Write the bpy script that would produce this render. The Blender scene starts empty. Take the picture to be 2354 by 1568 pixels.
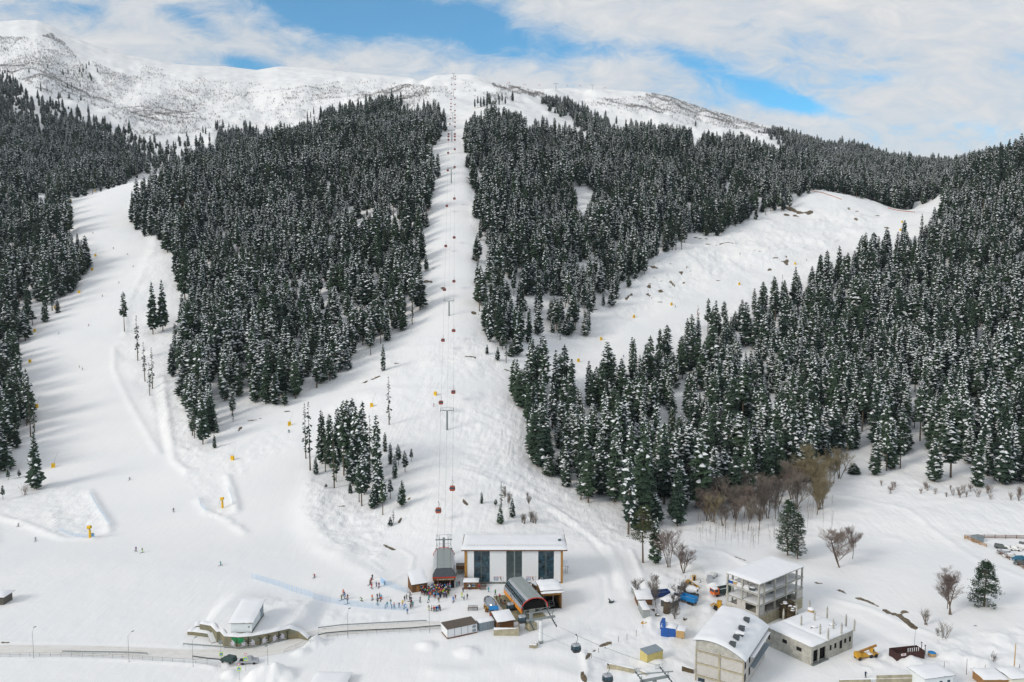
import bpy, math, random
import numpy as np
from mathutils import Vector, Matrix

# ------------------------------------------------------------------ camera, sky, sun
S = bpy.context.scene
COL = S.collection
CAM_H = 103.0
PITCH = math.radians(5.0)
FPX = 2353 * 28.0 / 36.0          # focal length in photo view pixels (view is 2353 x 1568)
CX, CY = 1176.5, 784.0
cam_d = bpy.data.cameras.new('camera')
cam_d.lens = 28.0; cam_d.sensor_width = 36.0
cam_d.clip_start = 1.0; cam_d.clip_end = 20000.0
cam = bpy.data.objects.new('camera', cam_d); COL.objects.link(cam)
cam.location = (0, 0, CAM_H)
cam.rotation_euler = (math.radians(90) - PITCH, 0, 0)
S.camera = cam
S.view_settings.view_transform = 'Standard'
S.view_settings.look = 'None'
S.view_settings.exposure = 0.05
S.view_settings.gamma = 1.0
S.render.engine = 'CYCLES'
S.cycles.max_bounces = 5
S.cycles.diffuse_bounces = 3
S.cycles.use_denoising = True

SUN_EL = math.radians(27)
SUN_AZ = math.radians(-122)       # measured from +Y (view direction) towards +X; from the left, slightly behind the camera
sd = Vector((math.sin(SUN_AZ) * math.cos(SUN_EL), math.cos(SUN_AZ) * math.cos(SUN_EL), math.sin(SUN_EL)))
sun_d = bpy.data.lights.new('sun', 'SUN')
sun_d.energy = 1.85; sun_d.angle = math.radians(19); sun_d.color = (1.0, 0.92, 0.82)
sun = bpy.data.objects.new('sun', sun_d); COL.objects.link(sun)
sun.rotation_euler = sd.to_track_quat('Z', 'Y').to_euler()

world = bpy.data.worlds.new('World'); S.world = world
world.use_nodes = True
WT = world.node_tree; WT.nodes.clear()

class NT:
    """tiny helper for node trees"""
    def __init__(s, tree): s.t = tree
    def n(s, typ, **kw):
        nd = s.t.nodes.new(typ)
        for k, v in kw.items():
            if k == 'inp':
                for a, b in v.items(): nd.inputs[a].default_value = b
            else: setattr(nd, k, v)
        return nd
    def l(s, a, b): s.t.links.new(a, b)
    def val(s, x, sock):
        if hasattr(x, 'is_output') or isinstance(x, bpy.types.NodeSocket): s.l(x, sock)
        else: sock.default_value = x
    def math(s, op, a, b=0.0, c=0.0, clamp=False):
        nd = s.t.nodes.new('ShaderNodeMath'); nd.operation = op; nd.use_clamp = clamp
        for i, x in enumerate((a, b, c)): s.val(x, nd.inputs[i])
        return nd.outputs[0]
    def noise(s, vec, scale, detail=4, rough=0.55, dist=0.0):
        nd = s.t.nodes.new('ShaderNodeTexNoise')
        if vec is not None: s.l(vec, nd.inputs['Vector'])
        nd.inputs['Scale'].default_value = scale; nd.inputs['Detail'].default_value = detail
        nd.inputs['Roughness'].default_value = rough; nd.inputs['Distortion'].default_value = dist
        return nd.outputs[0]
    def ramp(s, fac, stops, interp='LINEAR'):
        nd = s.t.nodes.new('ShaderNodeValToRGB'); cr = nd.color_ramp; cr.interpolation = interp
        while len(cr.elements) > 1: cr.elements.remove(cr.elements[-1])
        for i, (p, c) in enumerate(stops):
            e = cr.elements[0] if i == 0 else cr.elements.new(p)
            e.position = p; e.color = (c, c, c, 1) if isinstance(c, (int, float)) else (*c, 1)
        s.l(fac, nd.inputs[0]); return nd.outputs[0]
    def mix(s, fac, a, b, blend='MIX'):
        nd = s.t.nodes.new('ShaderNodeMix'); nd.data_type = 'RGBA'; nd.blend_type = blend
        s.val(fac, nd.inputs[0])
        for x, i in ((a, 6), (b, 7)):
            if isinstance(x, tuple): nd.inputs[i].default_value = (*x, 1)
            else: s.l(x, nd.inputs[i])
        return nd.outputs[2]

def build_sky():
    N = NT(WT)
    sky = N.n('ShaderNodeTexSky', sky_type='NISHITA', sun_disc=False)
    sky.sun_elevation = SUN_EL; sky.sun_rotation = SUN_AZ % (2 * math.pi)
    sky.altitude = 1500; sky.air_density = 1.0; sky.dust_density = 0.3; sky.ozone_density = 1.5
    geo = N.n('ShaderNodeTexCoord')
    sep = N.n('ShaderNodeSeparateXYZ'); N.l(geo.outputs['Generated'], sep.inputs[0])
    # clouds live on a sheet far ahead: azimuth and height coordinates of the direction
    yy = N.math('MAXIMUM', N.math('ABSOLUTE', sep.outputs[1]), 0.15)
    u = N.math('DIVIDE', sep.outputs[0], yy)
    v = N.math('DIVIDE', sep.outputs[2], yy)
    cmb = N.n('ShaderNodeCombineXYZ'); N.l(u, cmb.inputs[0]); N.l(v, cmb.inputs[1]); N.l(sep.outputs[1], cmb.inputs[2])
    rot = N.n('ShaderNodeMapping'); N.l(cmb.outputs[0], rot.inputs[0])
    rot.inputs['Rotation'].default_value = (0, 0, math.radians(24)); rot.inputs['Scale'].default_value = (1.9, 4.4, 1)
    n1 = N.noise(rot.outputs[0], 2.6, 7, 0.58, 0.35)
    n2 = N.noise(rot.outputs[0], 8.0, 7, 0.68, 0.8)
    # blue openings between the cloud bands (azimuth tan, elevation tan, size, size, slope)
    holes = BLUE
    tot = None
    for (hx, hy, sx, sy, sl, w) in holes:
        dx = N.math('SUBTRACT', u, hx)
        dy = N.math('SUBTRACT', N.math('SUBTRACT', v, hy), N.math('MULTIPLY', dx, sl))
        q = N.math('ADD', N.math('POWER', N.math('ABSOLUTE', N.math('DIVIDE', dx, sx)), 2.0),
                   N.math('POWER', N.math('ABSOLUTE', N.math('DIVIDE', dy, sy)), 2.0))
        g = N.math('MULTIPLY', N.math('EXPONENT', N.math('MULTIPLY', q, -1.0)), w)
        tot = g if tot is None else N.math('ADD', tot, g)
    front = N.math('GREATER_THAN', sep.outputs[1], 0.0)
    tot = N.math('MULTIPLY', tot, front)
    base = N.math('ADD', N.math('MULTIPLY', n1, 1.9), N.math('MULTIPLY', n2, 1.1))
    d = N.math('ADD', N.math('SUBTRACT', base, 1.46), N.math('SUBTRACT', 0.62, tot))
    cov = N.ramp(d, [(0.0, 0.08), (0.14, 0.22), (0.38, 0.60), (0.62, 0.90), (1.0, 1.0)])
    shade = N.ramp(N.math('ADD', N.math('MULTIPLY', n2, 0.5), N.math('MULTIPLY', n1, 0.5)),
                   [(0.3, (0.54, 0.60, 0.67)), (0.5, (0.675, 0.695, 0.72)), (0.68, (0.81, 0.81, 0.805))])
    bg1 = N.n('ShaderNodeBackground'); bg1.inputs[1].default_value = 0.13
    tint = N.mix(1.0, sky.outputs[0], (0.36, 1.06, 1.25), 'MULTIPLY'); N.l(tint, bg1.inputs[0])
    bg2 = N.n('ShaderNodeBackground'); N.l(shade, bg2.inputs[0]); bg2.inputs[1].default_value = 1.0
    mx = N.n('ShaderNodeMixShader'); N.l(cov, mx.inputs[0]); N.l(bg1.outputs[0], mx.inputs[1]); N.l(bg2.outputs[0], mx.inputs[2])
    out = N.n('ShaderNodeOutputWorld'); N.l(mx.outputs[0], out.inputs[0])

def elev_tan(row): return math.tan(-PITCH - math.atan((row - CY) / FPX))
def sky_uv(px, py):               # photo view pixel -> (x/y, z/y) of its direction
    t = elev_tan(py); dep = math.cos(PITCH) - t * math.sin(PITCH)
    return ((px - CX) / FPX * dep, t)
BLUE = []
for (px, py, sx, sy, deg, w) in [
        (640, 10, 190, 26, 14, .62), (830, 45, 110, 26, 10, .62), (800, 10, 130, 22, 0, .30), (1080, 78, 150, 30, 12, .62), (1010, 20, 120, 26, 0, .25),
        (430, 38, 50, 13, 20, .40), (1290, 95, 120, 20, 4, .30), (1130, 30, 60, 20, 0, .25),
        (575, 150, 60, 10, 10, .55), (960, 172, 60, 14, 0, .26), (740, 120, 60, 10, 15, .2), (1420, 125, 130, 14, 6, .20),
        (1720, 195, 130, 18, 20, .42), (1830, 240, 90, 10, 12, .45), (1600, 140, 100, 10, 20, .22),
        (2020, 178, 50, 9, 0, .24), (2250, 292, 80, 10, 10, .20), (2330, 12, 60, 14, 10, .2), (170, 12, 60, 8, 10, .15)]:
    a, b = sky_uv(px, py)
    BLUE.append((a, b, sx / FPX * 1.35, sy / FPX * 1.9, -math.tan(math.radians(deg)), w * 1.02))
build_sky()

# ------------------------------------------------------------------ numpy noise
def _hash(ix, iy, seed):
    h = (ix.astype(np.int64) * 374761393 + iy.astype(np.int64) * 668265263 + seed * 144269504) & 0xffffffff
    h = ((h ^ (h >> 13)) * 1274126177) & 0xffffffff
    h = h ^ (h >> 16)
    return (h & 0xffffff) / float(0xffffff)
def vnoise(x, y, scale, seed=0):
    x = x / scale; y = y / scale
    ix = np.floor(x); iy = np.floor(y); fx = x - ix; fy = y - iy
    fx = fx * fx * fx * (fx * (fx * 6 - 15) + 10); fy = fy * fy * fy * (fy * (fy * 6 - 15) + 10)
    a = _hash(ix, iy, seed); b = _hash(ix + 1, iy, seed); c = _hash(ix, iy + 1, seed); d = _hash(ix + 1, iy + 1, seed)
    return (a * (1 - fx) + b * fx) * (1 - fy) + (c * (1 - fx) + d * fx) * fy - 0.5
def fbm(x, y, scale, octv=4, seed=0, gain=0.5):
    r = 0; amp = 1.0
    for o in range(octv):
        c, s_ = math.cos(o * 1.1), math.sin(o * 1.1)
        r = r + amp * vnoise(x * c - y * s_, x * s_ + y * c, scale / 2 ** o, seed + o * 17); amp *= gain
    return r
def sstep(a, b, x):
    t = np.clip((x - a) / (b - a), 0, 1); return t * t * (3 - 2 * t)
def in_poly(px, py, poly):
    px = np.asarray(px); py = np.asarray(py)
    ins = np.zeros(np.broadcast(px, py).shape, bool); n = len(poly)
    for i in range(n):
        x1, y1 = poly[i]; x2, y2 = poly[(i + 1) % n]
        if y1 == y2: continue
        c = ((y1 > py) != (y2 > py)) & (px < (x2 - x1) * (py - y1) / (y2 - y1) + x1)
        ins ^= c
    return ins
def seg_dist(px, py, pts):
    d = np.full(np.shape(px), 1e9)
    for (x1, y1), (x2, y2) in zip(pts[:-1], pts[1:]):
        L = (x2 - x1) ** 2 + (y2 - y1) ** 2 + 1e-9
        t = np.clip(((px - x1) * (x2 - x1) + (py - y1) * (y2 - y1)) / L, 0, 1)
        d = np.minimum(d, np.hypot(px - x1 - t * (x2 - x1), py - y1 - t * (y2 - y1)))
    return d
def project(x, y, z):             # world -> photo view pixel
    dz = z - CAM_H
    dep = y * math.cos(PITCH) - dz * math.sin(PITCH)
    up = dz * math.cos(PITCH) + y * math.sin(PITCH)
    return CX + FPX * x / dep, CY - FPX * up / dep

# ------------------------------------------------------------------ terrain height field
KY = [300, 330, 360, 400, 450, 500, 560, 620, 700, 800, 900, 1000, 1100, 1200, 1350, 1500, 1750, 2000, 2400, 2800, 3300]
COLS = {   # photo column : photo row of the ground at each distance
 -300: [1243,1185,1130,1055, 970, 890, 800, 715, 625, 530, 465, 415, 385, 355, 315, 280, 240, 200, 150, 100,  90],
    0: [1243,1185,1130,1055, 965, 885, 795, 710, 620, 535, 465, 418, 385, 355, 318, 285, 245, 205, 140,  75,  48],
  150: [1243,1182,1125,1050, 960, 880, 790, 705, 610, 505, 462, 462, 440, 410, 365, 325, 278, 235, 170, 110,  85],
  300: [1243,1180,1120,1045, 955, 872, 785, 700, 600, 500, 432, 418, 432, 420, 385, 350, 310, 270, 205, 150, 130],
  450: [1243,1178,1115,1035, 945, 862, 778, 695, 600, 500, 425, 395, 398, 395, 375, 355, 325, 290, 220, 165, 152],
  620: [1243,1172,1108,1022, 930, 852, 768, 685, 595, 500, 430, 380, 352, 352, 360, 355, 325, 280, 225, 175, 158],
  800: [1240,1165,1098,1010, 915, 835, 755, 672, 580, 490, 420, 370, 335, 318, 310, 285, 258, 240, 200, 172, 166],
  900: [1238,1155,1085,1000, 905, 825, 740, 655, 560, 470, 405, 355, 325, 312, 300, 275, 245, 225, 200, 178, 176],
 1030: [1222,1142,1075,1008, 900, 810, 712, 620, 520, 421, 362, 323, 324, 312, 282, 250, 212, 180, 188, 200, 215],
 1150: [1225,1150,1085,1005, 905, 822, 732, 645, 545, 450, 385, 338, 318, 305, 275, 250, 222, 200, 196, 200, 215],
 1300: [1240,1170,1110,1035, 945, 868, 790, 705, 610, 515, 440, 385, 345, 318, 312, 295, 262, 235, 212, 204, 215],
 1450: [1243,1178,1120,1048, 960, 885, 802, 722, 630, 535, 460, 400, 358, 335, 325, 305, 280, 258, 230, 208, 215],
 1700: [1243,1180,1125,1058, 975, 905, 825, 748, 660, 570, 505, 448, 402, 365, 340, 335, 330, 315, 295, 276, 285],
 1900: [1243,1178,1125,1058, 975, 905, 828, 752, 665, 575, 500, 442, 447, 432, 408, 390, 370, 355, 345, 335, 345],
 2100: [1243,1172,1118,1050, 968, 900, 822, 748, 660, 565, 495, 488, 478, 462, 430, 408, 385, 375, 375, 380, 390],
 2250: [1243,1170,1112,1042, 960, 888, 808, 730, 630, 525, 445, 395, 380, 385, 395, 395, 390, 390, 395, 400, 410],
 2353: [1243,1168,1110,1040, 955, 880, 795, 710, 600, 490, 410, 372, 375, 385, 395, 400, 400, 400, 400, 405, 415],
 2650: [1243,1165,1105,1030, 945, 865, 775, 680, 570, 460, 390, 365, 370, 380, 390, 400, 400, 400, 400, 405, 415]}
RIDGE = [(-300, 90), (-60, 56), (0, 50), (45, 46), (85, 47), (115, 58), (150, 77), (200, 98), (300, 128), (400, 147), (470, 152), (520, 153), (560, 158), (590, 161),
         (640, 153), (700, 155), (800, 166), (880, 173), (950, 180), (965, 187), (985, 180), (1000, 177), (1075, 176), (1100, 181), (1130, 190), (1180, 200),
         (1240, 205), (1300, 203), (1400, 206), (1480, 211), (1540, 224), (1600, 245), (1700, 274), (1800, 298), (1880, 318)]
NU, NY = 900, 1000
U = np.linspace(-0.92, 0.92, NU)
YY = np.exp(np.linspace(math.log(110), math.log(4300), NY))
def hermite(xk, yk, x):
    xk = np.asarray(xk, float); yk = np.asarray(yk, float)
    h = np.diff(xk); d = np.diff(yk, axis=0) / (h if yk.ndim == 1 else h[:, None])
    m = np.zeros_like(yk)
    m[1:-1] = np.where(d[:-1] * d[1:] > 0, 2 * d[:-1] * d[1:] / (d[:-1] + d[1:] + np.where(d[:-1] + d[1:] == 0, 1, 0)), 0)
    m[0] = d[0]; m[-1] = d[-1]
    i = np.clip(np.searchsorted(xk, x) - 1, 0, len(xk) - 2)
    hh = h[i]; t = np.clip((x - xk[i]) / hh, 0, 1)
    if yk.ndim == 2: t = t[:, None]; hh = hh[:, None]
    return ((2*t**3 - 3*t**2 + 1) * yk[i] + (t**3 - 2*t**2 + t) * hh * m[i] + (-2*t**3 + 3*t**2) * yk[i+1] + (t**3 - t**2) * hh * m[i+1])
colpx = sorted(COLS)
TT = np.array([[elev_tan(r) for r in COLS[c]] for c in colpx])       # tan of elevation
logk = np.log(np.array([110, 160, 200, 240, 270] + KY))
flat = np.array([[-CAM_H / y for y in (110, 160, 200, 240, 270)]] * len(colpx))
TT = np.concatenate([flat, TT], 1)
TY = np.array([hermite(logk, r, np.log(YY)) for r in TT])              # cols x NY
TF = np.empty((NU, NY))
for j in range(NY):
    TF[:, j] = hermite((np.array(colpx) - CX) / FPX * (math.cos(PITCH) - TY[:, j] * math.sin(PITCH)), TY[:, j], U)
def gsmooth(a, sig, axis):
    r = int(sig * 3) + 1; k = np.exp(-0.5 * (np.arange(-r, r + 1) / sig) ** 2); k /= k.sum()
    pad = [(0, 0), (0, 0)]; pad[axis] = (r, r); b = np.pad(a, pad, mode='edge')
    out = 0
    for i, w in enumerate(k):
        out = out + w * (b[i:i + a.shape[0], :] if axis == 0 else b[:, i:i + a.shape[1]])
    return out
TF = gsmooth(gsmooth(TF, 10, 0), 4, 1)
# fit the far skyline column by column
far = sstep(1250, 2000, YY)[None, :]
mx = np.max(np.where(YY[None, :] > 1600, TF, -9), axis=1)
ru = [sky_uv(a, b) for a, b in RIDGE]
want = np.interp(U, [a for a, b in ru], [b for a, b in ru])
corr = np.where(U < ru[-1][0], want - mx, 0)
corr = gsmooth(corr[:, None], 1.5, 0)[:, 0]
TF = TF + corr[:, None] * far
XG = U[:, None] * YY[None, :]; YG = np.broadcast_to(YY[None, :], XG.shape)
ZG = CAM_H + YG * TF

# ------------------------------------------------------------------ terrain surface lookups
def _look(Z, x, y):
    u = np.asarray(x, float) / np.asarray(y, float)
    fi = np.clip((u - U[0]) / (U[1] - U[0]), 0, NU - 1.001); fj = np.clip(np.log(np.asarray(y, float) / YY[0]) / math.log(YY[1] / YY[0]), 0, NY - 1.001)
    i = fi.astype(int); j = fj.astype(int); a = fi - i; b = fj - j
    return (Z[i, j] * (1 - b) + Z[i, j + 1] * b) * (1 - a) + (Z[i + 1, j] * (1 - b) + Z[i + 1, j + 1] * b) * a
def HZ(x, y): return float(_look(ZG, x, y))
def ray_dir(px, py):
    a = (px - CX) / FPX; b = (CY - py) / FPX
    c, s = math.cos(PITCH), math.sin(PITCH)
    return a, c + b * s, b * c - s          # x, y, z
def G(px, py):                              # photo view pixel -> first ground point hit
    dx, dy, dz = ray_dir(px, py)
    ys = np.exp(np.linspace(math.log(130), math.log(4200), 2600)); k = ys / dy
    zr = CAM_H + dz * k; zg = _look(ZG, dx * k, ys)
    hit = np.nonzero(zr < zg)[0]
    if len(hit) == 0: i = len(ys) - 1; return Vector((dx * k[i], ys[i], float(zg[i])))
    i = hit[0]
    if i == 0: return Vector((dx * k[0], ys[0], float(zg[0])))
    a, b = k[i - 1], k[i]
    for _ in range(12):
        m = (a + b) / 2
        if CAM_H + dz * m < HZ(dx * m, dy * m): b = m
        else: a = m
    return Vector((dx * b, dy * b, HZ(dx * b, dy * b)))
def P(px, py, z=0.0):                       # photo view pixel -> point on the level plane z
    dx, dy, dz = ray_dir(px, py); k = (z - CAM_H) / dz
    return Vector((dx * k, dy * k, z))
def ZAT(px, py, y):                         # height of a photo pixel at forward distance y
    dx, dy, dz = ray_dir(px, py); return CAM_H + dz * y / dy
class View:                                 # pixel frame of one enlarged look at the photograph
    def __init__(s, ox, oy, sc): s.ox, s.oy, s.sc = ox, oy, sc
    def __call__(s, X, Y): return ((s.ox + X / s.sc) / 1.74074, (s.oy + Y / s.sc) / 1.74074)
V1 = View(1600, 2080, 2.904)   # lift stations
V2 = View(2400, 2150, 2.14)    # building site
V3 = View(3200, 2050, 2.309)   # meadow right
V4 = View(0, 2250, 1.883)      # road left
V5 = View(1200, 2250, 2.9425)  # plaza
V6 = View(0, 1400, 1.811)      # lower left piste
V7 = View(1100, 1300, 1.96)    # grove
V8 = View(0, 700, 2.14)        # upper left piste
V9 = View(2200, 750, 1.569)    # right piste
V15 = View(2300, 2500, 4.708)
V10 = View(2000, 1300, 2.14)
V11 = View(2400, 1900, 2.14)
V12 = View(1500, 250, 1.425)   # lift line
V13 = View(3000, 1300, 1.96)

PX, PY = project(XG, YG, ZG)

PISTES = [
 [(420, 378), (330, 400), (215, 440), (140, 462), (150, 500), (215, 555), (215, 620), (170, 690), (95, 760), (50, 800), (60, 880), (85, 990), (110, 1090), (180, 1120), (250, 1220), (150, 1235), (0, 1200), (0, 1290), (300, 1290), (580, 1320), (700, 1375), (860, 1400), (960, 1400), (1420, 1400), (1420, 1345), (900, 1345), (760, 1270), (690, 1180), (712, 1090), (690, 1000), (800, 900), (950, 890), (1180, 900), (1180, 850), (1000, 880), (850, 880), (700, 915), (560, 960), (520, 1060), (420, 1050), (370, 990), (270, 800), (300, 650), (350, 560), (300, 480), (345, 410)],
 [(1180, 905), (1190, 850), (1400, 840), (1500, 800), (1640, 700), (1830, 620), (2080, 520), (2160, 490), (2040, 480), (2000, 540), (1800, 630), (1600, 690), (1450, 740), (1380, 800), (1250, 820)],
 [(1003, 325), (1070, 325), (1085, 480), (1090, 640), (1105, 760), (960, 800), (975, 560), (990, 400)],
]
gm = np.zeros(PX.shape)
for p in PISTES: gm = np.maximum(gm, in_poly(PX, PY, p).astype(float))
gm[:, YY > 1080] = 0
gm = gsmooth(gsmooth(gm, 2.0, 0), 2.0, 1)
# built-up flat: plaza, road, building site
site = sstep(303, 285, YG)
rough = (1 - gm)
ZG = ZG + (1 - site) * (fbm(XG, YG, 34, 4, 3) * (0.5 + 2.3 * rough) * sstep(280, 500, YG) + fbm(XG, YG, 5.5, 3, 9) * rough * 0.42 + fbm(XG, YG, 90, 4, 21) * 9 * sstep(420, 900, YG) * rough + fbm(XG, YG, 260, 5, 5) * 45 * sstep(1200, 1900, YG) * sstep(3100, 2300, YG))
ZG = ZG + site * fbm(XG, YG, 9, 4, 4) * 0.16
# ribs and gullies of the high slopes
ZG = ZG + sstep(1300, 1800, YG) * sstep(3000, 2300, YG) * (np.abs(fbm(XG + 0.25 * YG, YG * 0.22, 130, 4, 77)) - 0.25) * 20
# re-fit the skyline after the relief
TF2 = (ZG - CAM_H) / YG
mx = np.max(np.where(YY[None, :] > 1600, TF2, -9), axis=1)
corr = np.where(U < ru[-1][0], want - mx, 0); corr = gsmooth(corr[:, None], 0.8, 0)[:, 0]
ZG = ZG + YG * corr[:, None] * sstep(1450, 2300, YY)[None, :]

def world_line(pts): return [(v.x, v.y) for v in (G(*p) for p in pts)]
_ZG0 = ZG.copy()
def band(line, pad=30):
    ys = [p[1] for p in line]; j0 = np.searchsorted(YY, min(ys) - pad); j1 = np.searchsorted(YY, max(ys) + pad)
    return slice(max(0, j0), min(NY, j1 + 1))
def ridge(pts, h, w, side=0.0, soft=5.0):
    """bank of snow along a line; side adds a one-sided step"""
    L = world_line(pts); sl = band(L)
    x = XG[:, sl]; y = YG[:, sl]; d = seg_dist(x, y, L)
    wob = 1 + 0.5 * vnoise(x, y, 6, 31)
    ZG[:, sl] += h * wob * np.exp(-(d / w) ** 2)
    return L
RIDGES = [([(375, 870), (385, 960), (400, 1060), (430, 1085)], 1.5, 2.6), ([(350, 870), (362, 950), (378, 1040)], -0.7, 2.2),
    ([(262, 800), (262, 850), (300, 930), (335, 990), (365, 1040)], 0.9, 2.5), ([(330, 620), (295, 700), (285, 770)], 1.0, 3.0),
    ([(430, 1085), (520, 1050), (590, 1000), (640, 975)], 0.8, 3.0),
    ([(205, 1130), (228, 1170), (250, 1205), (250, 1225), (215, 1238), (150, 1240), (110, 1228), (60, 1205), (0, 1190)], 1.3, 2.4), ([(130, 1150), (180, 1200), (225, 1225)], -0.8, 5.0),
    ([(455, 1150), (478, 1178), (520, 1195), (560, 1225)], 1.0, 2.6), ([(522, 1095), (535, 1130), (545, 1175)], 1.6, 2.4),
    ([(712, 1085), (700, 1120), (692, 1160), (698, 1205), (720, 1245), (760, 1275), (820, 1305), (870, 1330)], 0.9, 5.5), ([(740, 1120), (720, 1170), (735, 1225), (790, 1270)], 1.8, 8.0),
    ([(870, 1330), (900, 1335), (945, 1310), (950, 1280), (920, 1262), (880, 1268), (850, 1290), (880, 1312)], 0.35, 1.2),
    ([(1075, 1085), (1150, 1110), (1260, 1160), (1340, 1210), (1400, 1260), (1430, 1320), (1445, 1370)], 0.8, 2.6), ([(1260, 1175), (1350, 1230), (1400, 1290), (1410, 1350)], -0.6, 1.6), ([(1330, 1290), (1385, 1330), (1390, 1390), (1340, 1430)], -0.35, 1.2), ([(1060, 1060), (1200, 1120), (1320, 1190), (1390, 1245), (1400, 1275)], -0.4, 1.2),
    ([(1450, 1265), (1470, 1310), (1490, 1370), (1495, 1440)], 0.9, 1.4), ([(1810, 1330), (1900, 1375), (2000, 1400), (2090, 1440), (2180, 1470)], 0.8, 1.6),
    ([(1790, 1345), (1850, 1380), (1960, 1420), (2050, 1470), (2120, 1500)], -0.5, 3.0), ([(1560, 1255), (1660, 1270), (1720, 1300)], 0.8, 1.6), ([(1470, 1290), (1560, 1265), (1600, 1270)], 0.5, 2.2),
    ([(1880, 1130), (1990, 1150), (2080, 1170), (2160, 1230), (2250, 1290), (2353, 1330)], 0.7, 2.2), ([(2100, 1120), (2220, 1150), (2353, 1175)], 0.4, 3.0),
    ([(1340, 1500), (1350, 1540), (1345, 1568)], 1.0, 1.2), ([(1480, 1550), (1540, 1520), (1600, 1540)], 1.0, 2.5),
    ([(560, 1390), (640, 1400), (760, 1420)], 0.5, 5), ([(0, 1476), (150, 1479), (330, 1484), (430, 1488)], 0.5, 1.0), ([(0, 1510), (200, 1511), (430, 1524), (490, 1533)], 0.7, 1.0),
    ([(1000, 1545), (1080, 1550), (1180, 1530), (1260, 1540), (1340, 1560)], 0.9, 4.0), ([(1180, 1500), (1250, 1490), (1310, 1500)], 0.6, 4.0)]
for r in RIDGES: ridge(r[0], r[1] * .6, r[2] * .8)
def mound(px, py, h, r, seed=1):
    c = G(px, py); sl = slice(max(0, np.searchsorted(YY, c.y - 3 * r)), np.searchsorted(YY, c.y + 3 * r))
    x = XG[:, sl]; y = YG[:, sl]; d = np.hypot(x - c.x, y - c.y) / r
    d = d * (1 + 0.35 * fbm(x, y, 3.5, 3, seed))
    ZG[:, sl] += h * sstep(1.25, 0.1, d) * (1 + .30 * fbm(x, y, 2.4, 3, seed + 40))
mound(615, 1552, 2.6, 4.6, 5); mound(645, 1545, 1.9, 3.6, 6); mound(585, 1556, 1.5, 3.0, 8); mound(690, 1500, 1.0, 2.6, 9); mound(530, 1550, 1.1, 2.4, 4); mound(520, 1528, .7, 1.6, 2); mound(705, 1470, 2.2, 3.2, 7); mound(690, 1476, 1.2, 2.2, 8)
mound(1580, 1350, 1.2, 3, 2); mound(1640, 1345, 1.0, 2.2, 2); mound(1530, 1385, 1.2, 3.2, 2); mound(1625, 1400, 1.4, 3.0, 2); mound(1580, 1300, .8, 3.2, 3); mound(2100, 1520, 1.1, 4, 3); mound(2260, 1530, 1.3, 4, 3); mound(2300, 1470, .9, 4, 3); mound(2200, 1510, 1.0, 4, 3)
mound(980, 1485, 1.0, 3.0, 3); mound(1075, 1500, 1.2, 3.6, 3); mound(1005, 1262, 0.5, 4, 3); mound(1290, 1320, .5, 3, 3); mound(1500, 1520, .8, 3, 3); mound(1560, 1460, .5, 4, 3)
# banks of ploughed snow with lumps
lump = np.zeros(PX.shape)
for p, a in [([(2000, 1490), (2353, 1440), (2353, 1545), (1960, 1540)], .5), ([(1480, 1310), (1640, 1300), (1640, 1420), (1500, 1460)], .35), ([(560, 1370), (800, 1400), (960, 1420), (960, 1440), (600, 1440)], .30),
             ([(420, 1080), (520, 1050), (640, 990), (700, 1010), (520, 1110), (560, 1220), (470, 1190)], .35), ([(100, 1130), (210, 1130), (255, 1220), (120, 1235)], .35), ([(400, 870), (440, 1010), (500, 1050), (420, 1070)], .55),
             ([(700, 1100), (880, 1190), (890, 1290), (780, 1270), (710, 1200)], .5), ([(1040, 950), (1190, 900), (1210, 1060), (1420, 1210), (1440, 1260), (1280, 1200), (1060, 1090)], .35),
             ([(1390, 690), (1500, 600), (1700, 530), (1900, 470), (2040, 500), (1900, 570), (1600, 650), (1420, 730)], 1.0), ([(960, 900), (1180, 870), (1100, 780), (980, 780)], .3),
             ([(1340, 1440), (1600, 1440), (1600, 1568), (1340, 1568)], .25), ([(1500, 1250), (1660, 1240), (1660, 1290), (1480, 1290)], .25)]:
    lump = np.maximum(lump, a * in_poly(PX, PY, p))
lump[:, YY > 1080] = 0
lump = gsmooth(gsmooth(lump, 2, 0), 2, 1)
ZG = ZG + lump * fbm(XG, YG, 3.2, 3, 60) * 1.5 + (lump > .7) * lump * np.maximum(0, fbm(XG, YG * .6, 9, 3, 61)) * 2.2
# terrace held by the painted retaining wall
WALL_PX = [(1506, 545), (1550, 552), (1592, 560), (1634, 606), (1660, 604), (1692, 641), (1800, 648), (1900, 640), (2000, 622), (2100, 600), (2180, 577), (2250, 572), (2320, 588)]
WALL = [P(*V4(*p)) for p in WALL_PX]
WALL_H = 3.2
WALL_T = [1, 1, 1, 1, 1, 1, 1, 1, 1, 1, .95, .62, .12]
_pl = [(w.x, w.y + .7) for w in WALL]
_far = [(WALL[-1].x + 4, WALL[-1].y + 60), (WALL[0].x - 10, WALL[0].y + 60)]
_sl = slice(0, np.searchsorted(YY, 300))
_x, _y = XG[:, _sl], YG[:, _sl]
_in = in_poly(_x, _y, _pl + _far); _d = seg_dist(_x, _y, _pl)
for _px, _py, _h in ((1720, 665, .5), (1960, 650, .5), (2080, 628, .8), (2190, 606, 1.5), (2270, 600, 2.2), (2330, 600, 2.6)):
    _c = P(*V4(_px, _py)); _r = 2.6 + _h; ZG[:, _sl] += _h * sstep(1.2, .1, np.hypot(_x - _c.x, (_y - _c.y) * 1.3) / _r * (1 + .3 * fbm(_x, _y, 2.5, 3, 8)))
ZG[:, _sl] += WALL_H * np.where(_in, sstep(0.0, 0.9, _d) * sstep(36, 9, _d), 0) * sstep(WALL[0].x - 4, WALL[0].x + 3, _x) * sstep(WALL[-1].x + 1, WALL[-3].x, _x)
PX, PY = project(XG, YG, ZG)

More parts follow.
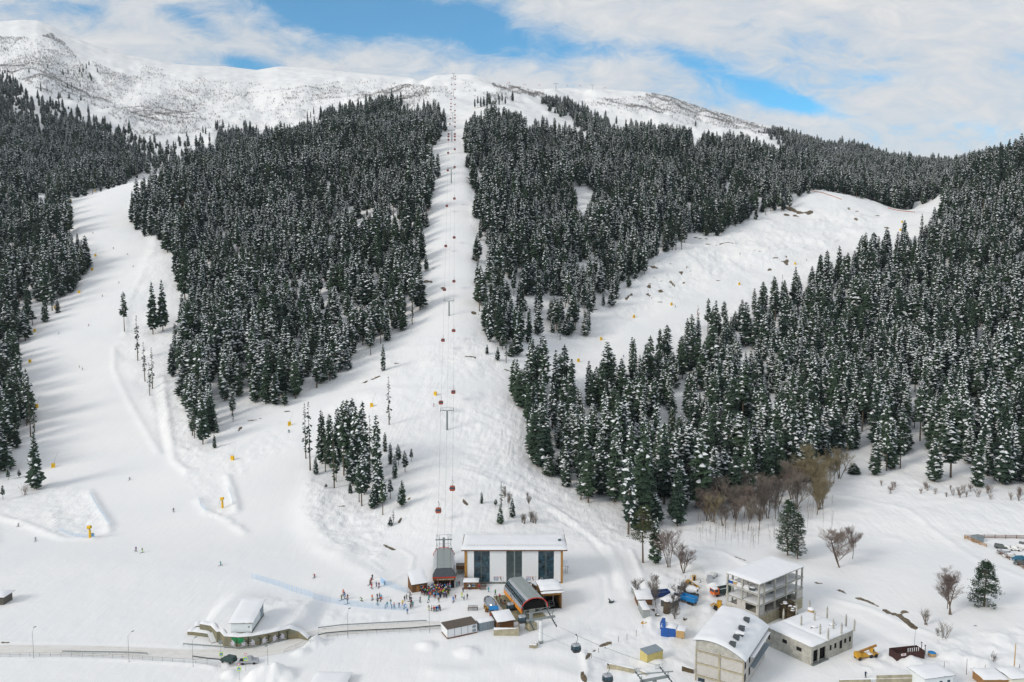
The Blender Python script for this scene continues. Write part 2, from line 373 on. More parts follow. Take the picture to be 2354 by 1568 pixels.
# bare soil and rock showing through the snow
dirt = np.zeros(PX.shape)
def soil(pts, w, gap=0.0, seed=3):
    L = world_line(pts); sl = band(L, 15); x = XG[:, sl]; y = YG[:, sl]; w = max(w, L[0][1] * .0021)
    d = seg_dist(x, y, L) + fbm(x, y, 3, 3, seed) * w * 1.4
    dirt[:, sl] = np.maximum(dirt[:, sl], sstep(w, w * 0.5, d) * (vnoise(x, y, 5, seed + 5) > gap - 0.5))
for Vw, pts, w, gp in [(V15, [(150, 760), (190, 680), (240, 590), (280, 555)], .4, .15), (V15, [(340, 500), (440, 432), (520, 400), (600, 360), (680, 328)], .3, .2), (V15, [(140, 880), (160, 980), (190, 1050)], .4, .2), (V3, [(515, 792), (600, 812), (680, 850), (760, 885), (820, 930), (900, 950), (960, 985), (1020, 1040), (1070, 1065)], 1.15, 0), (V3, [(350, 715), (390, 728), (430, 752)], .5, 0), (V3, [(140, 650), (200, 655)], .5, 0), (V3, [(985, 928), (1025, 930)], .4, 0),
        (V3, [(1610, 1045), (1650, 1060), (1710, 1080)], .4, 0), (V9, [(885, 318), (990, 325)], 1.6, 0), (V9, [(975, 355), (1050, 360), (1090, 348), (1180, 355)], 1.6, 0), (V9, [(1290, 395), (1320, 402)], 1.6, 0), (V9, [(1400, 440), (1440, 450), (1490, 485)], 1.6, 0),
        (V9, [(1500, 130), (1560, 160), (1640, 158)], 4.5, 0), (V9, [(1480, 175), (1550, 180)], 3.5, 0), (V9, [(1880, 140), (1945, 155)], 1.5, 0), (V9, [(2095, 250), (2130, 256)], 1.5, 0), (V9, [(1020, 580), (1070, 588)], 1.2, 0), (V9, [(760, 590), (790, 635)], 1.0, 0), (V9, [(635, 575), (668, 560)], 1.2, 0),
        (V9, [(620, 670), (640, 705)], 1.3, 0), (V9, [(475, 700), (520, 665)], 1.2, 0), (V9, [(610, 490), (680, 510)], 1.0, 0), (V9, [(680, 720), (720, 724)], .9, 0), (V9, [(240, 770), (320, 765)], .9, 0), (V7, [(1460, 240), (1560, 250), (1640, 290), (1740, 330)], .9, .35), (V7, [(1790, 355), (1830, 352)], 1.2, 0),
        (V7, [(680, 460), (760, 425), (825, 400)], .28, 0), (V7, [(940, 300), (975, 300)], .3, 0), (V7, [(1045, 1370), (1100, 1335)], .7, 0), (V7, [(975, 1550), (1000, 1480)], .4, 0), (V7, [(385, 1400), (440, 1420)], .5, 0), (V7, [(490, 1420), (550, 1425)], .5, 0), (V7, [(1475, 1370), (1505, 1410)], .3, 0),
        (V6, [(1800, 512), (1895, 500)], .25, 0), (V6, [(1730, 585), (1750, 560)], .3, 0), (V6, [(2055, 450), (2095, 445)], .4, 0), (V4, [(0, 603), (110, 603)], .35, .3), (V4, [(470, 683), (1110, 698)], .22, .3), (V5, [(220, 790), (500, 757)], .2, .2), (V2, [(1140, 160), (1290, 210)], .4, .3), (V2, [(0, 935), (90, 900)], .45, 0),
        (V3, [(940, 530 + 400), (965, 912)], .3, 0), (V12, [(318, 1168), (345, 1180)], .8, 0), (V12, [(280, 1245), (325, 1255)], .8, .2), (V12, [(365, 1280), (392, 1290)], .7, 0), (V12, [(540, 1425), (605, 1440)], .8, 0), (V12, [(525, 655), (545, 665)], 1.2, 0)]:
    soil([Vw(*p) for p in pts], w, gp)
rr = random.Random(7)
for _ in range(26):      # scattered little ledges on the right-hand piste
    a, b = rr.choice([((600, 560), (700, 720)), ((700, 480), (1050, 700)), ((1050, 380), (1500, 520)), ((1650, 120), (2100, 290)), ((640, 440), (900, 560))])
    x = rr.uniform(a[0], b[0]); y = rr.uniform(a[1], b[1]); w = rr.uniform(6, 22)
    soil([V9(x, y), V9(x + w, y + rr.uniform(-6, 6))], rr.uniform(.35, .8), 0, rr.randint(1, 99))
for pt in [(880, 1252), (895, 1258), (912, 1262)]: soil([pt, (pt[0] + 12, pt[1] + 6)], .45)
# ploughed road strip: slightly dirty snow
dirt = np.clip(gsmooth(gsmooth(dirt, .7, 0), .7, 1) * 1.25, 0, 1)
dirty = np.zeros(PX.shape)
def track(pts, w, a):
    L = world_line(pts); sl = band(L, 20); x = XG[:, sl]; y = YG[:, sl]
    dirty[:, sl] = np.maximum(dirty[:, sl], a * sstep(w, w * .6, seg_dist(x, y, L)))
track([(1600, 1300), (1610, 1350), (1590, 1420), (1560, 1480)], 3.0, .35); track([V1(1180, 960), V1(1330, 1090), V1(1400, 1160)], 2.2, .9)
rough_a = np.clip(rough * .75 + lump, 0, 1) * (1 - .72 * site) + site * lump * .5

def grid_mesh(name, X, Y, Z, attrs, mat):
    nu, ny = X.shape
    co = np.stack([X, Y, Z], -1).reshape(-1, 3).astype(np.float32)
    idx = np.arange(nu * ny).reshape(nu, ny)
    q = np.stack([idx[:-1, :-1], idx[1:, :-1], idx[1:, 1:], idx[:-1, 1:]], -1).reshape(-1, 4).astype(np.int32)
    me = bpy.data.meshes.new(name)
    me.vertices.add(len(co)); me.vertices.foreach_set('co', co.ravel())
    me.loops.add(q.size); me.loops.foreach_set('vertex_index', q.ravel())
    me.polygons.add(len(q)); me.polygons.foreach_set('loop_start', np.arange(0, q.size, 4, dtype=np.int32))
    me.polygons.foreach_set('use_smooth', np.ones(len(q), bool))
    me.update(); me.validate()
    for k, a in attrs.items():
        at = me.attributes.new(k, 'FLOAT', 'POINT'); at.data.foreach_set('value', a.reshape(-1).astype(np.float32))
    me.materials.append(mat)
    o = bpy.data.objects.new(name, me); COL.objects.link(o); return o

def new_mat(name, rough=0.8, base=(0.5, 0.5, 0.5), spec=0.3, metal=0.0):
    m = bpy.data.materials.new(name); m.use_nodes = True
    b = m.node_tree.nodes['Principled BSDF']
    b.inputs['Base Color'].default_value = (*base, 1); b.inputs['Roughness'].default_value = rough
    b.inputs['Specular IOR Level'].default_value = spec; b.inputs['Metallic'].default_value = metal
    return m, b, NT(m.node_tree)
def snow_ground_mat():
    m, b, N = new_mat('snow_ground', 0.75, spec=0.25)
    geo = N.n('ShaderNodeNewGeometry'); pos = geo.outputs['Position']
    def attr(a):
        nd = N.n('ShaderNodeAttribute', attribute_name=a); return nd.outputs['Fac']
    dt, ro, di = attr('dirt'), attr('rough'), attr('dirty')
    n_big = N.noise(pos, 0.02, 3); n_fine = N.noise(pos, 0.9, 4, 0.6)
    snow = N.mix(N.ramp(n_big, [(0.35, 0.0), (0.65, 1.0)]), (0.84, 0.845, 0.85), (0.885, 0.88, 0.87))
    snow = N.mix(N.math('MULTIPLY', di, 0.8), snow, (0.62, 0.575, 0.49))
    soilc = N.mix(N.ramp(N.noise(pos, 0.7, 5, 0.7), [(0.35, 0.0), (0.65, 1.0)]), (0.055, 0.042, 0.03), (0.24, 0.19, 0.12))
    msk = N.ramp(N.math('ADD', dt, N.math('MULTIPLY', N.math('SUBTRACT', n_fine, 0.5), 0.5)), [(0.45, 0.0), (0.6, 1.0)])
    N.l(N.mix(msk, snow, soilc), b.inputs['Base Color'])
    # wind ripples, ski tracks and lumps
    mp = N.n('ShaderNodeMapping'); N.l(pos, mp.inputs[0]); mp.inputs['Scale'].default_value = (0.5, 0.16, 0.3); mp.inputs['Rotation'].default_value = (0, 0, 0.35)
    tracks = N.noise(mp.outputs[0], 0.8, 2, 0.5, 2.6)
    wv = N.n('ShaderNodeTexWave', wave_type='BANDS', bands_direction='X'); N.l(mp.outputs[0], wv.inputs['Vector']); wv.inputs['Scale'].default_value = .22; wv.inputs['Distortion'].default_value = 16.0; wv.inputs['Detail'].default_value = 2.5; wv.inputs['Detail Scale'].default_value = .55
    tmask = N.ramp(N.noise(pos, 0.03, 3), [(0.42, 0.0), (0.6, 1.0)])
    mp2 = N.n('ShaderNodeMapping'); N.l(pos, mp2.inputs[0]); mp2.inputs['Scale'].default_value = (0.8, 0.12, 0.3)
    cord = N.noise(mp2.outputs[0], 0.6, 3, 0.5, 0.4)
    h = N.math('ADD', N.math('MULTIPLY', N.math('MULTIPLY', tracks, ro), 0.45), N.math('MULTIPLY', cord, 0.22))
    h = N.math('ADD', h, N.math('MULTIPLY', N.math('MULTIPLY', wv.outputs['Fac'], tmask), N.math('MULTIPLY', ro, 0.17)))
    h = N.math('ADD', h, N.math('MULTIPLY', N.math('MULTIPLY', N.noise(pos, 0.22, 4, 0.55), N.math('ADD', ro, 0.25)), 0.9))
    bp = N.n('ShaderNodeBump'); bp.inputs['Strength'].default_value = 0.6; bp.inputs['Distance'].default_value = 0.8
    N.l(h, bp.inputs['Height']); N.l(bp.outputs[0], b.inputs['Normal'])
    return m
M_SNOWG = snow_ground_mat()
FLATS = []     # filled by the builders: (x, y, rot, hx, hy, z) pads under buildings
def finish_ground():
    g = grid_mesh('snow_ground', XG, YG, ZG, {'dirt': dirt, 'rough': rough_a, 'dirty': dirty}, M_SNOWG)
    g['kind'] = 'structure'; g['label'] = 'snow covered valley floor, ski pistes and mountain slopes'
    return g

# ------------------------------------------------------------------ mesh builder and tagging
class MB:
    """collects shapes; build() links them as ONE mesh object"""
    def __init__(s): s.v = []; s.f = []; s.m = []; s.mi = 0
    def face(s, *pts):
        k = len(s.v); s.v += [tuple(p) for p in pts]; s.f.append(tuple(range(k, k + len(pts)))); s.m.append(s.mi)
    def hull(s, vs, fs):
        k = len(s.v); s.v += [tuple(p) for p in vs]
        for f in fs: s.f.append(tuple(k + i for i in f)); s.m.append(s.mi)
    def box(s, x0, y0, z0, x1, y1, z1):
        s.hull([(x0, y0, z0), (x1, y0, z0), (x1, y1, z0), (x0, y1, z0), (x0, y0, z1), (x1, y0, z1), (x1, y1, z1), (x0, y1, z1)],
               [(0, 3, 2, 1), (4, 5, 6, 7), (0, 1, 5, 4), (1, 2, 6, 5), (2, 3, 7, 6), (3, 0, 4, 7)])
    def obox(s, c, dims, rz=0.0, tilt=0.0, roll=0.0):
        M_ = Matrix.Translation(c) @ Matrix.Rotation(rz, 4, 'Z') @ Matrix.Rotation(tilt, 4, 'X') @ Matrix.Rotation(roll, 4, 'Y')
        a, b, c_ = dims[0] / 2, dims[1] / 2, dims[2] / 2
        vs = [M_ @ Vector(p) for p in [(-a, -b, -c_), (a, -b, -c_), (a, b, -c_), (-a, b, -c_), (-a, -b, c_), (a, -b, c_), (a, b, c_), (-a, b, c_)]]
        s.hull(vs, [(0, 3, 2, 1), (4, 5, 6, 7), (0, 1, 5, 4), (1, 2, 6, 5), (2, 3, 7, 6), (3, 0, 4, 7)])
    def tube(s, p0, p1, r0, r1=None, n=6, cap=True):
        p0 = Vector(p0); p1 = Vector(p1); r1 = r0 if r1 is None else r1
        d = (p1 - p0)
        if d.length < 1e-6: return
        q = d.to_track_quat('Z', 'Y'); vs = []
        for p, r in ((p0, r0), (p1, r1)):
            for i in range(n):
                a = 2 * math.pi * i / n; vs.append(p + q @ Vector((r * math.cos(a), r * math.sin(a), 0)))
        fs = [(i, (i + 1) % n, n + (i + 1) % n, n + i) for i in range(n)]
        if cap: fs += [tuple(range(n))[::-1], tuple(range(n, 2 * n))]
        s.hull(vs, fs)
    def path(s, pts, r, n=5):
        for a, b in zip(pts[:-1], pts[1:]): s.tube(a, b, r, r, n)
    def prism(s, poly, z0, z1):
        n = len(poly); z0s = z0 if hasattr(z0, '__len__') else [z0] * n; z1s = z1 if hasattr(z1, '__len__') else [z1] * n
        vs = [(x, y, z) for (x, y), z in zip(poly, z0s)] + [(x, y, z) for (x, y), z in zip(poly, z1s)]
        s.hull(vs, [tuple(range(n))[::-1], tuple(range(n, 2 * n))] + [(i, (i + 1) % n, n + (i + 1) % n, n + i) for i in range(n)])
    def ball(s, c, rx, ry, rz, nu=10, nv=6, top=math.pi / 2, bot=-math.pi / 2):
        vs = []; 
        for j in range(nv + 1):
            ph = bot + (top - bot) * j / nv
            for i in range(nu):
                a = 2 * math.pi * i / nu; vs.append((c[0] + rx * math.cos(ph) * math.cos(a), c[1] + ry * math.cos(ph) * math.sin(a), c[2] + rz * math.sin(ph)))
        s.hull(vs, [(j * nu + i, j * nu + (i + 1) % nu, (j + 1) * nu + (i + 1) % nu, (j + 1) * nu + i) for j in range(nv) for i in range(nu)])
    def lathe(s, prof, n=12, cx=0, cy=0):
        vs = [(cx + r * math.cos(2 * math.pi * i / n), cy + r * math.sin(2 * math.pi * i / n), z) for r, z in prof for i in range(n)]
        s.hull(vs, [(j * n + i, j * n + (i + 1) % n, (j + 1) * n + (i + 1) % n, (j + 1) * n + i) for j in range(len(prof) - 1) for i in range(n)])
    def mesh(s, name, mats, smooth=False):
        me = bpy.data.meshes.new(name); me.from_pydata(s.v, [], s.f)
        for m in (mats if isinstance(mats, (list, tuple)) else [mats]): me.materials.append(m)
        if any(s.m): me.polygons.foreach_set('material_index', s.m)
        if smooth: me.polygons.foreach_set('use_smooth', [True] * len(s.f))
        me.update(); return me
    def build(s, name, mats, parent=None, smooth=False, **props):
        o = bpy.data.objects.new(name, s.mesh(name, mats, smooth)); COL.objects.link(o)
        if parent is not None: o.parent = parent
        for k, v in props.items(): o[k] = v
        return o
def thing(name, label, cat, loc=(0, 0, 0), rz=0.0, group=None):
    o = bpy.data.objects.new(name, None); COL.objects.link(o); o.empty_display_size = 0.5
    o.location = loc; o.rotation_euler = (0, 0, rz); o['label'] = label; o['category'] = cat
    if group: o['group'] = group
    return o
def tag(o, label, cat, group=None):
    o['label'] = label; o['category'] = cat
    if group: o['group'] = group
    return o
def kids(o): return [c for c in COL.objects if c.parent == o]
def dup(root, children, loc, rz, label, group=None, scale=None):
    r = root.copy(); COL.objects.link(r); r.location = loc; r.rotation_euler = (0, 0, rz); r['label'] = label
    if group: r['group'] = group
    if scale: r.scale = scale
    for ch, subs in children:
        c = ch.copy(); COL.objects.link(c); c.parent = r
        for sb in subs:
            d = sb.copy(); COL.objects.link(d); d.parent = c
    return r

# ------------------------------------------------------------------ trees
def leaf_mat(name, c1, c2, frost=0.0):
    m, b, N = new_mat(name, 0.75, spec=0.2)
    oi = N.n('ShaderNodeObjectInfo'); tc = N.n('ShaderNodeTexCoord')
    nz = N.noise(tc.outputs['Object'], 0.6, 2)
    f = N.math('ADD', N.math('MULTIPLY', oi.outputs['Random'], 0.7), N.math('MULTIPLY', nz, 0.5))
    col = N.mix(N.ramp(f, [(0.25, 0.0), (0.9, 1.0)]), c1, c2)
    if frost:          # rime and thin snow lying on the upper side of the sprays
        g = N.n('ShaderNodeNewGeometry'); sp = N.n('ShaderNodeSeparateXYZ'); N.l(g.outputs['Normal'], sp.inputs[0])
        up = N.math('MULTIPLY', N.math('ABSOLUTE', sp.outputs[2]), N.ramp(N.noise(tc.outputs['Object'], 1.3, 3, .7), [(.38, 0.0), (.68, 1.0)]))
        col = N.mix(N.math('MULTIPLY', up, frost), col, (.30, .38, .31))
    N.l(col, b.inputs['Base Color']); return m
M_NEEDLE = leaf_mat('fir_needles', (0.005, 0.022, 0.014), (0.030, 0.060, 0.027), .30)
M_NEEDLE2 = leaf_mat('pine_needles', (0.040, 0.062, 0.022), (0.085, 0.095, 0.035))
M_DEAD = leaf_mat('dry_needles', (0.20, 0.09, 0.05), (0.26, 0.13, 0.07))
M_TSNOW, _b, _N = new_mat('snow_on_branches', 0.7, (0.84, 0.86, 0.88))
M_BARK, _b, _N = new_mat('bark', 0.9, (0.14, 0.105, 0.075), 0.1)
M_TWIG = leaf_mat('bare_twigs', (0.15, 0.13, 0.115), (0.23, 0.195, 0.16))
M_SCRUB = leaf_mat('scrub_twigs', (0.19, 0.18, 0.18), (0.27, 0.25, 0.235))
M_TWIGY = leaf_mat('yellow_twigs', (0.20, 0.165, 0.10), (0.29, 0.245, 0.15))
M_TWIGR = leaf_mat('red_brown_twigs', (0.17, 0.13, 0.115), (0.24, 0.19, 0.16))

def conifer(seed, H=27.0, R=3.3, base=0.12, snow=0.55, lod=1.0, power=0.8, sparse=0.0, needle=None):
    """returns (crown MB, trunk MB)"""
    r = random.Random(seed); c = MB(); t = MB()
    lean = (r.uniform(-.25, .25), r.uniform(-.25, .25))
    ax = lambda z: Vector((lean[0] * z / H, lean[1] * z / H, z))
    k = 6
    for i in range(4): t.tube(ax(H * .94 * i / 4), ax(H * .94 * (i + 1) / 4), .36 * (1 - .23 * i), .36 * (1 - .23 * (i + 1)), 6, False)
    z = H * base; step = 1.15 / lod; ph = [r.uniform(0, 6.28) for _ in range(4)]
    while z < H * 0.985:
        q = (z / H - base) / (1 - base)
        Lr = R * min(1.0, (1 - q) ** power * 1.12 + .05) * (min(1, .55 + q * 4))
        n = max(3, int(round((4.5 + 3.0 * (1 - q)) * (lod ** .5) * (1 - sparse * .5))))
        a0 = r.uniform(0, 6.28)
        for i in range(n):
            if r.random() < sparse * .45: continue
            a = a0 + 6.283 * i / n + r.uniform(-.35, .35)
            L = Lr * r.uniform(.62, 1.18)
            dro = r.uniform(.22, .62) * (1 - .5 * q)
            o = ax(z + r.uniform(-.3, .3) * step); d = Vector((math.cos(a), math.sin(a), 0)); s_ = Vector((-math.sin(a), math.cos(a), 0))
            w = L * r.uniform(.27, .42) + .15
            mid = o + d * (L * .55) + Vector((0, 0, -L * dro * .38)); tip = o + d * L + Vector((0, 0, -L * dro))
            lo = Vector((0, 0, -w * r.uniform(.5, .95)))
            c.mi = 0
            A = o + d * .1 + Vector((0, 0, .12)); Lm = mid + s_ * w + lo; Rm = mid - s_ * w + lo; hang = mid + Vector((0, 0, -w * 1.1))
            c.hull([A, Lm, mid, Rm, tip, hang], [(0, 2, 1), (0, 3, 2), (1, 2, 4), (2, 3, 4), (0, 5, 4)])
            if L > 1.2:
                for sg in (1, -1):
                    e = mid + s_ * sg * w * r.uniform(1.3, 1.8) + d * L * r.uniform(.05, .25) + lo * 1.3
                    m1 = mid - d * L * .2; m2 = mid + d * L * .15 + lo * .3
                    c.face(m1, m2, e)
            if r.random() < snow * (1 + .9 * math.sin(a * 2 + ph[0] + q * 5) * math.sin(q * 9 + ph[1]) + .35 * (q - .4)):
                c.mi = 1; up = Vector((0, 0, .10)); k1 = r.uniform(.25, .6); k2 = r.uniform(.6, 1.0); ww = r.uniform(.6, 1.1)
                B = o.lerp(tip, k1 * .8) * .5 + (A.lerp(mid, k1)) * .5 + up * 1.2; T_ = mid.lerp(tip, k2) + up
                Lq = mid + s_ * w * ww + lo * ww + up; Rq = mid - s_ * w * ww + lo * ww + up; Mq = mid + up * 2.2
                c.hull([B, Lq, Mq, Rq, T_], [(0, 2, 1), (0, 3, 2), (1, 2, 4), (2, 3, 4)])
        z += step * (.75 + .5 * r.random()) * (1 - .35 * q)
    c.mi = 0
    top = ax(H)
    for i in range(3):
        a = i * 2.1; c.face(top, ax(H * .95) + Vector((math.cos(a) * .3, math.sin(a) * .3, 0)), ax(H * .95) + Vector((math.cos(a + 2.1) * .3, math.sin(a + 2.1) * .3, 0)))
    if sparse > .5:
        for i in range(14):
            zz = H * r.uniform(.15, base + .25); a = r.uniform(0, 6.28); t.tube(ax(zz), ax(zz) + Vector((math.cos(a) * 1.4, math.sin(a) * 1.4, -.5)), .05, .02, 3, False)
    return c, t

def bare_tree(seed, H=12.0, spread=.55, stems=1, depth=4, thick=.16, kids_n=(4, 6), up=.55, fmin=.3):
    r = random.Random(seed); t = MB(); c = MB()
    def grow(mb, p, d, L, rad, lev):
        n = 3 if lev < 2 else 2; pts = [p]; dd = d.copy()
        for i in range(n):
            dd = (dd + Vector((r.uniform(-.18, .18), r.uniform(-.18, .18), r.uniform(-.02, .16) * up * 2))).normalized(); pts.append(pts[-1] + dd * L / n)
        for i in range(n): mb.tube(pts[i], pts[i + 1], rad * (1 - .5 * i / n), rad * (1 - .5 * (i + 1) / n), 5 if lev == 0 else 3, False)
        if lev >= depth: return
        for _ in range(r.randint(*kids_n)):
            f = r.uniform(fmin if lev == 0 else .15, 1.0); i = min(n - 1, int(f * n)); q = pts[i].lerp(pts[i + 1], f * n - i)
            a = r.uniform(0, 6.28); side = Vector((math.cos(a), math.sin(a), r.uniform(.0, .7)))
            nd = (dd * (1 - spread) + side * spread + Vector((0, 0, up * .25))).normalized()
            grow(c, q, nd, L * r.uniform(.40, .66) * (1.1 - .25 * f), max(.013, rad * .42), lev + 1)
    for s_ in range(stems):
        a = r.uniform(0, 6.28); d = Vector((math.cos(a) * .28, math.sin(a) * .28, 1)) if stems > 1 else Vector((0.05, 0, 1))
        grow(t, Vector((r.uniform(-.3, .3) * (stems > 1), r.uniform(-.3, .3) * (stems > 1), -.3)), d.normalized(), H * .62, thick, 0)
    return c, t

def pine(seed, H=17.0, clumps=95, R=3.6, base=.3):
    r = random.Random(seed); t = MB(); c = MB()
    for i in range(5): t.tube((0.1 * i, 0, H * .93 * i / 5), (0.1 * (i + 1), 0, H * .93 * (i + 1) / 5), .3 * (1 - .17 * i), .3 * (1 - .17 * (i + 1)), 7, False)
    for k in range(clumps):
        q = r.random() ** .9; z = H * (base + (1 - base) * q); rad = R * (1 - q ** 2.2) ** .6 * r.uniform(.35, 1.05) + .25; a = r.uniform(0, 6.28)
        ctr = Vector((rad * math.cos(a), rad * math.sin(a), z - rad * .1))
        t.tube((0.1 * z / H * 5, 0, z - rad * .25), ctr, .06, .02, 3, False)
        for i in range(34):
            e = Vector((r.gauss(0, .5), r.gauss(0, .5), r.gauss(0, .24))); p = ctr + e; o = Vector((r.uniform(-1, 1), r.uniform(-1, 1), r.uniform(-.2, .7))).normalized()
            s_ = o.cross(Vector((r.uniform(-1, 1), r.uniform(-1, 1), 1))).normalized() * r.uniform(.1, .2); L = r.uniform(.3, .6)
            c.mi = 0; c.face(p + s_, p - s_, p + o * L)
        if r.random() < .22:
            c.mi = 1; c.ball((ctr.x, ctr.y, ctr.z + .3), r.uniform(.3, .6), r.uniform(.3, .6), .14, 7, 3, math.pi / 2, 0)
    return c, t

CROWN_M = [M_NEEDLE, M_TSNOW]
FIRS = []      # (crown mesh, trunk mesh, height)
for i, (R, b, sn, pw, sp) in enumerate([(3.9, .10, .36, .50, 0), (3.3, .08, .28, .42, 0), (4.4, .16, .38, .62, 0), (3.5, .30, .32, .45, .1), (3.3, .40, .24, .45, .25), (3.0, .06, .32, .38, 0), (4.6, .10, .30, .7, 0), (3.4, .16, .07, .5, .15), (3.7, .10, .15, .5, .1), (3.9, .10, .72, .55, 0), (3.3, .08, .6, .45, 0), (2.7, .18, .45, .42, .35)]):
    c, t = conifer(100 + i, 27, R, b, sn, 1.0, pw, sp)
    FIRS.append((c.mesh('crown', CROWN_M), t.mesh('trunk', M_BARK), 27.0))
SPARSE = []
for i in range(3):
    c, t = conifer(200 + i, 27, 2.3, .30 - .08 * i, .12, .8, .55, .9)
    SPARSE.append((c.mesh('crown', CROWN_M), t.mesh('trunk', M_BARK), 27.0))
def merged(pair, name):
    """crown and trunk as one mesh, for the wood that reads as one mass"""
    c, t, H = pair; bm_v = []; fs = []; ms = []
    me = bpy.data.meshes.new(name)
    for k, m in enumerate((c, t)):
        off = len(bm_v); bm_v += [tuple(v.co) for v in m.vertices]
        for p in m.polygons: fs.append(tuple(off + i for i in p.vertices)); ms.append(2 if k else p.material_index)
    me.from_pydata(bm_v, [], fs)
    for m in (M_NEEDLE, M_TSNOW, M_BARK): me.materials.append(m)
    me.polygons.foreach_set('material_index', ms); me.update()
    return bpy.data.objects.new(name, me)

def instancer(name, pts, scl, rot, idx, variants, label, cat=None):
    """one object of kind 'stuff': points that carry copies of the given meshes"""
    me = bpy.data.meshes.new(name); me.vertices.add(len(pts)); me.vertices.foreach_set('co', np.asarray(pts, np.float32).ravel())
    for k, a, ty in (('scl', scl, 'FLOAT_VECTOR'), ('rotz', rot, 'FLOAT'), ('idx', idx, 'INT')):
        at = me.attributes.new(k, ty, 'POINT'); at.data.foreach_set('vector' if ty == 'FLOAT_VECTOR' else 'value', np.asarray(a).astype(np.int32 if ty == 'INT' else np.float32).ravel())
    o = bpy.data.objects.new(name, me); COL.objects.link(o)
    ng = bpy.data.node_groups.new(name + '_nodes', 'GeometryNodeTree')
    ng.interface.new_socket('Geometry', in_out='INPUT', socket_type='NodeSocketGeometry')
    ng.interface.new_socket('Geometry', in_out='OUTPUT', socket_type='NodeSocketGeometry')
    gi = ng.nodes.new('NodeGroupInput'); go = ng.nodes.new('NodeGroupOutput')
    iop = ng.nodes.new('GeometryNodeInstanceOnPoints')
    g2i = ng.nodes.new('GeometryNodeGeometryToInstance')
    for v in reversed(variants):
        oi = ng.nodes.new('GeometryNodeObjectInfo'); oi.inputs['Object'].default_value = v
        ng.links.new(oi.outputs['Geometry'], g2i.inputs[0])
    ng.links.new(gi.outputs[0], iop.inputs['Points']); ng.links.new(g2i.outputs[0], iop.inputs['Instance'])
    iop.inputs['Pick Instance'].default_value = True
    def named(nm, ty):
        a = ng.nodes.new('GeometryNodeInputNamedAttribute'); a.data_type = ty; a.inputs['Name'].default_value = nm; return a.outputs['Attribute']
    ng.links.new(named('idx', 'INT'), iop.inputs['Instance Index'])
    cb = ng.nodes.new('ShaderNodeCombineXYZ'); ng.links.new(named('rotz', 'FLOAT'), cb.inputs[2])
    ng.links.new(cb.outputs[0], iop.inputs['Rotation'])
    ng.links.new(named('scl', 'FLOAT_VECTOR'), iop.inputs['Scale'])
    ng.links.new(iop.outputs[0], go.inputs[0])
    md = o.modifiers.new('spread', 'NODES'); md.node_group = ng
    o['kind'] = 'stuff'; o['label'] = label
    if cat: o['category'] = cat
    return o

# forest areas, as outlines of where the trunks stand (photo view pixels)
F_MID = [(310, 475), (335, 535), (385, 562), (395, 600), (420, 690), (425, 720), (400, 800), (415, 900), (432, 1000), (470, 1020), (500, 990), (530, 960), (600, 945), (650, 938), (705, 905), (790, 868), (800, 835), (850, 815), (900, 775), (945, 735), (970, 700), (978, 640), (970, 560), (985, 480), (1000, 390), (1003, 345), (1003, 318), (1000, 290), (470, 290), (440, 370), (428, 396), (355, 436)]
F_FARLEFT = [(-400, 455), (130, 462), (215, 440), (330, 400), (420, 380), (500, 380), (760, 340), (1000, 320), (1015, 285), (1000, 262), (960, 275), (900, 265), (740, 300), (640, 318), (560, 300), (480, 312), (400, 312), (340, 330), (320, 335), (318, 312), (255, 270), (200, 262), (140, 246), (100, 240), (90, 252), (60, 232), (30, 190), (0, 165), (-400, 130)]
F_KNOB = [(740, 300), (745, 275), (830, 252), (870, 240), (915, 250), (930, 275), (960, 285), (1020, 272), (1022, 290), (1000, 330), (760, 340)]
F_LEFT = [(-500, 440), (130, 462), (150, 495), (205, 612), (168, 690), (100, 745), (45, 795), (40, 870), (75, 985), (30, 1092), (-500, 1180)]
F_RIGHTUP = [(1072, 330), (1085, 420), (1078, 520), (1092, 600), (1092, 690), (1108, 780), (1170, 826), (1200, 795), (1240, 790), (1290, 806), (1350, 785), (1362, 760), (1360, 705), (1400, 700), (1450, 665), (1480, 622), (1500, 588), (1560, 570), (1600, 543), (1700, 520), (1800, 490), (1850, 452), (1862, 440), (1880, 430), (2050, 395), (1900, 340), (1700, 325), (1520, 322), (1400, 322), (1345, 340), (1310, 326), (1270, 304), (1200, 279), (1120, 274), (1090, 292)]
F_STRIP = [(1240, 232), (1300, 246), (1350, 270), (1400, 300), (1405, 318), (1352, 312), (1300, 270), (1245, 240)]
F_BACK = [(1868, 438), (2030, 480), (2160, 492), (2250, 520), (2700, 520), (2700, 300), (2100, 340), (1900, 340), (1750, 300), (1860, 400)]
F_RIGHT = [(1186, 900), (1250, 880), (1330, 912), (1440, 905), (1520, 838), (1620, 785), (1700, 732), (1830, 688), (1950, 612), (2080, 570), (2118, 552), (2145, 530), (2158, 505), (2168, 470), (2185, 380), (2700, 330), (2700, 1150), (2353, 1142), (2210, 1144), (2150, 1120), (2100, 1100), (2040, 1114), (1960, 1090), (1930, 1060), (1830, 1120), (1750, 1150), (1640, 1160), (1580, 1200), (1500, 1232), (1432, 1222), (1400, 1160), (1312, 1150), (1215, 1062), (1190, 970)]
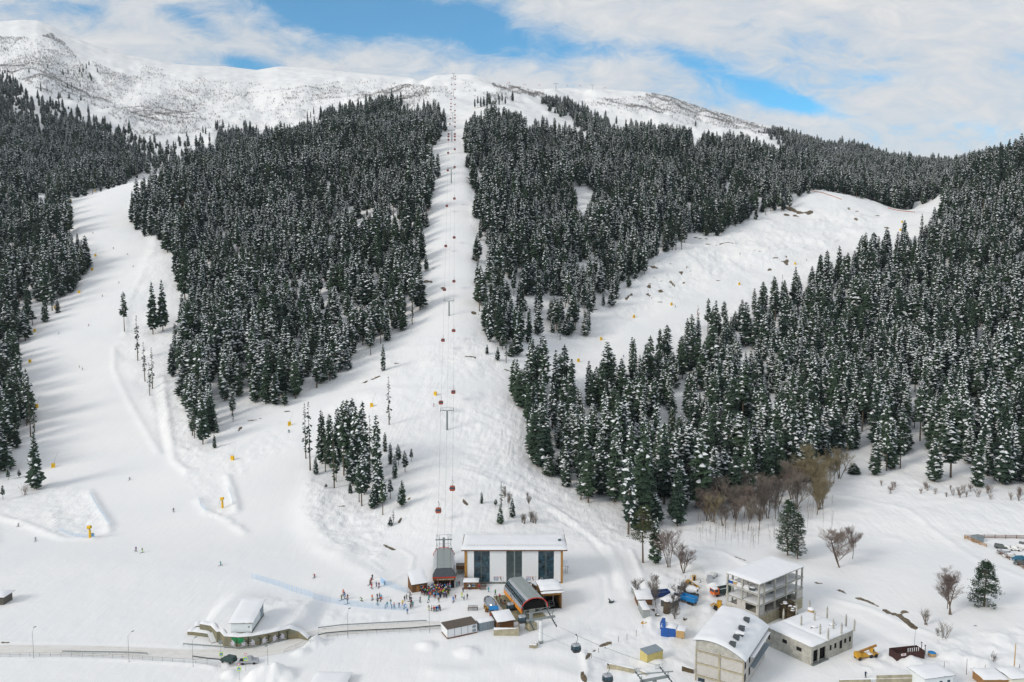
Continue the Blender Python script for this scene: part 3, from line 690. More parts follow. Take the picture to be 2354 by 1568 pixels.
HOLES = [[(1195, 690), (1300, 700), (1290, 720), (1190, 712)], [(1240, 730), (1262, 730), (1262, 790), (1240, 785)], [(1715, 820), (1740, 820), (1735, 880), (1712, 880)], [(1750, 900), (1775, 905), (1770, 960), (1750, 955)], [(1990, 880), (2040, 880), (2040, 910), (1990, 905)], [(1690, 770), (1712, 770), (1712, 820), (1694, 820)], [(1318, 430), (1362, 440), (1365, 500), (1325, 520)], [(1555, 890), (1578, 900), (1575, 990), (1555, 985)], [(70, 200), (82, 200), (100, 300), (92, 310)], [(2240, 760), (2262, 760), (2262, 830), (2245, 830)], [(2085, 1030), (2130, 1030), (2130, 1095), (2090, 1090)], [(1590, 330), (1612, 330), (1612, 352), (1590, 352)]]
def forest_points():
    rs = np.random.RandomState(11)
    out = []
    # candidate points on a jittered grid, spacing grows with distance
    for (ya, yb, sp) in [(285, 1300, 7.9), (1300, 2600, 9.5)]:
        xs = np.arange(-0.80 * yb, 0.80 * yb, sp); ys = np.arange(ya, yb, sp)
        x, y = np.meshgrid(xs, ys); x = (x + rs.uniform(-.48, .48, x.shape) * sp).ravel(); y = (y + rs.uniform(-.48, .48, y.shape) * sp).ravel()
        k = np.abs(x) < 0.78 * y; x = x[k]; y = y[k]
        z = _look(ZG, x, y); px, py = project(x, y, z)
        ins = np.zeros(len(x), bool)
        jx = px + 16 * fbm(x, y, 30, 3, 201) * 1.3 + rs.normal(0, 3, len(x)); _am = sstep(1300, 800, y); jy = py + 20 * _am * fbm(x, y, 30, 3, 202) + rs.normal(0, 4, len(x))
        for poly, y0, y1 in ((F_MID, 0, 1260), (F_FARLEFT, 930, 2600), (F_KNOB, 1180, 1700), (F_LEFT, 0, 1000), (F_RIGHTUP, 0, 1150), (F_BACK, 1010, 2300), (F_STRIP, 1200, 2000), (F_RIGHT, 0, 1250)):
            ins |= in_poly(jx, jy, poly) & (y > y0) & (y < y1)
        ins |= in_poly(jx, jy, F_RIGHTUP) & (y < 1330) & ((px > 1395) | (px < 1200))
        ins &= ~((px > 290) & (px < 450) & (y > 930) & (y < 1010))
        for hpoly in HOLES: ins &= ~in_poly(px, py, hpoly)
        thin = fbm(x, y, 40, 3, 91) ; fringe = rs.uniform(0, 1, len(x))
        prob = np.where(y < 1000, .93, 1.0) - np.where(thin < -.27, .5, 0) - 0.0
        # left mountain flank thins out uphill
        fl = (y > 1300) & (px < 500); prob = np.where((px > 1170) & (px < 1400) & (py > 680) & (py < 815), prob - .14, prob); prob = np.where((thin > .30) & (px > 1500) & (y < 900), prob - .16, prob); prob = np.where(fl, np.clip((py - 150 - np.maximum(0, px) * .5) / 90, .05, 1), prob)
        ins &= fringe < prob
        out.append(np.stack([x[ins], y[ins], z[ins]], 1))
    return np.concatenate(out)
FP = forest_points()
rs = np.random.RandomState(5)
n = len(FP)
FH = np.clip(rs.normal(.88, .19, n), .4, 1.35); FH *= np.where(rs.uniform(0, 1, n) < .17, .5, 1)
FH *= 1 - .22 * sstep(1150, 1900, FP[:, 1]); FH *= 1 + .45 * fbm(FP[:, 0], FP[:, 1], 45, 2, 14)
FW = np.clip(rs.normal(1.16, .17, n), .75, 1.7) * (.45 + .55 * FH)
fpx, fpy = project(FP[:, 0], FP[:, 1], FP[:, 2])
# the right-hand wood is more finely dusted; its bottom rows are lower
ridx = rs.randint(0, 7, n); _snowy = fbm(FP[:, 0], FP[:, 1], 55, 3, 33)
ridx = np.where(rs.uniform(0, 1, n) < .18 - .9 * _snowy, rs.randint(7, 9, n), ridx)
ridx = np.where(rs.uniform(0, 1, n) < .14 + .9 * _snowy + .55 * sstep(1000, 1700, FP[:, 1]) * (FP[:, 0] > -200), rs.randint(9, 11, n), ridx); ridx = np.where(rs.uniform(0, 1, n) < .06, 11, ridx)
frot = rs.uniform(0, 6.28, n)
inframe = (fpx > -20) & (fpx < 2373) & (fpy < 1600)
order = np.argsort(FP[:, 1] - 25 * FH + np.where(inframe, 0, 1e6))
NEAR_N = 255
near_ids = set(order[:NEAR_N].tolist())
FIR_G = 'snow dusted firs along the lower forest edge'
def put_tree(name, mesh_pair, loc, sw, sh, rz, label, cat, group=None, crown_mats=None):
    t = thing(name, label, cat, loc, rz, group); t.scale = (sw, sw, sh)
    for nm, me in (('crown', mesh_pair[0]), ('trunk', mesh_pair[1])):
        o = bpy.data.objects.new(nm, me); COL.objects.link(o); o.parent = t
    return t
def forest_label(px, py, h):
    if px < 330: return 'snow dusted fir in the wood left of the wide left piste', 'firs of the left wood'
    if px < 1050: return 'snow dusted fir in the wood between the left piste and the lift line', 'firs of the wood left of the lift line'
    if px < 1400 and py < 860: return 'snow dusted fir in the wood between the lift line and the right piste', 'firs of the wood right of the lift line'
    hs = 'tall' if h > .95 else ('small' if h < .62 else 'medium sized')
    for lim, wh in ((1260, 'at the left edge of the big right-hand wood'), (1400, 'in the big wood right above the white hall'), (1590, 'in the wood above the pine of the truck yard'), (1830, 'in the wood behind the brown leafless belt'), (1960, 'in the wood behind the yellowish leafless trees'), (2150, 'in the wood above the left part of the meadow'), (9999, 'in the wood above the right part of the meadow')):
        if px < lim: return '%s snowy fir %s%s' % (hs, wh, ', front row' if py > 1060 else ''), 'firs of the big right-hand wood'
for i in order[:NEAR_N]:
    lb, gp = forest_label(fpx[i], fpy[i], FH[i])
    put_tree('fir_tree', FIRS[ridx[i]], (FP[i, 0], FP[i, 1], FP[i, 2] - .3), float(FW[i]), float(FH[i]), float(frot[i]), lb, 'fir tree', gp)
rest = order[NEAR_N:]
variants = [merged(f, 'fir_copy') for f in FIRS]
FPR = FP[rest].copy(); FPR[:, 2] -= .3
instancer('fir_forest', FPR, np.stack([FW[rest], FW[rest], FH[rest]], 1), frot[rest], ridx[rest], variants, 'dense snow dusted fir forest covering the mountain slopes')
print('FOREST', n, 'near', NEAR_N)

# ------------------------------------------------------------------ single trees
def depth_of(p): return p.y * math.cos(PITCH) - (p.z - CAM_H) * math.sin(PITCH)
def h_from(p, bot, top): return depth_of(p) * (bot - top) / FPX * 1.02
_tc = random.Random(3)
def single(V, X, Yb, Yt, label, cat='fir tree', kind='fir', group=None, wide=1.0, lean=0.0):
    px, py = V(X, Yb); p = G(px, min(py, 1566)); h = h_from(p, py, V(X, Yt)[1])
    src = {'fir': FIRS, 'sparse': SPARSE}[kind]; pair = src[_tc.randrange(0, len(src) if kind == 'sparse' else 7)]
    s_ = h / pair[2]; sw = min(1.15, (.25 + .75 * s_)) * wide
    nm = 'fir_tree' if h > 9 else 'young_fir_tree'
    t = put_tree(nm, pair, (p.x, p.y, p.z - .25), sw * (.9 if h > 9 else .75), s_, _tc.uniform(0, 6.28), label, cat, group); return t
GV = 'firs of the small grove'
LB = 'dark fir in the small grove between the left piste and the lift line'
for (x, b, t, k) in [(370, 1090, 660, 'fir'), (430, 1110, 690, 'fir'), (465, 1280, 750, 'sparse'), (540, 1180, 590, 'fir'), (575, 1160, 580, 'fir'), (640, 1240, 640, 'fir'), (690, 1180, 590, 'fir'), (800, 1250, 705, 'fir'), (815, 1400, 1000, 'fir'), (680, 1420, 1000, 'fir'), (700, 1330, 900, 'fir'),
                     (500, 1090, 640, 'fir'), (620, 1130, 570, 'fir'), (610, 1260, 850, 'fir'), (720, 1240, 1000, 'fir'), (845, 1490, 1200, 'fir'), (770, 1440, 1250, 'fir'), (395, 1150, 800, 'sparse'), (940, 1200, 1010, 'fir'), (480, 1230, 950, 'fir'), (660, 1390, 1080, 'fir')]:
    single(V7, x, b, t, LB, kind=k, group=GV)
for (x, b, t, k, lb) in [
    (242, 1048, 610, 'sparse', 'thin bare-stemmed fir at the left edge of the small grove'), (276, 1140, 600, 'sparse', 'tall thin fir standing second from the left of the small grove'), (320, 1172, 1030, 'fir', 'small dense fir at the foot of the tall thin trunks of the grove'),
    (745, 1105, 700, 'sparse', 'fir with a long bare orange trunk in the middle of the grove'), (863, 993, 838, 'fir', 'short conical fir at the upper right of the small grove'), (905, 1090, 920, 'fir', 'short fir below the conical one right of the grove'), (968, 1100, 930, 'fir', 'narrow fir right of the grove, taller than its right neighbour'),
    (1020, 1155, 980, 'fir', 'lowest fir of the loose group right of the grove'), (1070, 1075, 965, 'fir', 'small fir standing alone at the right end of the grove'), (905, 1365, 1200, 'fir', 'dense little fir on the lower right slope of the grove'), (995, 1425, 1210, 'fir', 'fir on the gully edge right below the grove'),
    (590, 1320, 1230, 'fir', 'knee-high fir bush under the middle of the grove'), (400, 1280, 1240, 'fir', 'tiny fir sapling on the white bank left under the grove'), (930, 1555, 1440, 'sparse', 'thin fir sapling below the grove by the gully'), (905, 1575, 1500, 'fir', 'lowest small fir above the round piste loop'),
    (895, 783, 400, 'sparse', 'lone tall half-bare fir on the open slope above the grove'), (850, 360, 150, 'fir', 'lone slim fir on the slope below the middle wood'),
    (1620, 1400, 1305, 'fir', 'small lone fir left of the group behind the white hall'), (1775, 1430, 1220, 'sparse', 'thin fir at the top of the group behind the white hall'), (1860, 1510, 1350, 'fir', 'round dark fir right of the group behind the white hall'), (1765, 1560, 1400, 'fir', 'dark fir nearest behind the roof of the white hall'), (1730, 1418, 1360, 'fir', 'tiny fir sapling beside the group behind the white hall')]:
    single(V7, x, b, t, lb, kind=k, group=None)
for (V, x, b, t, k, lb) in [
    (V8, 1140, 415, 140, 'fir', 'dense fir alone at the upper left corner of the middle wood'), (V8, 1235, 530, 270, 'fir', 'fir on the snow below the upper left corner of the middle wood'), (V8, 1353, 555, 330, 'fir', 'fir beside a small snow ledge at the middle wood'), (V8, 1440, 600, 400, 'sparse', 'fir with bare foot on the ledge left of the middle wood'),
    (V8, 1065, 1340, 1000, 'fir', 'slim lone fir in the middle of the left slope'), (V8, 1180, 1590, 1200, 'sparse', 'thin half-bare fir right of the slim lone fir'), (V8, 1310, 1365, 920, 'fir', 'tall narrow fir at the left border of the middle wood'), (V8, 1395, 1340, 900, 'fir', 'second tall narrow fir at the left border of the middle wood'),
    (V6, 1085, 330, 90, 'sparse', 'lowest thin fir by the ski track beside the middle wood'), (V6, 1050, 228, -60, 'sparse', 'thin fir above the ski track beside the middle wood'), (V6, 1105, 282, -20, 'sparse', 'bare pole-like fir by the ski track beside the middle wood'),
    (V6, 1410, 640, 360, 'sparse', 'fir with a long bare foot at the lower tip of the middle wood'), (V6, 1470, 685, 300, 'fir', 'fir at the very lower tip of the middle wood'), (V6, 1555, 712, 610, 'fir', 'small bushy fir below the tip of the middle wood'), (V6, 1570, 600, 500, 'fir', 'round young fir under the middle wood'), (V6, 1690, 522, 440, 'sparse', 'tiny thin fir under the middle wood'),
    (V6, 265, 1010, 585, 'fir', 'big bushy fir alone at the lower end of the left wood'), (V6, 60, 940, 850, 'fir', 'small fir under the left wood'), (V6, 140, 925, 860, 'fir', 'small round fir right under the left wood'), (V6, 22, 1085, 975, 'fir', 'small fir at the left picture edge below the wood'),
    (V6, 222, 630, 220, 'sparse', 'tall fir with a bare stem at the edge of the left wood'), (V6, 250, 600, 290, 'sparse', 'second bare-stemmed tall fir at the edge of the left wood'),
    (V9, 668, 430, 220, 'fir', 'lone fir left of the rock ledges on the right piste'), (V9, 712, 392, 165, 'sparse', 'slanting thin fir on the right piste'), (V9, 790, 392, 205, 'sparse', 'fir with bare stem on the upper right piste'), (V9, 826, 390, 225, 'sparse', 'half-bare leaning fir right of the bare-stemmed one on the right piste'), (V9, 592, 545, 350, 'fir', 'fir at the right corner of the wood above the right piste'),
    (V9, 1535, 700, 500, 'fir', 'fir rising highest out of the wood below the right piste'), (V9, 1455, 735, 548, 'sparse', 'thin fir left of the highest one below the right piste'), (V9, 990, 930, 695, 'fir', 'slim fir standing free below the right piste'), (V9, 525, 1170, 945, 'fir', 'conical fir at the upper left corner of the big right wood'),
    (V10, 1125, 500, 105, 'fir', 'broad conical fir above the yellow crowns of the big right wood'), (V7, 1812, 298, 60, 'sparse', 'fir with a long bare trunk at the lower tip of the upper right wood'), (V7, 1662, 232, 150, 'fir', 'dwarf fir left of the bare-trunked fir'), (V7, 1745, 282, 170, 'fir', 'dwarf fir right of the snowed-up bushes'),
    (V11, 475, 762, 350, 'fir', 'dark dense spruce beside the pine above the truck yard'), (V12, 212, 1495, 1330, 'sparse', 'bare-stemmed fir left of the lift line'), (V12, 292, 1190, 1095, 'fir', 'small fir alone left of the lift line')]:
    single(V, x, b, t, lb, kind=k)
# the dry reddish tree
px, py = V9(926, 878); p = G(px, py)
put_tree('dead_fir_tree', SPARSE[0], (p.x, p.y, p.z), .8, h_from(p, py, V9(926, 740)[1]) / 27, 1.0, 'dead reddish fir standing on the slope below the right piste', 'dead tree')
dm = SPARSE[0][0].copy(); dm.materials[0] = M_DEAD; dm.materials[1] = M_DEAD
[c for c in COL.objects if c.parent and c.parent.name.startswith('dead_fir')][0].data = dm

# pines
PINES = []
for i, (H, n_, R, b) in enumerate([(18, 80, 3.3, .42), (21, 240, 3.9, .10), (14, 190, 3.9, .06)]):
    c, t = pine(40 + i, H, n_, R, b); PINES.append((c.mesh('crown', [M_NEEDLE2 if i == 0 else M_NEEDLE, M_TSNOW]), t.mesh('trunk', M_BARK), H))
for V, x, b, t, k, w, lb in [(V11, 367, 752, 270, 0, 1.1, 'olive green pine with a long bare trunk above the truck yard'), (V11, 1605, 690, 215, 1, 1.0, 'large dark green pine behind the concrete frame building'), (V11, 1690, 720, 330, 1, .9, 'second dark pine right behind the concrete frame building'), (V3, 1700, 870, 450, 2, .95, 'broad snow patched pine alone on the right meadow')]:
    px, py = V(x, b); p = G(px, py); h = h_from(p, py, V(x, t)[1])
    put_tree('pine_tree', PINES[k], (p.x, p.y, p.z - .2), h / PINES[k][2] * w, h / PINES[k][2], x * .01, lb, 'pine tree')

# leafless trees
def bare_set(n, seed, **kw):
    out = []
    for i in range(n):
        c, t = bare_tree(seed + i, **kw); out.append((c.mesh('crown', M_TWIG), t.mesh('trunk', M_BARK), kw.get('H', 12)))
    return out
def recolor(pair, m): a = pair[0].copy(); a.materials[0] = m; return (a, pair[1], pair[2])
BARE_BIG = bare_set(2, 300, H=14, spread=.72, stems=2, depth=4, thick=.2, kids_n=(6, 8), up=.45, fmin=.22)
BARE_MULTI = bare_set(2, 310, H=9, spread=.6, stems=4, depth=4, thick=.10, kids_n=(4, 6), up=.6, fmin=.25)
BARE_TALL = bare_set(3, 320, H=14, spread=.55, stems=1, depth=4, thick=.15, kids_n=(7, 9), up=.7, fmin=.3)
BUSH = bare_set(3, 330, H=3.5, spread=.55, stems=7, depth=2, thick=.045, kids_n=(4, 6), up=.7)
def bare(pair, V, x, b, t, lb, name='bare_tree', cat='bare tree', group=None, w=1.0, mat=None):
    px, py = V(x, b) if V else (x, b); p = G(px, py); s_ = h_from(p, py, (V(x, t)[1] if V else t)) / (pair[2] * .95)
    if mat: pair = recolor(pair, mat)
    return put_tree(name, pair, (p.x, p.y, p.z), s_ * w, s_, x * .37, lb, cat, group)
bare(BARE_BIG[0], V3, 372, 508, 120, 'wide forked bare tree on the meadow right of the wood', w=1.15, mat=M_TWIGR)
bare(BARE_TALL[0], V3, 345, 410, 65, 'tallest bare tree behind the wide forked one on the meadow', w=.9, mat=M_TWIGR)
bare(BARE_TALL[1], V3, 485, 428, 130, 'slim bare birch on the right of the meadow tree group', mat=M_TWIGR)
bare(BARE_BIG[1], V3, 1390, 945, 520, 'round bare tree left of the broad meadow pine', w=1.0, mat=M_TWIGR)
bare(BARE_TALL[2], V3, 1360, 890, 540, 'second bare stem behind the round bare tree on the meadow', w=.9, mat=M_TWIGR)
bare(BARE_MULTI[0], V11, 715, 840, 560, 'fan shaped bare tree above the truck yard', w=1.2, mat=M_TWIGR)
bare(BARE_MULTI[1], V11, 590, 790, 420, 'tall bare tree with red brown twigs beside the dark spruce', w=.9, mat=M_TWIGR)
bare(BARE_TALL[0], V2, 320, 510, 310, 'thin bare tree over the left shed roof of the yard'); bare(BARE_TALL[1], V2, 480, 600, 340, 'bare tree between the sheds and the blue tipper'); bare(BARE_TALL[2], V2, 635, 680, 360, 'bare tree in front of the two blue tippers')
bare(BARE_MULTI[0], V2, 640, 700, 560, 'low spreading bare tree above the blue cabin', w=1.3); bare(BARE_MULTI[1], V2, 590, 660, 540, 'bent bare shrub beside the dark rusty tank')
for x, b, t, k, lb in [(1165, 1035, 850, 0, 'upright bare shrub left of the two below the meadow'), (1335, 1160, 990, 1, 'spreading bare shrub below the round bare tree'), (1272, 1140, 1050, 2, 'small bare shrub beside the spreading one'), (1790, 1380, 1290, 2, 'wiry dead plant near the lower right corner')]:
    bare(BUSH[k], V3, x, b, t, lb, 'bare_shrub', 'shrub')
for x, b, t in [(1995, 1450, 1320), (1805, 1400, 1270), (1830, 1450, 1310)]: bare(BARE_TALL[1], V7, x, b, t, 'thin bare sapling on the slope behind the white hall', group='bare saplings behind the hall', w=.7)
for x, b, t in [(1935, 1550, 1470), (1960, 1560, 1460), (2010, 1545, 1450), (2040, 1560, 1480), (2030, 1550, 1430)]: bare(BUSH[0], V7, x, b, t, 'thin bare shrub on the slope right of the firs behind the hall', 'bare_shrub', 'shrub', group='bare shrubs behind the hall')
bare(BUSH[1], V6, 178, 1052, 960, 'small bare shrub right of the little fir at the left edge', 'bare_shrub', 'shrub')
# belt of leafless trees along the foot of the right wood
BELT_POLY = [(1592, 1120), (1600, 1170), (1640, 1215), (1700, 1232), (1790, 1240), (1850, 1205), (1905, 1180), (1935, 1125), (1930, 1090), (1860, 1110), (1760, 1140), (1650, 1150)]
rb = random.Random(8); k = 0; tries = 0
while k < 50 and tries < 5000:
    tries += 1; px = rb.uniform(1590, 1940); py = rb.uniform(1090, 1245)
    if not bool(in_poly(np.array([px]), np.array([py]), BELT_POLY)[0]): continue
    p = G(px, py); yel = 1835 < px < 1945 or rb.random() < .12; s_ = rb.uniform(.9, 1.45) * (1.1 if 1830 < px else 1.0)
    pair = BARE_TALL[rb.randrange(3)] if rb.random() < .7 else BARE_MULTI[rb.randrange(2)]
    if pair[2] == 9: s_ *= 1.25
    m = M_TWIGY if yel else (M_TWIGR if rb.random() < .4 else M_TWIG)
    if 'belt%d%s' % (id(pair), m.name) not in globals(): globals()['belt%d%s' % (id(pair), m.name)] = recolor(pair, m)
    put_tree('bare_tree', globals()['belt%d%s' % (id(pair), m.name)], (p.x, p.y, p.z), s_, s_, rb.uniform(0, 6.28), 'leafless tree with yellowish twigs in the belt at the foot of the big wood' if yel else 'leafless brown tree in the belt at the foot of the big wood', 'bare tree', 'yellowish trees of the leafless belt' if yel else 'brown trees of the leafless belt'); k += 1
# thin saplings in rows in front of the belt
sap = MB(); r_ = random.Random(4); sap.path([(0, 0, -.2), (.05, 0, 2.4), (0, .1, 5.2), (.1, 0, 7.5)], .035, 3)
for i in range(16):
    z = r_.uniform(2.2, 7); a = r_.uniform(0, 6.28); sap.tube((0.05, 0, z), (.8 * math.cos(a) * (1 - z / 9), .8 * math.sin(a) * (1 - z / 9), z + .8), .022, .01, 3, False)
sap_me = sap.mesh('sapling', M_TWIG)
for k in range(90):
    px, py = rb.uniform(1600, 1850), 0
    py = rb.uniform(1225, 1268) - abs(px - 1725) * .12
    if k > 70: px = rb.uniform(1850, 1915); py = rb.uniform(1165, 1225)
    p = G(px, py); o = bpy.data.objects.new('sapling', sap_me); COL.objects.link(o); o.location = p; s_ = rb.uniform(.6, 1.05); o.scale = (s_, s_, s_); o.rotation_euler = (rb.uniform(-.06, .06), rb.uniform(-.06, .06), rb.uniform(0, 6))
    tag(o, 'thin leafless sapling on the snow bank in front of the leafless belt', 'sapling', 'saplings in front of the belt')
for k in range(26):
    px = rb.uniform(1990, 2350); py = 1120 + (px - 1990) * .055 + rb.uniform(-6, 14)
    p = G(px, py); pr = recolor(BUSH[k % 3], M_TWIGR) if k < 3 else BSH[k % 3]
    if k == 0: BSH = []
    if k < 3: BSH.append(pr)
    s_ = rb.uniform(.8, 1.5); put_tree('bare_shrub', pr, (p.x, p.y, p.z), s_, s_, rb.uniform(0, 6), 'leafless shrub at the edge of the wood above the right meadow', 'shrub', 'shrubs below the right wood')

# scrub of stunted birches high on the mountain
SC_VAR = []
for i in range(4):
    c, t = bare_tree(400 + i, H=5.0, spread=.6, stems=3, depth=3, thick=.08, kids_n=(3, 4), up=.7)
    off = len(c.v); c.v += t.v; c.f += [tuple(off + q for q in f) for f in t.f]; c.m = [0] * len(c.f)
    SC_VAR.append(bpy.data.objects.new('scrub_copy', c.mesh('scrub_copy', M_SCRUB)))
SCRUB = [([(0, 85), (70, 88), (120, 78), (210, 180), (300, 290), (330, 320), (230, 250), (100, 215), (0, 160)], .95, 0), ([(110, 75), (150, 100), (215, 180), (300, 285), (280, 270), (190, 180)], 1.6, 0),
         ([(210, 140), (260, 165), (420, 200), (540, 215), (640, 235), (760, 270), (620, 300), (480, 305), (330, 315), (260, 240)], .42, 0), ([(330, 150), (430, 175), (520, 190), (700, 200), (560, 230), (300, 200)], .14, 0),
         ([(560, 215), (640, 205), (740, 195), (860, 188), (960, 198), (1015, 205), (1030, 225), (960, 275), (870, 240), (740, 268), (640, 300), (560, 280)], .5, 0), ([(750, 190), (860, 185), (960, 200), (900, 212), (780, 210)], .7, 0), ([(960, 205), (1030, 200), (1035, 222), (980, 262), (930, 250)], .6, 0),
         ([(1062, 192), (1085, 192), (1095, 215), (1065, 212)], .9, 0), ([(1090, 218), (1150, 212), (1180, 226), (1140, 240), (1090, 236)], .5, 0), ([(1130, 194), (1200, 203), (1245, 215), (1330, 255), (1310, 252), (1220, 222), (1140, 208)], 1.0, 0),
         ([(1240, 222), (1330, 232), (1400, 235), (1460, 240), (1420, 262), (1340, 258), (1300, 240)], .25, 0), ([(1370, 228), (1480, 222), (1500, 216), (1580, 240), (1700, 278), (1860, 318), (1800, 320), (1640, 290), (1560, 262), (1500, 262), (1420, 262), (1380, 245)], .55, 0),
         ([(1480, 216), (1530, 222), (1620, 252), (1700, 276), (1800, 303), (1870, 322), (1800, 318), (1690, 292), (1580, 252), (1500, 232)], 1.6, 0), ([(1360, 262), (1620, 270), (1600, 300), (1400, 300)], .07, 0), ([(1760, 292), (1850, 312), (1900, 330), (1850, 330), (1780, 304)], 1.2, 0)]
rs2 = np.random.RandomState(9); x = rs2.uniform(-2400, 1500, 260000); y = rs2.uniform(1350, 3400, 260000); kk = np.abs(x / y) < .75; x = x[kk]; y = y[kk]
z = _look(ZG, x, y); px, py = project(x, y, z); pr = np.zeros(len(x))
for poly, w, _ in SCRUB: pr = np.maximum(pr, w * in_poly(px, py, poly))
pr *= .15 + 1.5 * sstep(-.25, .3, fbm(x, y * .5, 120, 4, 44)); sel = rs2.uniform(0, 1, len(x)) < pr * 1.25
SP = np.stack([x, y, z - .3], 1)[sel]; m_ = len(SP); s_ = rs2.uniform(.7, 1.5, m_)
instancer('birch_scrub', SP, np.stack([s_ * 1.2, s_ * 1.2, s_], 1), rs2.uniform(0, 6.28, m_), rs2.randint(0, 4, m_), SC_VAR, 'grey brown scrub of stunted leafless birches on the high slopes')
# scattered firs between the scrub
lone = []
for x0, y0, x1, y1, c in [(0, 150, 230, 260, 38), (700, 245, 1000, 290, 16), (1085, 222, 1180, 245, 6), (700, 285, 740, 320, 6), (420, 290, 560, 320, 12), (1380, 285, 1620, 300, 6)]:
    for _ in range(c):
        p = G(rb.uniform(x0, x1), rb.uniform(y0, y1)); lone.append((p.x, p.y, p.z - .3))
lone += [tuple(G(1112 + i * 7, 246 - i)) for i in range(-3, 8)]
s_ = rs2.uniform(.45, .9, len(lone)); instancer('scattered_firs', lone, np.stack([s_, s_, s_], 1), rs2.uniform(0, 6, len(lone)), rs2.randint(0, 8, len(lone)), variants, 'scattered small firs at the tree line')
print('SCRUB', m_)

# ------------------------------------------------------------------ materials for built things
def mat(name, c, rough=.6, spec=.3, metal=0.0, var=.12, scale=1.5, bump=0.0):
    m, b, N = new_mat(name, rough, c, spec, metal)
    tc = N.n('ShaderNodeTexCoord'); nz = N.noise(tc.outputs['Object'], scale, 5, .65)
    lo = tuple(x * (1 - var * 1.6) for x in c); hi = tuple(min(1, x * (1 + var)) for x in c)
    N.l(N.mix(N.ramp(nz, [(.3, 0.0), (.7, 1.0)]), lo, hi), b.inputs['Base Color'])
    if bump:
        bp = N.n('ShaderNodeBump'); bp.inputs['Strength'].default_value = bump; N.l(nz, bp.inputs['Height']); N.l(bp.outputs[0], b.inputs['Normal'])
    return m
def striped(name, c1, c2, axis, freq, rough=.7, thr=.12, spec=.25):
    """boards or panels: thin dark joints across one object axis"""
    m, b, N = new_mat(name, rough, c1, spec)
    tc = N.n('ShaderNodeTexCoord'); sp = N.n('ShaderNodeSeparateXYZ'); N.l(tc.outputs['Object'], sp.inputs[0])
    fr = N.math('FRACT', N.math('MULTIPLY', sp.outputs[axis], freq)); j = N.math('LESS_THAN', fr, thr)
    nz = N.noise(tc.outputs['Object'], 2.0, 4, .6); base = N.mix(N.ramp(nz, [(.3, 0.0), (.7, 1.0)]), tuple(x * .8 for x in c1), tuple(x * 1.1 for x in c1))
    N.l(N.mix(j, base, c2), b.inputs['Base Color']); return m
def block_mat(name, c1, c2, mortar):
    m, b, N = new_mat(name, .85, c1, .2)
    tc = N.n('ShaderNodeTexCoord'); mp = N.n('ShaderNodeMapping'); N.l(tc.outputs['Object'], mp.inputs[0]); mp.inputs['Rotation'].default_value = (math.radians(90), 0, 0)
    br = N.n('ShaderNodeTexBrick'); N.l(mp.outputs[0], br.inputs['Vector'])
    br.inputs['Color1'].default_value = (*c1, 1); br.inputs['Color2'].default_value = (*c2, 1); br.inputs['Mortar'].default_value = (*mortar, 1)
    br.inputs['Scale'].default_value = 1.0; br.inputs['Mortar Size'].default_value = .035; br.inputs['Brick Width'].default_value = .62; br.inputs['Row Height'].default_value = .27
    N.l(br.outputs[0], b.inputs['Base Color']); return m
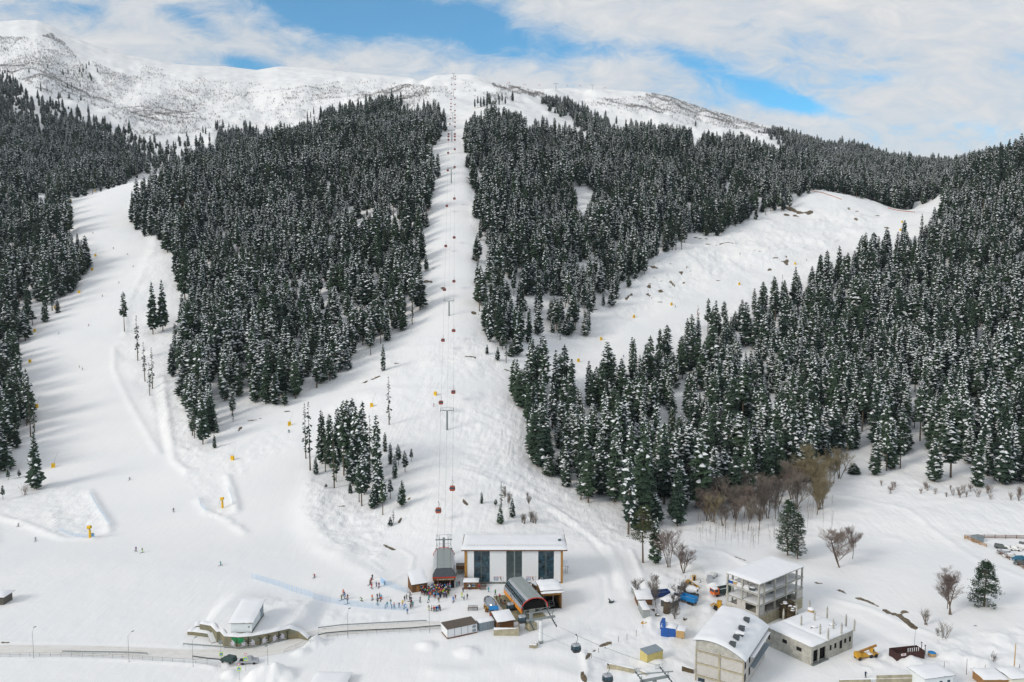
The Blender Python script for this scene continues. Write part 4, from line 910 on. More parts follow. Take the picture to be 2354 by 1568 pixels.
M = {
 'snow': mat('roof_snow', (.84, .85, .87), .7, .25, 0, .02, .8, .25), 'white': mat('white_panel', (.76, .77, .78), .5, .3, 0, .03), 'fascia': mat('brown_fascia', (.17, .085, .045)),
 'ochre': striped('ochre_wood', (.42, .22, .06), (.25, .12, .03), 2, 1.6), 'wood': striped('dark_wood_boards', (.17, .085, .035), (.06, .03, .015), 2, 3.0), 'woodl': striped('light_wood_boards', (.34, .18, .07), (.16, .08, .03), 2, 3.0),
 'roofg': striped('grey_green_roof_sheets', (.30, .335, .325), (.22, .25, .245), 1, .45, .45, .05), 'red': mat('red_paint', (.52, .035, .02), .4, .5), 'orange': striped('orange_panel', (.74, .28, .03), (.5, .16, .02), 1, .6, .45, .04),
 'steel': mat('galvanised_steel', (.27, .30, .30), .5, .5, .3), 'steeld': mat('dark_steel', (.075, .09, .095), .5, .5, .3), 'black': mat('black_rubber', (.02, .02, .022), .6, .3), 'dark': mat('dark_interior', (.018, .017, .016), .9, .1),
 'conc': mat('raw_concrete', (.45, .435, .385), .9, .2, 0, .22, .7, .1), 'concd': mat('dark_grey_concrete', (.20, .215, .205), .9, .2, 0, .25, .8, .1), 'concw': mat('yellowed_concrete', (.40, .36, .255), .9, .2, 0, .2, .6, .1),  # concd is the darker grey concrete of plinths, bases and inner walls
 'block': block_mat('pale_blockwork', (.66, .64, .61), (.55, .53, .50), (.26, .23, .20)), 'blockg': block_mat('grey_blockwork', (.16, .15, .13), (.11, .105, .09), (.05, .05, .045)),
 'brownroof': mat('brown_metal_roof', (.105, .078, .058), .5, .4, 0, .12, .5), 'visor': mat('anthracite_visor', (.055, .065, .075), .45, .5), 'chrome': mat('polished_aluminium', (.42, .44, .47), .22, .5, .9, .05),
 'blue': mat('blue_paint', (.012, .09, .36), .45, .4), 'blued': mat('dark_blue_paint', (.01, .045, .17), .5, .4), 'bluel': mat('bright_blue_paint', (.01, .20, .50), .5, .4), 'yellow': mat('yellow_paint', (.58, .31, .02), .5, .4, 0, .2), 'gunyel': mat('yellow_padding', (.82, .50, .02), .6, .3),
 'orangep': mat('orange_paint', (.75, .16, .015), .45, .4), 'green': mat('dark_green_paint', (.02, .05, .045), .4, .5), 'silver': mat('silver_paint', (.42, .44, .47), .35, .5, .3), 'carw': mat('white_car_paint', (.72, .72, .70), .35, .5), 'carg': mat('grey_car_paint', (.09, .10, .10), .35, .5), 'teal': mat('teal_car_paint', (.01, .13, .22), .35, .5),
 'lemon': striped('pale_yellow_siding', (.62, .52, .20), (.45, .37, .13), 2, 4.0), 'cream': mat('cream_render', (.70, .69, .58), .8, .2, 0, .04), 'greyp': striped('grey_corrugated', (.28, .33, .37), (.18, .22, .26), 0, 1.2), 'greyw': striped('grey_boards', (.34, .37, .36), (.24, .26, .25), 0, 2.5), 'redbrown': striped('red_brown_container', (.075, .035, .03), (.05, .022, .02), 0, 3),
 'plaster': mat('pale_house_wall', (.72, .76, .77), .8, .2, 0, .03), 'ply': mat('plywood', (.50, .33, .15), .8, .2), 'rust': mat('rusty_iron', (.10, .075, .045), .9, .2, 0, .35), 'turf': mat('worn_platform_mat', (.30, .27, .17), .95, .1, 0, .25, .8), 'net': None}
M['glass'], _b, _N = new_mat('dark_window_glass', .06, (.02, .045, .06), .5); _tc = _N.n('ShaderNodeTexCoord'); _nz = _N.noise(_tc.outputs['Object'], .45, 4, .7, 1.0)
_N.l(_N.mix(_N.ramp(_nz, [(.35, 0.0), (.5, .45), (.66, 1.0)]), (.006, .012, .016), (.045, .11, .15)), _b.inputs['Base Color'])
M['gglass'] = mat('grey_curtain_glass', (.075, .10, .105), .1, .5, 0, .2, .8)

def frame(A, B):
    d = B - A; return Vector((A.x, A.y, A.z)), math.atan2(d.y, d.x), math.hypot(d.x, d.y)
def fr3(A, B, C):              # front-left, front-right, back-right -> origin, heading, width, depth
    o, rz, w = frame(A, B); n = Vector((-math.sin(rz), math.cos(rz))); dep = (C.x - B.x) * n.x + (C.y - B.y) * n.y; return o, rz, w, abs(dep)
def part(name, m, parent, *boxes, **kw):
    mb = MB()
    for b in boxes: mb.box(*b)
    return mb.build(name, M[m] if isinstance(m, str) else m, parent, **kw)
def roof_snow(parent, x0, y0, x1, y1, z0, z1=None, t=.35, name='roof_snow', z2=None):
    """soft slab of snow; z0 front height, z1 back height"""
    z1 = z0 if z1 is None else z1; mb = MB(); nx = max(3, int((x1 - x0) / .8)); ny = max(3, int((y1 - y0) / .8)); r = random.Random(int(x1 * 97 + y1 * 13))
    jx, jy = r.uniform(0, 50), r.uniform(0, 50); vs = []
    for j in range(ny + 1):
        for i in range(nx + 1):
            x = x0 + (x1 - x0) * i / nx; y = y0 + (y1 - y0) * j / ny; e = min(i, nx - i, j, ny - j)
            base = z0 + (z1 - z0) * j / ny
            k = 0 if e == 0 else (.72 if e == 1 else 1)
            nz = float(vnoise(np.array([x + jx]), np.array([y + jy]), 1.7, 5)[0]) * .16 + float(vnoise(np.array([x + jx]), np.array([y + jy]), 4.2, 8)[0]) * .2
            wx = float(vnoise(np.array([y * 1.3]), np.array([jx]), 1, 2)[0]) * .14 if i in (0, nx) else 0; wy = float(vnoise(np.array([x * 1.3]), np.array([jy]), 1, 3)[0]) * .14 if j in (0, ny) else 0
            vs.append((x + wx, y + wy, base + (t * k * (1 + nz * 1.3) if e else .02)))
    fs = [(j * (nx + 1) + i, j * (nx + 1) + i + 1, (j + 1) * (nx + 1) + i + 1, (j + 1) * (nx + 1) + i) for j in range(ny) for i in range(nx)]
    mb.hull(vs, fs)
    rim = [i for i in range(nx + 1)] + [(nx + 1) * j + nx for j in range(1, ny + 1)] + [(nx + 1) * ny + i for i in range(nx - 1, -1, -1)] + [(nx + 1) * j for j in range(ny - 1, 0, -1)]
    low = [(vs[q][0], vs[q][1], vs[q][2] - .06) for q in rim]; up = [vs[q] for q in rim]; n = len(rim)
    mb.hull(up + low, [(i, n + i, n + (i + 1) % n, (i + 1) % n) for i in range(n)])
    return mb.build(name, M['snow'], parent, True)

# ---- main white hall
A = P(*V1(752, 737)); B = P(*V1(1890, 737)); o, rz, W = frame(A, B); k = W / 1138
HT = ZAT(*V1(1300, 352), A.y); DP = 14.2
hall = thing('lift_hall', 'long white hall with three tall glazed bays and a flat snow covered roof', 'hall', o, rz)
X = lambda px: (px - 752) * k
part('wall', 'white', hall, (0, .35, -.5, W, DP, HT), (X(780), 0, .5, X(860), .35, HT), (X(1043), 0, .5, X(1235), .35, HT), (X(1417), 0, .5, X(1605), .35, HT), (X(1787), 0, .5, X(1866), .35, HT))
for a, b in ((752, 780), (1866, 1890)): part('corner_post', 'ochre', hall, (X(a) + (-.05 if a == 752 else .003), -.12, -.3, X(b) + .05, .34, HT))
part('plinth', 'concd', hall, (X(782), -.1, -.5, X(1864), .34, .48))
for a, b, cols in ((860, 1043, ((.42, .5),)), (1235, 1417, ((.48, .56),)), (1605, 1787, ((.42, .55),))):
    w = part('window', 'gglass' if a == 1235 else 'glass', hall, (X(a) + .01, .18, .52, X(b) - .01, .345, HT - .02))
    ml = MB(); n = 4
    for i in range(n + 1): x = X(a) + (X(b) - X(a)) * i / n; ml.box(x - .03, .12, .52, x + .03, .175, HT - .05)
    for i in range(1, 6): z = .5 + (HT - .6) * i / 6; ml.box(X(a) + .04, .13, z - .035, X(b) - .04, .172, z + .035)
    ml.build('mullion', M['steeld'], w)
    for c0, c1 in cols: part('inner_column', 'gglass' if a != 1235 else 'steel', w, (X(a) + (X(b) - X(a)) * c0, .105, .6, X(a) + (X(b) - X(a)) * c1, .118, HT - .3))
for a, b in ((1075, 1195), (1450, 1568)):
    f = part('info_board', 'white', hall, (X(a), -.14, .55, X(b), -.003, 2.55))
    part('map_panel', mat('mountain_map', (.42, .47, .55), .5, .3, 0, .5, 1.2), f, (X(a) + .38, -.17, .95, X(a) + 2.0, -.143, 2.2)); part('notice', 'fascia', f, (X(b) - .95, -.17, 1.5, X(b) - .55, -.143, 2.15), (X(b) - .75, -.168, .95, X(b) - .45, -.145, 1.4)); part('stripe', 'red', f, (X(a) + .35, -.17, 2.28, X(b) - .3, -.143, 2.36))
rg = MB(); rg.lathe([(.32, 0), (.40, 0), (.40, .03), (.32, .03)], 14)
lg = rg.build('round_emblem', M['white'], hall); lg.location = (X(1645), .15, 1.5); lg.rotation_euler = (math.radians(90), 0, 0)
part('fascia', 'fascia', hall, (X(716), -1.0, HT + .003, X(1940), -.8, HT + .42), (X(716), -.797, HT + .003, X(722), DP + .6, HT + .40), (X(1934), -.797, HT + .003, X(1940), DP + .6, HT + .40))
part('roof_slab', 'white', hall, (X(722) + .003, -.797, HT + .006, X(1934) - .003, DP + .6, HT + .36))
roof_snow(hall, X(712), -.95, X(1943), DP + .7, HT + .4, HT + .1, .55)
rl = MB()
for i in range(33): x = X(760) + (X(1880) - X(760)) * i / 32; rl.tube((x, 1.6, HT + .6), (x, 1.6, HT + 1.35), .018, n=4); rl.tube((x, DP - .2, HT + .5), (x, DP - .2, HT + 1.25), .018, n=4)
for y in (1.6, DP - .2):
    for z in (HT + 1.3, HT + 1.02): rl.tube((X(760), y, z), (X(1880), y, z), .014, n=4)
rl.build('roof_railing', M['steel'], hall)
dm_ = part('roof_hatch', 'steel', hall, (X(1848), 6.5, HT + .6, X(1882), 8.2, HT + 1.75)); part('hatch_window', 'glass', dm_, (X(1851), 6.45, HT + .95, X(1879), 6.497, HT + 1.5))
roof_snow(hall, X(1846), 6.4, X(1884), 8.3, HT + 1.75, t=.15)
# side porch at the right end of the hall
A = P(*V1(1893, 640)); pt = thing('side_porch', 'small blue-sided porch with snowy roof at the right end of the white hall', 'porch', A, rz)
part('post', 'steeld', pt, (1.5, .1, -.2, 1.6, .2, 3.1)); part('post', 'steeld', pt, (.9, .1, -.2, 1.0, .2, 3.1)); part('roof', 'fascia', pt, (.05, -.2, 3.1, 1.9, 3.6, 3.25)); part('side_panel', 'blue', pt, (1.85, 1.6, 1.9, 1.95, 3.5, 3.09)); roof_snow(pt, .05, -.25, 1.95, 3.7, 3.26, 3.8, .3)
A = P(*V1(652, 640)); B = P(*V1(748, 640)); o, rz0, W0 = frame(A, B); lk = thing('link_shed', 'dark wooden link shed between the lift station and the white hall', 'shed', o, rz0)
part('wall', 'wood', lk, (0, 0, 1.9, W0, 2.4, 3.1)); part('post', 'wood', lk, (0, 0, -.2, .15, .15, 1.9)); part('roof', 'brownroof', lk, (-.1, -.2, 3.1, W0 + .1, 2.6, 3.25)); part('back_panel', 'conc', lk, (.2, 1.6, -.2, W0, 1.7, 1.895))

# ---- lift station A (barrel roof seen end-on)
A = P(*V1(378, 800)); B = P(*V1(648, 800)); o, rz, W = frame(A, B); rz += math.atan2(-(A.x + B.x) / 2, A.y); o = (A + B) / 2 - Vector((math.cos(rz), math.sin(rz), 0)) * W / 2
stA = thing('lift_station', 'grey roofed gondola station with red trimmed dark front behind the crowd', 'lift station', o, rz)
cx = W / 2; L = 21.0; hw = W / 2 * .97; z0s, z1s, z2s = 1.1, 3.9, 6.0; tw = 2.35
prof = [(-hw * .96, z0s), (-hw, 2.6), (-hw * .97, z1s), (-hw * .84, 5.0), (-tw, z2s)]
def shell(mb, pr, y0, y1, th=.12, sx=1):
    for (xa, za), (xb, zb) in zip(pr[:-1], pr[1:]):
        xa, xb = cx + sx * xa, cx + sx * xb
        mb.hull([(xa, y0, za), (xb, y0, zb), (xb, y1, zb), (xa, y1, za), (xa, y0, za - .0), (xb, y0, zb - th), (xb, y1, zb - th), (xa, y1, za - th)], [(0, 1, 2, 3), (4, 7, 6, 5), (0, 4, 5, 1), (3, 2, 6, 7)])
for sx, mm in ((1, 'silver'), (-1, 'silver')):
    mb = MB(); shell(mb, prof, 3.2, L, .1, sx); mb.build('side_shell', M[mm], stA)
part('roof', 'roofg', stA, (cx - tw - .05, 2.4, z2s, cx + tw + .05, L, z2s + .12)); part('roof_seam', 'steeld', stA, (cx - .03, 2.4, z2s + .121, cx + .03, L, z2s + .15), (cx - tw, 2.4, z2s + .121, cx - tw + .08, L, z2s + .16), (cx + tw - .08, 2.4, z2s + .121, cx + tw, L, z2s + .16))
v = MB(); v.hull([(cx - hw - .1, 0, z1s), (cx + hw + .1, 0, z1s), (cx + hw * .84, 2.0, 5.25), (cx + tw, 2.45, z2s + .1), (cx - tw, 2.45, z2s + .1), (cx - hw * .84, 2.0, 5.25), (cx - hw - .1, 3.2, z1s), (cx + hw + .1, 3.2, z1s)], [(0, 1, 2, 3, 4, 5), (0, 5, 6), (1, 7, 2), (5, 4, 3, 2, 7, 6)]); v.build('visor', M['visor'], stA)
part('trim', 'red', stA, (cx - hw - .15, -.12, z1s - .3, cx + hw + .15, -.003, z1s + .05))
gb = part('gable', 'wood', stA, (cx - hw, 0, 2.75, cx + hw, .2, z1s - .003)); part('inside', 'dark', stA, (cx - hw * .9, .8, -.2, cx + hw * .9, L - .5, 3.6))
for sx in (-1, 1): part('portal_post', 'fascia', stA, (cx + sx * 2.0 - .15, .1, -.2, cx + sx * 2.0 + .15, .4, 2.745))
try:
    tcu = bpy.data.curves.new('lettering', 'FONT'); tcu.body = 'Северный подъём'; tcu.size = .62; tcu.extrude = .02; tcu.align_x = 'CENTER'
    to = bpy.data.objects.new('tmp', tcu); me = bpy.data.meshes.new_from_object(to); bpy.data.objects.remove(to)
    so = bpy.data.objects.new('lettering', me); COL.objects.link(so); me.materials.clear(); me.materials.append(M['cream']); so.parent = gb; so.location = (cx + .5, -.03, 3.0); so.rotation_euler = (math.radians(90), 0, 0)
except Exception as e: print('text', e)
mb = MB(); pts = [(cx + hw * 1.02 * math.cos(a), L + .05, z1s - .4 + 3.0 * math.sin(a)) for a in [math.pi * i / 14 for i in range(15)]]; mb.path(pts, .12, 6); mb.build('rear_arch', M['red'], stA)

# ---- portal frame and tower behind station A
def truss(mb, a, b, h, r=.06, n=5):
    a = Vector(a); b = Vector(b); up = Vector((0, 0, h)); mb.tube(a, b, r, n=4); mb.tube(a + up, b + up, r, n=4)
    for i in range(n): p = a.lerp(b, i / n); q = a.lerp(b, (i + 1) / n); mb.tube(p, q + up if i % 2 else p + up, r * .6, n=4); mb.tube(p + up, q, r * .6, n=4)
C0 = P(*V1(525, 335 + 190)); _ax = Vector((-math.sin(rz), math.cos(rz), 0)); _c = o + Vector((math.cos(rz), math.sin(rz), 0)) * W / 2 + _ax * (L + 3.0); yb = _c.y; xb = _c.x
pf = thing('portal_tower', 'grey steel double portal with sheave arms behind the lift station', 'lift tower', (xb, yb, 0), rz)
zt = ZAT(*V1(525, 165), yb + 6); ztt = ZAT(*V1(525, 330), yb)
part('column', 'steel', pf, (-.42, 4.0, -.5, .42, 4.8, zt - .8))
for y, z in ((0, ztt), (4.0, zt - 1.2)):
    mb = MB(); mb.box(-3.0, y - .15, z - .35, 3.0, y + .15, z); mb.build('crossarm', M['steel'], pf)
    mb = MB()
    for s in (-1, 1):
        for xx in (2.55, 1.5): mb.tube((s * xx, y, z - 1.6), (s * xx, y, z + 1.6), .06, n=4)
        for q in range(7): mb.tube((s * 1.5, y + .05, z - 1.5 + q * .4), (s * 1.9, y + .05, z - 1.5 + q * .4), .03, n=4)
        mb.tube((s * 2.55, y, z + 1.5), (s * 1.5, y, z), .05, n=4)
    mb.tube((-2.6, y, z + 1.6), (2.6, y, z + 1.6), .07, n=4); mb.build('ladder_frame', M['steel'], pf)
for s in (-1, 1):
    mb = MB()
    for q in range(8): mb.tube((s * 2.5 - .07, -1 + q * .9, ztt - .1 + q * .25), (s * 2.5 + .07, -1 + q * .9, ztt - .1 + q * .25), .22, n=8)
    mb.build('sheave_row', M['steeld'], pf)
part('leg', 'steel', pf, (-2.7, -.1, -.5, -2.5, .1, ztt - .4)); part('leg', 'steel', pf, (2.5, -.1, -.5, 2.7, .1, ztt - .4))
ROPE_X = xb; ROPE_Y0 = yb + 4; ROPE_Z0 = zt - .5

# ---- small huts of the plaza
def hut(name, label, cat, V, fl, fr, br, h, hb=None, wall='wood', roof='brownroof', snow=.4, over=.35, zb=None, door=None, win=(), depth=None, trim=None):
    A, B, Cc = (P(*V(*q), z=zb) if zb is not None else G(*V(*q)) for q in (fl, fr, br)); A.z = B.z = min(A.z, B.z); o, rz, W, D = fr3(A, B, Cc); D = depth or D
    t = thing(name, label, cat, o, rz); hb = h if hb is None else hb
    mb = MB(); mb.prism([(0, 0), (W, 0), (W, D), (0, D)], -1.0, [h, h, hb, hb]); w_ = mb.build('wall', M[wall], t)
    mb = MB(); mb.prism([(-over, -over), (W + over, -over), (W + over, D + over), (-over, D + over)], [h + .01, h + .01, hb + .01, hb + .01], [h + .16, h + .16, hb + .16, hb + .16]); mb.build('roof', M[roof], t)
    if snow: roof_snow(t, -over - .03, -over - .03, W + over + .03, D + over + .03, h + .16, hb + .16, snow)
    if door: part('door', door[4] if len(door) > 4 else 'steeld', t, (door[0], -.06, door[2], door[1], -.003, door[3]))
    for q in win: wn = part('window', 'glass', t, (q[0] * W, -.05, q[2], q[1] * W, -.003, q[3])); part('frame', q[4] if len(q) > 4 else 'white', wn, (q[0] * W - .06, -.07, q[2] - .08, q[1] * W + .06, -.053, q[2] - .003), (q[0] * W - .06, -.07, q[3] + .003, q[1] * W + .06, -.053, q[3] + .08))
    return t, W, D
hut('ticket_hut', 'brown wooden hut with a steep white roof left of the lift station', 'hut', V1, (142, 848), (318, 820), (325, 760), 2.6, 5.2, 'wood', 'fascia', .35, .25, 0, (1.4, 2.4, 0, 2.1, 'woodl'), ((.55, .75, 1.1, 1.9),), depth=5.2)
hut('kiosk', 'small brown kiosk with thick snow on its roof before the white hall', 'kiosk', V1, (742, 805), (905, 805), (905, 760), 2.25, 2.3, 'wood', 'fascia', .5, .25, 0, None, ((.25, .45, .9, 1.7), (.55, .8, .9, 1.7)), depth=3.0)
# fuel tank like stump beside the ticket hut
p = P(*V1(155, 800)); st_ = MB(); r = random.Random(2); st_.path([(0, 0, 0), (.15, 0, 1.2), (-.05, .1, 2.4), (.1, 0, 4.2)], .38, 7); st_.path([(.1, 0, 2.6), (.7, 0, 3.4), (.6, .1, 4.3)], .18, 6); st_.path([(0, 0, 1.6), (.5, -.1, 2.4)], .2, 6)
so = st_.build('tree_stump', M['carg']); so.location = p; tag(so, 'dark dead tree stump left of the brown wooden hut', 'stump')
# ---- container hut, trailer, wooden hut, retaining wall
t, W, D = hut('container_hut', 'long white panelled hut with a bare brown roof by the road', 'hut', V1, (552, 1385), (895, 1312), (858, 1235), 2.8, 2.8, 'white', 'brownroof', 0, .18, 0, depth=4.6)
for i in range(5): part('panel_joint', 'steeld', t, (W * (.005 + i * .225), -.03, .35, W * (.005 + i * .225) + .09, -.003, 2.79))
part('skirt', 'fascia', t, (0, -.08, -.3, W, -.035, .34)); part('skirt', 'fascia', t, (-.08, 0, -.3, -.003, D, .34))
part('vent', 'greyp', t, (W * .84, -.06, .6, W * .96, -.034, 1.3)); part('vent', 'greyp', t, (W * .84, -.06, 1.7, W * .96, -.034, 2.4))
hut('trailer', 'grey sided trailer with heaped snow on top between the container hut and the brown hut', 'trailer', V1, (922, 1297), (1095, 1262), (1085, 1190), 2.4, 2.5, 'greyp', 'white', .45, .1, 0, depth=2.4)
t, W, D = hut('wooden_hut', 'brown wooden hut with a snowy mono-pitch roof above the concrete wall', 'hut', V1, (1140, 1292), (1322, 1262), (1300, 1165), 2.6, 3.5, 'wood', 'fascia', .4, .35, 0, None, ((.05, .09, 1.5, 1.9),), depth=4.8)
mb = MB()
for i in range(6): mb.box(W * i / 5 - .04, -.95, -.2, W * i / 5 + .04, -.87, 1.1)
mb.box(-.04, -.94, 1.101, W + .04, -.88, 1.16); mb.build('railing', M['ochre'], t)
A = P(*V1(1088, 1345)); B = P(*V1(1380, 1350)); o, rz, W = frame(A, B); rw = thing('retaining_wall', 'pale concrete retaining wall under the brown wooden hut', 'wall', o, rz)
mb = MB(); mb.prism([(0, 0), (W, 0), (W, .4), (0, .4)], -1, [1.7, 2.1, 2.1, 1.7]); mb.prism([(W - .4, .403), (W, .403), (W, 7), (W - .4, 7)], -1, [2.1, 2.1, 1.5, 1.5]); mb.build('wall', M['concw'], rw); roof_snow(rw, 0, .02, W - .1, .6, 1.72, 2.1, .18, 'snow_cap')

# ---- lift station B: diagonal barrel
A0 = P(*V1(1205, 822), z=2.2); A1 = P(*V1(1415, 1072), z=2.2)        # lower edge of the orange side
o, rz, L = frame(A0, A1); o.z = 0
stB = thing('lift_station', 'grey roofed lift station set diagonally with an orange side and red front arch', 'lift station', o, rz)   # local x along the axis, y to the right-hand side away from camera
YS = 1.16; zb_ = 2.2
pr = [(0, zb_), (.05, 3.1), (.4, 4.2), (1.2, 5.2), (1.75, 5.6)]
mb = MB(); mb.hull([(0, -.06, 1.5), (L, -.06, 1.5), (L, 0, 2.6), (0, 0, 2.6), (0, .06, 1.5), (L, .06, 1.5), (L, .1, 2.6), (0, .1, 2.6)], [(0, 1, 2, 3), (5, 4, 7, 6), (0, 4, 5, 1), (3, 2, 6, 7), (1, 5, 6, 2), (0, 3, 7, 4)]); mb.build('side_panel', M['orange'], stB)
def barrel(mb, ys, x0, x1, th=.1):
    for (ya, za), (yb2, zb2) in zip(ys[:-1], ys[1:]):
        mb.hull([(x0, ya, za), (x1, ya, za), (x1, yb2, zb2), (x0, yb2, zb2), (x0, ya, za - th), (x1, ya, za - th), (x1, yb2, zb2 - th), (x0, yb2, zb2 - th)], [(0, 1, 2, 3), (4, 7, 6, 5), (0, 4, 5, 1), (3, 2, 6, 7), (0, 3, 7, 4), (1, 5, 6, 2)])
mb = MB(); barrel(mb, [(0, 2.61), (.2, 3.6)], 0, L); barrel(mb, [(1.25, 5.1), (1.75, 5.6)], 0, L); mb.build('side_shell', M['silver'], stB)
mb = MB(); barrel(mb, [(.2, 3.6), (.6, 4.5), (1.25, 5.1)], .3, L - .3); wb = mb.build('window_band', M['glass'], stB)
mb = MB()
for i in range(16): x = .3 + (L - .6) * i / 15; mb.path([(x, .17, 3.62), (x, .57, 4.54), (x, 1.22, 5.14)], .035, 4)
mb.build('glazing_bar', M['silver'], wb)
mb = MB(); mb.hull([(-.1, 1.75, 5.6), (L + .1, 1.75, 5.6), (L + .1, 5.4, 5.6), (-.1, 5.4, 5.6), (-.1, 1.75, 5.75), (L + .1, 1.75, 5.75), (L + .1, 3.5, 5.85), (L + .1, 5.4, 5.75), (-.1, 5.4, 5.75), (-.1, 3.5, 5.85)], [(0, 3, 2, 1), (4, 5, 6, 9), (9, 6, 7, 8), (0, 1, 5, 4), (3, 8, 7, 2), (1, 2, 7, 6, 5), (0, 4, 9, 8, 3)]); mb.build('roof', M['roofg'], stB)
mb = MB(); barrel(mb, [(5.4, 5.6), (6.2, 4.9), (6.8, 3.8), (7.0, 2.6)], 0, L); mb.build('side_shell', M['silver'], stB)
mb = MB(); mb.path([(L + .12, 3.5 - 3.6 * math.cos(a), 2.5 + 3.3 * math.sin(a) ** .85) for a in [math.pi * i / 16 for i in range(17)]], .15, 6); mb.build('front_arch', M['red'], stB); stB.scale = (1, 1.16, 1.04)
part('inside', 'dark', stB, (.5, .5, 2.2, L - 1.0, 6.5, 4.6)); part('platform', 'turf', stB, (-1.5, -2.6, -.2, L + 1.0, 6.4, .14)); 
for x in (2.5, L - 3): part('column', 'conc', stB, (x, 2.7, .143, x + 1.0, 4.2, 2.195))
mb = MB()
for i in range(7):
    x = -1 + i * 1.5; mb.tube((x, -2.5, .1), (x, -2.5, 1.1), .03, n=4)
mb.tube((-1, -2.5, 1.1), (8, -2.5, 1.1), .03, n=4); mb.tube((-1, -2.5, .6), (8, -2.5, .6), .02, n=4); mb.build('platform_railing', M['steel'], stB)
# garage hall to its right
A = P(*V1(1648, 1000)); B = P(*V1(1878, 1037)); o, rz, W = frame(P(*V1(1655, 1045)), P(*V1(1878, 1030)));
gh = thing('gondola_garage', 'open fronted wooden garage with a snowy pitched roof beside the diagonal station', 'garage', o, rz)
part('wall', 'ochre', gh, (0, .3, -.2, .35, 9.5, 5.2), (W - .35, .3, -.2, W, 9.5, 5.2), (.353, 9.2, -.2, W - .353, 9.5, 5.2)); part('lintel', 'ochre', gh, (0, 0, 4.35, W, .297, 5.3)); part('post', 'wood', gh, (W - .4, 0, -.2, W, .297, 4.345)); part('post', 'wood', gh, (0, 0, -.2, .4, .297, 4.345)); part('floor', 'dark', gh, (.4, .4, -.3, W - .4, 9.1, .08))
mb = MB(); mb.prism([(-.5, -.8), (W + .5, -.8), (W + .5, 4.4), (-.5, 4.4)], [5.21, 5.21, 5.7, 5.7], [5.4, 5.4, 5.95, 5.95]); mb.prism([(-.5, 4.403), (W + .5, 4.403), (W + .5, 10), (-.5, 10)], [5.7, 5.7, 5.1, 5.1], [5.95, 5.95, 5.3, 5.3]); mb.build('roof', M['fascia'], gh)
roof_snow(gh, -.5, -.85, W + .55, .4, 5.4, 5.5, .4); part('roof_gap', 'brownroof', gh, (.2, .42, 5.53, W - .3, .9, 5.62)); roof_snow(gh, -.5, .9, W + .5, 4.4, 5.58, 5.95, .7); roof_snow(gh, -.5, 4.4, W + .5, 10, 5.97, 5.32, .6)
hut('lean_to_shed', 'low brown lean-to with a snowy roof between the diagonal station and the garage', 'shed', V1, (1530, 840), (1600, 880), (1590, 790), 3.0, 3.2, 'wood', 'fascia', .4, .3, 0, depth=3.5)
hut('lean_to_shed', 'smallest shed roof squeezed against the garage wall', 'shed', V1, (1575, 905), (1635, 935), (1620, 880), 2.2, 2.2, 'greyp', 'steeld', .15, .1, 0, depth=2.2)
# maintenance gondola carrier standing inside the garage
mc = thing('service_carrier', 'grey open service carrier parked inside the wooden garage', 'carrier', (o + Matrix.Rotation(rz, 3, 'Z') @ Vector((W * .55, 2.4, .1))), rz)
mb = MB()
for x in (-.8, .8):
    for y in (-.6, .6): mb.box(x - .05, y - .05, 0, x + .05, y + .05, 1.2)
mb.box(-.85, -.65, -.001, .85, .65, .1); mb.box(-.86, -.66, 1.2, .86, -.6, 1.28); mb.box(-.86, .6, 1.2, .86, .66, 1.28); mb.build('basket', M['steel'], mc); mb = MB(); mb.tube((.5, 0, 1.2), (.5, 0, 3.4), .08); mb.tube((-.3, 0, 3.4), (1.6, 0, 3.4), .09); mb.build('hanger', M['white'], mc)
# cable end frame with column in front of station B
cb = P(*V1(1636, 1440)); zc = ZAT(*V1(1636, 1150), cb.y)
ef = thing('lift_tower', 'thick white tower with a wide grey sheave frame in front of the diagonal station', 'lift tower', cb)
mb = MB(); mb.tube((0, 0, -.5), (0, 0, zc - .4), .62, .52, 12); mb.build('mast', M['white'], ef); mb = MB(); mb.tube((0, 0, .3), (0, 0, 1.0), .68, n=12); mb.build('foot_collar', M['steel'], ef)
da = rz_s = math.atan2(A1.y - A0.y, A1.x - A0.x); dv = Vector((math.cos(da), math.sin(da), 0)); nv = Vector((-dv.y, dv.x, 0))
mb = MB(); c_ = Vector((0, 0, zc)); mb.obox(c_ + Vector((0, 0, .1)), (.5, 8.4, .5), da); mb.build('crossarm', M['steel'], ef)
for s in (-1, 1):
    a = c_ + nv * s * 3.3; mb = MB(); mb.tube(a - dv * 4.2 + Vector((0, 0, .7)), a + dv * 3.4 - Vector((0, 0, 1.3)), .16, n=5)
    for i in range(8): p = a + dv * (-3.6 + i * .95) + Vector((0, 0, .65 - i * .23)); mb.tube(p - nv * .08, p + nv * .08, .25, n=8)
    mb.build('sheave_row', M['steeld'], ef)
mb = MB(); truss(mb, c_ - dv * 3.5 - nv * 3.6 + Vector((0, 0, .5)), c_ - dv * 3.5 + nv * 4.2 + Vector((0, 0, .5)), .9, .07, 6); mb.tube(c_ + nv * 3.3 - dv * 2, c_ + nv * 3.6 + dv * 1 + Vector((0, 0, 2.2)), .1); mb.tube(c_ - nv * 4 + dv * .2 + Vector((0, 0, 2.2)), c_ + nv * 4.4 + dv * .8 + Vector((0, 0, 2.2)), .12)
for s in (-1, 1): mb.tube(c_ + nv * s * 3.3 + dv * .1, c_ + nv * s * 3.5 + dv * .3 + Vector((0, 0, 2.2)), .1)
mb.build('service_platform', M['steel'], ef)
EF = (cb, zc, dv, nv)
